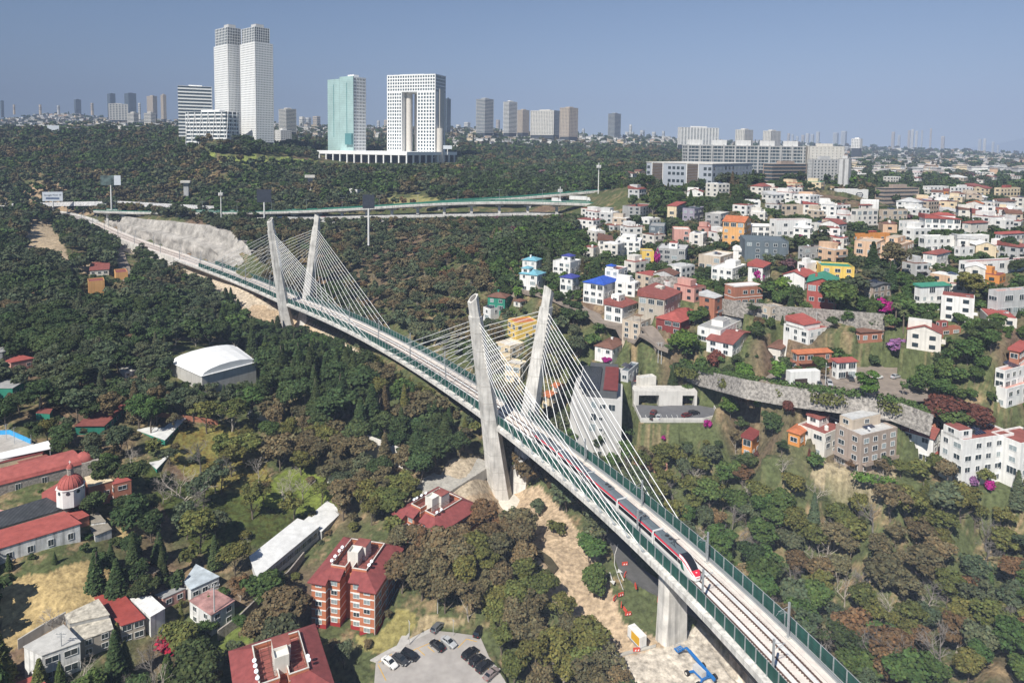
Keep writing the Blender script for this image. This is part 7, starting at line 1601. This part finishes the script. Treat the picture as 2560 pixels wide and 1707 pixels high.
# ---------------------------------------------------------------- billboards, masts, small towers
BBK = M('billboard_back', (.05, .06, .08), .7, .3, .8, wave=(.8, 'X', .5)); BBW = M('billboard_panel', (.66, .70, .74), .6, .05)
def billboard(x0, x1, yt, yb, ybase, d, label, panel, two=None, wr=None):
    P = np.array(at((x0 + x1) / 2, ybase, d)); r_ = ray((x0 + x1) / 2, yt); zt = r_[2] * P[1] / r_[1]; zb = ray(0, yb); s = d / F; w = (x1 - x0) * s; hgt = (yb - yt) * s; t = thing('billboard', label, 'billboard', tuple(P), atan2(-P[0], P[1]) * .6); H_ = zt - P[2]
    m = MB(); m.tube((0, 0, -6), (0, 0, H_ - hgt), .7, .6, wall('white'), 10); m.build('post', t)
    m = MB(); m.box((-w / 2, -.4, H_ - hgt), (w / 2 if not two else w * .15, .4, H_), panel); p_ = m.build('panel', t, fix=False)
    if two: m = MB(); m.box((w * .17, -.4, H_ - hgt), (w / 2, .4, H_), BBW); m.build('panel', t, fix=False)
    m = MB()
    for i in range(7): x = -w / 2 + w * i / 6; m.bar((x, .6, H_ - hgt), (x, .6, H_), .12, .12, STEEL)
    m.bar((-w / 2, .6, H_ - hgt), (w / 2, .6, H_ - hgt), .2, .2, STEEL); m.build('truss', t, fix=False, kind='stuff')
    if wr: text(p_, wr[0], 0, -.45, H_ - hgt * .35, wr[1], 0, INK); m = MB(); m.bar((-w * .33, -.45, H_ - hgt * .68), (w * .33, -.45, H_ - hgt * .72), .1, hgt * .2, M('phone_picture', (.12, .16, .25), .4)); m.build('printed_phone', p_)
    KEEP.append((x0, x1, yt, yb, d)); return t
billboard(111,154,480,503,516,690,'white billboard with the printed phone advert at the left edge', BBW, wr=('Google Pixel 10', 2.4))
billboard(257,301,439,463,528,640,'tall double billboard with a dark car picture and a white panel', M('car_advert', (.10, .14, .13), .6, .8, .25), two=True)
billboard(644,678,474,506,548,560,'dark backed billboard just left behind the far pylon', BBK)
billboard(907,936,487,521,592,455,'lone dark backed billboard on a slim post in the wooded slope', BBK)
billboard(121,146,314,327,333,1150,'small pale billboard on the ridge at the upper left', BBW)
billboard(1108,1130,364,373,376,900,'small white and blue billboard beside the colonnade', BBW)
def lattice_mast(px, yt, yb, d, label):
    P = np.array(at(px, yb, d)); z = ray(px, yt); H_ = z[2] * P[1] / z[1] - P[2]; t = thing('antenna_mast', label, 'mast', tuple(P)); m = MB(); m.tube((0, 0, -2), (0, 0, H_), .5, .3, wall('white'), 8); m.build('pole', t)
    a_ = MB()
    for k in range(12): th = k * pi / 6; x, y = 1.7 * cos(th), 1.7 * sin(th); a_.box((x - .18, y - .18, H_ - 4.5), (x + .18, y + .18, H_ - 2), wall('white')); a_.bar((0, 0, H_ - 3.2), (x, y, H_ - 3.2), .08, .08, STEEL)
    a_.build('antenna_cluster', t, fix=False, kind='stuff')
lattice_mast(553, 476, 545, 560, 'white phone mast with ring of antennas left of the far pylons')
lattice_mast(1495, 407, 512, 560, 'tall floodlight mast rising above the highway near the lorry'); lattice_mast(1400, 467, 507, 540, 'short white mast standing on the highway edge')
def watchtower(x0, x1, yt, yb, d, label):
    P = np.array(at((x0 + x1) / 2, yb, d)); s = d / F; w = (x1 - x0) * s; H_ = (yb - yt) * s; t = thing('watchtower', label, 'tower', tuple(P), .3); m = MB(); m.box((-w * .25, -w * .25, -4), (w * .25, w * .25, H_ * .82), wall('lightgrey')); m.box((-w * .25 - .05, -w * .25 - .05, H_ * .5), (w * .25 + .05, w * .25 + .05, H_ * .68), CORE); m.build('shaft', t, fix=False)
    m = MB(); m.box((-w * .55, -w * .4, H_ * .82), (w * .45, w * .4, H_), wall('offwhite')); m.build('roof_slab', t, fix=False); KEEP.append((x0, x1, yt, yt + (yb - yt) * .6, d))
watchtower(455, 477, 452, 481, 700, 'small concrete lookout with flat cap in the left woodland'); watchtower(764, 788, 438, 472, 690, 'small concrete lookout with flat cap above the far pylons')
H(862, 893, 908, 474, 501, 30, wl='white', rf='f', rc='offwhite', d=640, fl=1, ws=1.3, ex='tank', label='white columned pavilion alone in the woods above the highway', name='pavilion', cat='pavilion')
# road lamps on the highway
lp = None
for k, j in enumerate(range(4, 88, 6)):
    p = HWA[j]
    if lp is None:
        t = link('street_lamp', None); m = MB(); m.tube((0, 0, 0), (0, 0, 10), .14, .09, STEEL, 6); m.build('pole', t); m = MB(); m.bar((-1.4, 0, 10), (1.4, 0, 10), .1, .1, STEEL); m.box((-1.9, -.2, 9.95), (-1.3, .2, 10.15), STEEL); m.box((1.3, -.2, 9.95), (1.9, .2, 10.15), STEEL); m.build('lamp_head', t, fix=False); lp = t; kids(t)
    else: t = copy_tree(lp)
    q = proj(np.array([p])); props(t, label=f'grey double armed lamp on the elevated highway, {ORD[k]} from the left', cat='street lamp', group='lamps along the elevated highway', loc=(p[0], p[1], p[2] + .1))
# ---------------------------------------------------------------- retaining wall with hedge on the right
HEDGE = {}
def hedge(name, label, pts, w, h, col, cat='hedge', n=14):
    P = [np.array(at(*q)) if len(q) == 3 else np.array(hit(*q)) for q in pts]; rs = np.random.RandomState(len(label)); cs, ns = [], []
    for a_, b_ in zip(P, P[1:]):
        L = np.linalg.norm(b_ - a_); k = int(L * w * n); t_ = rs.uniform(0, 1, k)[:, None]; c = a_ + (b_ - a_) * t_; v = unit(rs.normal(size=(k, 3))); v[:, 2] = np.abs(v[:, 2])
        c = c + v * np.array([w / 2, w / 2, h]) * rs.uniform(.75, 1.05, (k, 1)); cs.append(c); ns.append(unit(v + rs.normal(size=(k, 3)) * .35))
    c = np.concatenate(cs); V = quads(c, np.concatenate(ns), rs.uniform(.4, .8, len(c)), rs); tone = np.repeat(rs.uniform(.7, 1.3, len(c)), 4)[:, None]
    t = thing(name, label, cat, tuple(P[0])); link('foliage', np_mesh('foliage', V - P[0], qf(len(c)), LEAF, tone * np.array(PAL[col])), t); return t
SW = M('white_rubble_wall', (.27, .25, .225), .95, .7, 1.1, bump=.15, bscale=1.6)
def bigwall(label, top, drop, mat=SW):
    P = [np.array(at(*q)) if len(q) == 3 else np.array(atz(*q, Z_ST)) for q in top]; o = P[0]; t = thing('retaining_wall', label, 'retaining wall', tuple(o)); V_, F_ = [], []; nj = 8; k = 0
    seq = []
    for a_, b_ in zip(P, P[1:]):
        n = max(2, int(np.linalg.norm(b_ - a_) / 1.5)); seq += [a_ + (b_ - a_) * i / n for i in range(n)]
    seq.append(P[-1])
    for i, p in enumerate(seq):
        q = seq[min(i + 1, len(seq) - 1)] - seq[max(i - 1, 0)]; d = q[:2] / np.linalg.norm(q[:2]); nx, ny = (d[1], -d[0])
        for j in range(nj + 1):
            f = j / nj; u = f * 1.6 + (random.Random(i * 31 + j).random() - .5) * .35; V_.append((p[0] - o[0] + nx * u, p[1] - o[1] + ny * u, p[2] - o[2] + .4 - drop * f))
    for i in range(len(seq) - 1):
        for j in range(nj): F_.append((i * (nj + 1) + j, i * (nj + 1) + j + 1, (i + 1) * (nj + 1) + j + 1, (i + 1) * (nj + 1) + j))
    link('wall_face', np_mesh('wall_face', np.array(V_), np.array(F_), mat), t)
bigwall('tall pale rubble retaining wall below the hedge lined street', [(1650,882,276),(1700,905,258),(1760,928,246),(1860,950),(1950,966),(2050,979),(2150,991),(2235,1004),(2335,1040)], 6)
hedge('hedge', 'long dark clipped hedge along the street above the rubble wall', [(*q, 0) for q in ()] or [(1650,882,276),(1700,905,258),(1760,928,246),(1860,949,225),(1950,965,216),(2050,978,210),(2150,990,206)], 3.4, 2.2, 'mid green')
hedge('hedge', 'right hand piece of clipped hedge sloping down above the rubble wall', [(2200,998,203),(2235,1004,202),(2290,1022,201),(2335,1040,199)], 3.4, 2.2, 'mid green')
flat('street', [(1900,952),(1960,966),(2050,979),(2150,991),(2235,1003),(2330,1000),(2310,925),(2200,915),(2110,915),(2000,905),(1940,925)], Z_ST, M('dusty_asphalt', (.24, .2, .165), .95, .25, .3), .06)
for q_, lb in [([(1690,935,250),(1740,948,243)], 'creeper hanging over the rubble wall at its left end'), ([(1800,965,232),(1835,978,227)], 'creeper patch on the rubble wall behind the small orange house'), ([(1905,975,219),(1950,992,214)], 'dark creeper on the rubble wall below the garage'), ([(2030,1005,209),(2110,1012,206)], 'broad creeper on the rubble wall below the street trees'), ([(2200,1022,202),(2250,1035,199)], 'creeper at the right end of the rubble wall')]:
    hedge('wall_creeper', lb, q_, 3.0, 3.4, 'olive', cat='climbing plant')
hedge('hedge', 'green hedge strip below the grey beige house', [(2135,1195,190),(2190,1203,189),(2235,1212,188)], 3, 2.2, 'bright green')
# draped roads
def drape(name, pts, w, mat, lift=.25, step=3.0):
    P = np.array([hit(*q) for q in pts]); L = np.concatenate([[0], np.cumsum(np.linalg.norm(np.diff(P[:, :2], axis=0), axis=1))]); q = np.arange(0, L[-1], step); X = np.interp(q, L, P[:, 0]); Y = np.interp(q, L, P[:, 1]); D = np.gradient(np.stack([X, Y], 1), axis=0); D /= np.linalg.norm(D, axis=1, keepdims=True)
    V_ = []
    for x, y, d in zip(X, Y, D):
        z = max(hz(x + d[1] * u, y - d[0] * u) for u in (-w / 2, 0, w / 2)) + lift
        for u in (-w / 2, w / 2): V_.append((x + d[1] * u, y - d[0] * u, z))
    n = len(X); m = MB(); m.add(V_ + [(a, b, c - 1.2) for a, b, c in V_], [(2 * i, 2 * i + 1, 2 * i + 3, 2 * i + 2) for i in range(n - 1)] + [(2 * i, 2 * i + 2, 2 * n + 2 * i + 2, 2 * n + 2 * i) for i in range(n - 1)] + [(2 * i + 1, 2 * n + 2 * i + 1, 2 * n + 2 * i + 3, 2 * i + 3) for i in range(n - 1)], mat)
    return m.build(name, None, kind='structure')
DUST = MATS['dusty_asphalt']
drape('hillside_road', [(1275,745),(1290,728),(1330,735),(1400,755),(1460,790),(1560,830),(1625,860),(1655,885),(1680,905)], 6.5, DUST)
drape('hillside_road', [(1655,885),(1640,860),(1600,820),(1590,790)], 5.5, DUST)
drape('service_track', [(330,770),(322,700),(300,640),(292,610)], 7, DUST)
drape('lower_road', [(2640,1530),(2540,1524),(2470,1535),(2400,1570)], 7, ASPH)
drape('park_path', [(1195,448),(1235,460),(1270,475),(1285,490)], 6, DUST)
# road below the bridge --------------------------------------------
ROADP = [(1500,1362),(1520,1375),(1522,1400),(1528,1430),(1560,1458),(1610,1482),(1660,1505),(1760,1560),(1850,1640),(1950,1760)]
ROADQ = [(1560,1375),(1570,1395),(1576,1415),(1592,1438),(1640,1462),(1680,1482),(1720,1500),(1800,1545),(1900,1620),(2000,1720)]
PL = [atz(*q, ZR) for q in ROADP]; 
def roadpoly(off=0): return [(1508,1340),(1530,1375),(1538,1402),(1550,1432),(1590,1460),(1645,1488),(1700,1512),(1790,1590),(1900,1720),(1990,1720),(1860,1580),(1760,1512),(1690,1475),(1640,1448),(1600,1420),(1578,1392),(1572,1360),(1560,1330)]
flat('curved_road', roadpoly(), ZR, ASPH, .45)
zc = ZR + .46
def pl(name, pts, w, mat): 
    m = MB()
    for a_, b_ in zip(pts, pts[1:]): A = atz(*a_, zc); B = atz(*b_, zc); m.bar(A, B, w, .02, mat)
    return m.build(name, None, fix=False, kind='structure')
pl('centre_line', [(1545,1360),(1537,1385),(1536,1410),(1545,1440),(1558,1474)], .15, WP) 
for a_, b_ in (((1524,1430),(1531,1451)), ((1559,1450),(1550,1430))):
    A = Vector(atz(*a_, zc)); B = Vector(atz(*b_, zc)); d = (B - A).normalized(); n = Vector((-d.y, d.x, 0)); m = MB(); m.bar(A, B, .3, .02, WP); m.add([tuple(B + n * .8), tuple(B - n * .8), tuple(B + d * 1.6)], [(0, 1, 2)], WP); m.build('road_arrow', None, fix=False, kind='structure')
# creek
CRK = M('muddy_creek_water', (.075, .065, .04), .15, .3, .5, spec=.6)
flat('creek_water', [(1320,1362),(1345,1372),(1378,1395),(1395,1418),(1375,1440),(1355,1470),(1335,1500),(1318,1490),(1345,1448),(1372,1416),(1350,1392),(1325,1378)], -117.4, CRK, .25)
# barriers, container, boom lift
BAR_R = M('orange_barrier_plastic', (.55, .07, .04), .5, .1); BARW = M('barrier_white', (.7, .68, .66), .5)
bp = None
for k, (px, py, lb) in enumerate([(1537,1497,'orange barrier on the outer verge, left one of the pair'), (1552,1488,'orange barrier on the outer verge, right one of the pair'), (1563,1527,'upper orange barrier of the fallen group by the track'), (1570,1536,'lower orange barrier of the fallen group by the track'), (1589,1467,'orange barrier at the inner kerb of the road bend'), (1563,1438,'single orange barrier by the painted road arrow'), (1562,1411,'orange barrier at the shaded part of the bend'), (1553,1517,'slim orange post beside the dirt track'), (1591,1626,'orange barrier lying on the concrete kerb near the generator'), (1645,1500,'orange barrier against the concrete pier')]):
    if bp is None:
        t = link('traffic_barrier', None); m = MB(); m.loft([[(x, -.25, 0), (x, .25, 0), (x, .12, .55), (x, .12, .95), (x, -.12, .95), (x, -.12, .55)] for x in (-.95, .95)], BAR_R); bd = m.build('body', t); m = MB()
        for x in (-.55, .25): m.add([(x, -.26, .12), (x + .3, -.26, .12), (x + .55, -.14, .5), (x + .25, -.14, .5)], [(0, 1, 2, 3)], BARW)
        m.build('white_chevron', bd, fix=False); bp = t; kids(t)
    else: t = copy_tree(bp)
    g = hit(px, py); P = atz(px, py, zc if k in (4, 5, 6) else hz(g[0], g[1]) + .35); props(t, label=lb, cat='traffic barrier', group='orange traffic barriers', loc=P, rz=rng.uniform(0, 3)); t.scale = (.85, .85, .85) if k != 7 else (.3, .6, 1.5)
P = atz(1592, 1602, Z_BASE + .2); t = thing('generator_container', 'white generator container with yellow side panel beside the concrete pier', 'container', P, rad(118)); m = MB(); m.box((-2.3, -1.0, .25), (2.3, 1.0, 2.7), wall('white')); bd = m.build('body', t, fix=False)
m = MB(); m.box((-2.1, 1.0, .5), (.9, 1.04, 2.5), M('yellow_panel', (.68, .38, .02), .5)); m.build('side_panel', bd, fix=False); m = MB(); m.box((-2.4, -1.05, 0), (2.4, 1.05, .24), STEEL); m.build('skid', t, fix=False)
BLU = M('lift_blue', (.01, .14, .42), .4, .05); P = atz(1752, 1690, Z_BASE - .1); t = thing('boom_lift', 'blue boom lift with folded arm and railed work basket near the bottom edge', 'boom lift', P, rad(-62)); 
m = MB(); m.box((-1.4, -1.1, .5), (1.6, 1.1, 1.0), BLU); m.build('chassis', t, fix=False)
m = MB(); m.box((-1.6, -1.0, 1.0), (1.4, .2, 2.1), wall('lightgrey')); m.box((-1.6, .25, 1.0), (1.6, .95, 2.0), BLU); m.build('turntable', t, fix=False)
m = MB(); m.bar((3.6, .6, 1.6), (-4.4, .6, 2.7), .5, .55, BLU); m.bar((-4.4, .6, 2.7), (-5.2, .4, 3.0), .4, .4, BLU); ar = m.build('boom_arm', t, fix=False); text(ar, 'BlueBrand'[:0] or '----', -.8, .3, 2.3, .5, 0, wall('white')) if False else None
m = MB(); m.bar((-5.2, .4, 3.0), (-6.6, .2, 1.6), .3, .3, BLU); m.build('jib', t, fix=False)
m = MB(); m.box((-7.9, -.9, 1.2), (-6.5, 1.2, 1.4), BLU)
for x in (-7.9, -6.5):
    for y in (-.9, .15, 1.2): m.bar((x, y, 1.4), (x, y, 2.4), .05, .05, STEEL)
for z in (1.9, 2.4): m.bar((-7.9, -.9, z), (-6.5, -.9, z), .05, .05, STEEL); m.bar((-7.9, 1.2, z), (-6.5, 1.2, z), .05, .05, STEEL); m.bar((-7.9, -.9, z), (-7.9, 1.2, z), .05, .05, STEEL); m.bar((-6.5, -.9, z), (-6.5, 1.2, z), .05, .05, STEEL)
m.build('work_basket', t, fix=False)
w_ = MB(); w_.tube((0, -.3, 0), (0, .3, 0), .6, .6, TYRE, 14); w_.tube((0, -.32, 0), (0, .32, 0), .3, .3, wall('offwhite'), 10); wm = w_.mesh('wheel')
for x, y in ((-1.6, -2.6), (2.0, -2.6), (-1.6, 2.2), (2.0, 2.2)): link('wheel', wm, t, loc=(x, y, .6)); m = MB(); m.bar((x * .6, 0, .75), (x, y * .9, .7), .35, .35, BLU); m.build('outrigger_axle', t, fix=False)
# concrete strips by the pier and kerbs of the yard
flat('yard_kerb', [(1525,1640),(1640,1612),(1640,1618),(1532,1646)], Z_BASE, CONCD, .3)
# steps and walls at the near pylon foot
def stairs(label, a_, b_, w, n, drop):
    A = np.array(hit(*a_)); B = np.array(hit(*b_)); t = thing('stepped_terrace', label, 'steps', tuple(A)); d = (B - A)[:2]; L = np.linalg.norm(d); d /= L; nx, ny = -d[1], d[0]
    for i in range(n):
        f = i / n; p = (B - A) * f; z = (B - A)[2] * f; m = MB(); q = (B - A) * ((i + 1) / n)
        m.add([(p[0] + nx * u, p[1] + ny * u, z - 3) for u in (-w / 2, w / 2)] + [(q[0] + nx * u, q[1] + ny * u, z - 3) for u in (w / 2, -w / 2)] + [(p[0] + nx * u, p[1] + ny * u, z + .6) for u in (-w / 2, w / 2)] + [(q[0] + nx * u, q[1] + ny * u, z + .6) for u in (w / 2, -w / 2)], [(0, 1, 2, 3), (4, 7, 6, 5), (0, 4, 5, 1), (1, 5, 6, 2), (2, 6, 7, 3), (3, 7, 4, 0)], CONCD); m.build('step', t)
stairs('broad shallow concrete steps descending left of the near pylon foot', (1200,1150), (1060,1235), 13, 12, 4)
wallstrip('garden_wall', 'sunlit white wall below the dark trees left of the near pylon', [(908,1130),(960,1150),(1030,1180)], 7.0, wall('offwhite'))
wallstrip('garden_wall', 'low curved white wall at the lawn corner', [(818,1202),(850,1228),(880,1246)], 3.0, wall('offwhite'))
wallstrip('garden_wall', 'white zigzag boundary wall beside the dry grass plot', [(330,1262),(345,1290),(370,1308),(402,1325)], 2.4, wall('white'))
wallstrip('garden_wall', 'white wall with pinkish plinth above the lawn', [(620,1042),(660,1050),(705,1056)], 3.2, wall('offwhite'))
wallstrip('garden_wall', 'low brick and white wall with fence above the yellow slope', [(320,1030),(420,1045),(480,1052),(545,1062)], 1.8, wall('brick'))
wallstrip('garden_wall', 'dark rubble wall along the lane below the white halls', [(545,1600),(600,1560),(660,1500),(720,1450),(760,1400)], 2.6, STONEW)
wallstrip('garden_wall', 'grey wall along the dirt lane behind the shacks', [(45,1620),(110,1580),(165,1550)], 2.2, CONCD)
wallstrip('ruined_wall', 'pink brick ruin wall behind the stay cables', [(1585,1168),(1620,1175),(1668,1192)], 4.5, M('pink_ruin', (.42, .22, .16), .95, .4, .8))
wallstrip('garden_wall', 'low stone wall below the white corner villa', [(1335,722),(1345,738),(1370,745)], 4, STONEW)
wallstrip('retaining_wall', 'rubble wall under the brick roof garden house', [(1800,775),(1850,785),(1910,790),(1960,800)], 5, SW)
wallstrip('retaining_wall', 'grey rubble wall behind the round green trees', [(1620,740),(1670,735),(1730,742)], 8, SW)
wallstrip('retaining_wall', 'long white rubble wall below the dark red house', [(1955,800),(2030,806),(2120,815),(2210,822)], 5.5, SW)
wallstrip('retaining_wall', 'pale cliff wall below the institute building', [(1600,505,500),(1680,512,490),(1740,505,486)], 9, SW)
wallstrip('retaining_wall', 'dark slab wall along the road below the institute', [(1790,478,480),(1850,484,478),(1925,478,482)], 3.5, wall('darkgrey'))
# ball court
flat('ball_court', [(-120,1190),(-120,1085),(30,1083),(84,1108),(60,1135),(-20,1160)], Z_COURT, M('court_concrete', (.42, .39, .35), .9, .25, .3), .04)
t = wallstrip('court_wall', 'bright blue low wall round the concrete ball court', [(*q, ) for q in ((-20,1088),(24,1086),(78,1110))], 1.6, M('court_blue', (.05, .32, .62), .7))
# poles -------------------------------------------------------------
pp = None
for k, (px, yt, yb, lb) in enumerate([(156,1580,1690,'dark utility pole in front of the mural house'), (537,1460,1580,'dark utility pole beside the patched white house'), (1094,1475,1530,'white utility pole among trees above the car park'), (2063,907,967,'concrete utility pole with crossarm beside the white garage'), (2274,1040,1077,'pale leaning pole below the rubble wall'), (1557,560,593,'pole beside the dark eucalyptus above the townhouse'), (1732,587,625,'pole in front of the dusty pink house'), (2040,780,820,'thin pole in front of the rubble wall by the artificial lawn'), (1645,855,905,'left of two poles at the hillside road bend'), (1653,855,908,'right of two poles at the hillside road bend'), (16,1060,1100,'left post of the ball court fence'), (36,1068,1110,'middle post of the ball court fence'), (78,1085,1112,'right post of the ball court fence'), (1023,1552,1613,'slim lamp post beside the car park footpath'), (1133,1548,1590,'slim lamp post at the top of the car park'), (2310,862,925,'pole behind the covered car')]):
    P = np.array(hit(px, yb)); z_ = ray(px, yt); h_ = max(4, min(13, z_[2] * P[1] / z_[1] - P[2]))
    if pp is None:
        t = link('utility_pole', None); m = MB(); m.tube((0, 0, -.05), (0, 0, 1), .017, .011, wall('lightgrey'), 6); m.build('pole', t); m = MB(); m.bar((-.11, 0, .96), (.11, 0, .96), .012, .012, STEEL); m.bar((-.08, 0, .9), (.08, 0, .9), .01, .01, STEEL)
        for x in (-.1, -.04, .04, .1): m.box((x - .006, -.006, .96), (x + .006, .006, .985), TANKW)
        m.build('crossarm', t, fix=False); pp = t; kids(t)
    else: t = copy_tree(pp)
    props(t, label=lb, cat='pole', group='utility and lamp poles', loc=tuple(P), rz=.4 * k); t.scale = (h_, h_, h_)
# special plants ------------------------------------------------------
MAG = {'magenta': (.30, .015, .16), 'crimson': (.32, .015, .04), 'lilac': (.22, .10, .22)}
def bloom(px, py, w, h, c, label, name='bougainvillea'):
    P = np.array(hit(px, py)); d = P @ FWD; s = d / F; V, cc = crown_np('bush', 700, .11, 900 + int(px)); t = thing(name, label, 'shrub', tuple(P)); o = link('blossom_crown', np_mesh('blossom_crown', V, qf(700), LEAF, cc), t); o.color = (*MAG[c], 1); o.scale = (w * s * 1.1, w * s * 1.1, h * s * 1.25)
    m = MB(); m.tube((0, 0, -.5), (0, 0, h * s * .5), .12, .06, BARK, 5); m.build('stem', t)
for q in [(1534,646,20,32,'magenta','magenta bougainvillea at the corner of the brown roofed townhouse'), (1641,668,16,46,'magenta','tall magenta bougainvillea column on the yellow walled house'), (2001,606,18,18,'magenta','magenta bougainvillea beside the four storey white house'), (2212,785,46,40,'magenta','big magenta bougainvillea mound below the shingled gable house'), (1895,706,24,32,'magenta','dark magenta bougainvillea by the red roofed white house'), (2473,1225,30,28,'magenta','round bright magenta bougainvillea below the tall white house'), (2432,1215,28,26,'lilac','faded purple bougainvillea left of the bright round one'), (1517,906,26,14,'magenta','magenta bush in front of the white cottage'), (1770,1068,22,20,'magenta','magenta blossom over the white car deck wall'), (1658,1100,14,14,'magenta','small magenta blossom below the car deck wall'), (440,1615,80,30,'crimson','crimson bougainvillea hedge in front of the shacks'), (1076,830,18,18,'lilac','pinkish purple tree left of the near pylon top'), (2220,582,12,8,'magenta','tiny magenta bush at the brown hipped bungalow'), (2245,885,60,40,'lilac','lilac flowering tree above the covered car')]: bloom(*q)
def palm(px, yt, yb, label):
    P = np.array(hit(px, yb)); z_ = ray(px, yt); h_ = min(max(5, z_[2] * P[1] / z_[1] - P[2]), 18); t = thing('palm_tree', label, 'palm tree', tuple(P)); m = MB(); m.tube((0, 0, -1), (0, 0, h_ * .8), .3, .22, BARK, 8); m.build('trunk', t)
    rs = random.Random(int(px)); m = MB(); FR = M('palm_frond', (.10, .115, .045), .7, .3, 1)
    for i in range(46):
        th = rs.uniform(0, 2 * pi); up_ = rs.uniform(-.7, 1.1); L = rs.uniform(1.5, 2.3); p0 = Vector((0, 0, h_ * .8)); p1 = p0 + Vector((cos(th) * L * .5, sin(th) * L * .5, up_ * L * .4 + .2)); p2 = p0 + Vector((cos(th) * L, sin(th) * L, up_ * L * .5 - .3)); sd = Vector((-sin(th), cos(th), 0)) * .38
        m.add([tuple(p0), tuple(p1 + sd), tuple(p2 + sd * .5), tuple(p2 - sd * .5), tuple(p1 - sd)], [(0, 1, 2, 3, 4)], FR)
    m.build('frond_crown', t, fix=False)
palm(2238, 750, 822, 'left fan palm standing beside the magenta bougainvillea mound'); palm(2258, 770, 828, 'right fan palm, shorter, beside the magenta bougainvillea mound'); palm(1800, 575, 618, 'palm in front of the tall cream and orange house'); palm(667, 985, 1040, 'palm below the conifer group left of the white wall'); palm(1212, 1120, 1150, 'small palm beside the near pylon leg')
# round clipped garden trees and a cypress, named one by one
for px, py, h_, kd, cn, lb in [(1515,1072-340,8,'round','bright green','round bright green clipped tree beside the blue roofed houses'), (1640,728,8,'round','yellow green','round yellow green tree in front of the grey rubble wall'), (1955,740,9,'round','bright green','dome shaped bright green tree in front of the dark red house'), (2090,790,16,'round','mid green','huge dense green tree right of the dark red house'), (2050,935,7.5,'round','mid green','round green tree in front of the orange tiled house'), (2170,1010,11,'euca','bright green','tall bright green tree rising over the rubble wall'), (1712,905,13,'broad','bright green','tall fresh green tree left of the reddish autumn tree'), (2050,640,15,'euca','grey green','broad old eucalyptus in front of the orange house'), (2235,700,18,'euca','brownish','tall dark eucalyptus in front of the peach mansion'), (2180,690,15,'conifer','dark green','tall narrow conifer beside the dark eucalyptus'), (2520,640,10,'round','dark green','dark round tree right of the brown gable house'), (2420,760,13,'broad','olive','large spreading olive tree right of the green roofed white house'), (2360,1060,11,'round','reddish','big dark red tree right of the hedge'), (2440,1080,9,'round','reddish','smaller dark red tree right of the big one'), (1790,930,9,'round','reddish','reddish autumn tree behind the long hedge'), (340,1390,7,'conifer','dark green','slim dark cypress left of the zigzag wall'), (120,1100,9,'round','olive','rounded olive tree beside the ball court'), (125,1000,9,'round','olive','rounded dark olive tree below the grey block'), (300,1145,12,'broad','grey green','large grey green tree behind the red domes'), (240,1480,12,'conifer','dark green','large dark cedar beside the white flaking building'), (340,1480,9,'broad','dark green','dense pepper tree right of the dark cedar'), (290,1720,14,'conifer','dark green','tall spruce in front of the shacks'), (100,1740,9,'conifer','olive','conifer below the mural house'), (420,1740,10,'conifer','mid green','conifer group tree below the crimson bougainvillea'), (520,1720,8,'conifer','dark green','conifer left of the nearest brick block roof'), (600,1500,7,'airy','rust brown','leaf shedding tree beside the long white hall'), (465,1275,15,'bare','brownish','bare white limbed tree on the grassy slope'), (540,1235,15,'bare','brownish','tall bare tree right of the white limbed one'), (1345,1290,7,'round','grey green','lone round tree on the sandy slope below the near pylon'), (1395,1330,5,'bush','olive','bush right of the lone round tree'), (1475,1410,9,'broad','mid green','dense tree above the clipped dark tree by the road bend'), (1485,1490,9.5,'round','mid green','compact dark green tree inside the road bend'), (2180,1690,12,'bare','brownish','grey leafless conifer, left one, beside the lower fence'), (2260,1700,13,'bare','brownish','grey leafless conifer, right one, beside the lower fence'), (695,840,16,'bare','brownish','bare branching tree in front of the far pylon')]:
    P = hit(px, py); put_tree(kd, (P[0], P[1], P[2] - .2), h_, cn, px, py, label=lb)
# ================================================================ haze: one even closed box of air
hm = bpy.data.materials.new('haze_air'); hm.use_nodes = True; hn = hm.node_tree; hn.nodes.clear()
ho = hn.nodes.new('ShaderNodeOutputMaterial'); pv = hn.nodes.new('ShaderNodeVolumePrincipled')
pv.inputs['Color'].default_value = (.37, .455, .64, 1); pv.inputs['Density'].default_value = 1.75e-4; pv.inputs['Anisotropy'].default_value = -.4
hn.links.new(pv.outputs[0], ho.inputs['Volume'])
zlo, zhi = float(TZmin) - 1.5, float(TZmax) + 6
m = MB(); m.box((-17500, -400, zlo), (17500, 15400, zhi), hm); link('haze', m.mesh('haze'), kind='stuff')
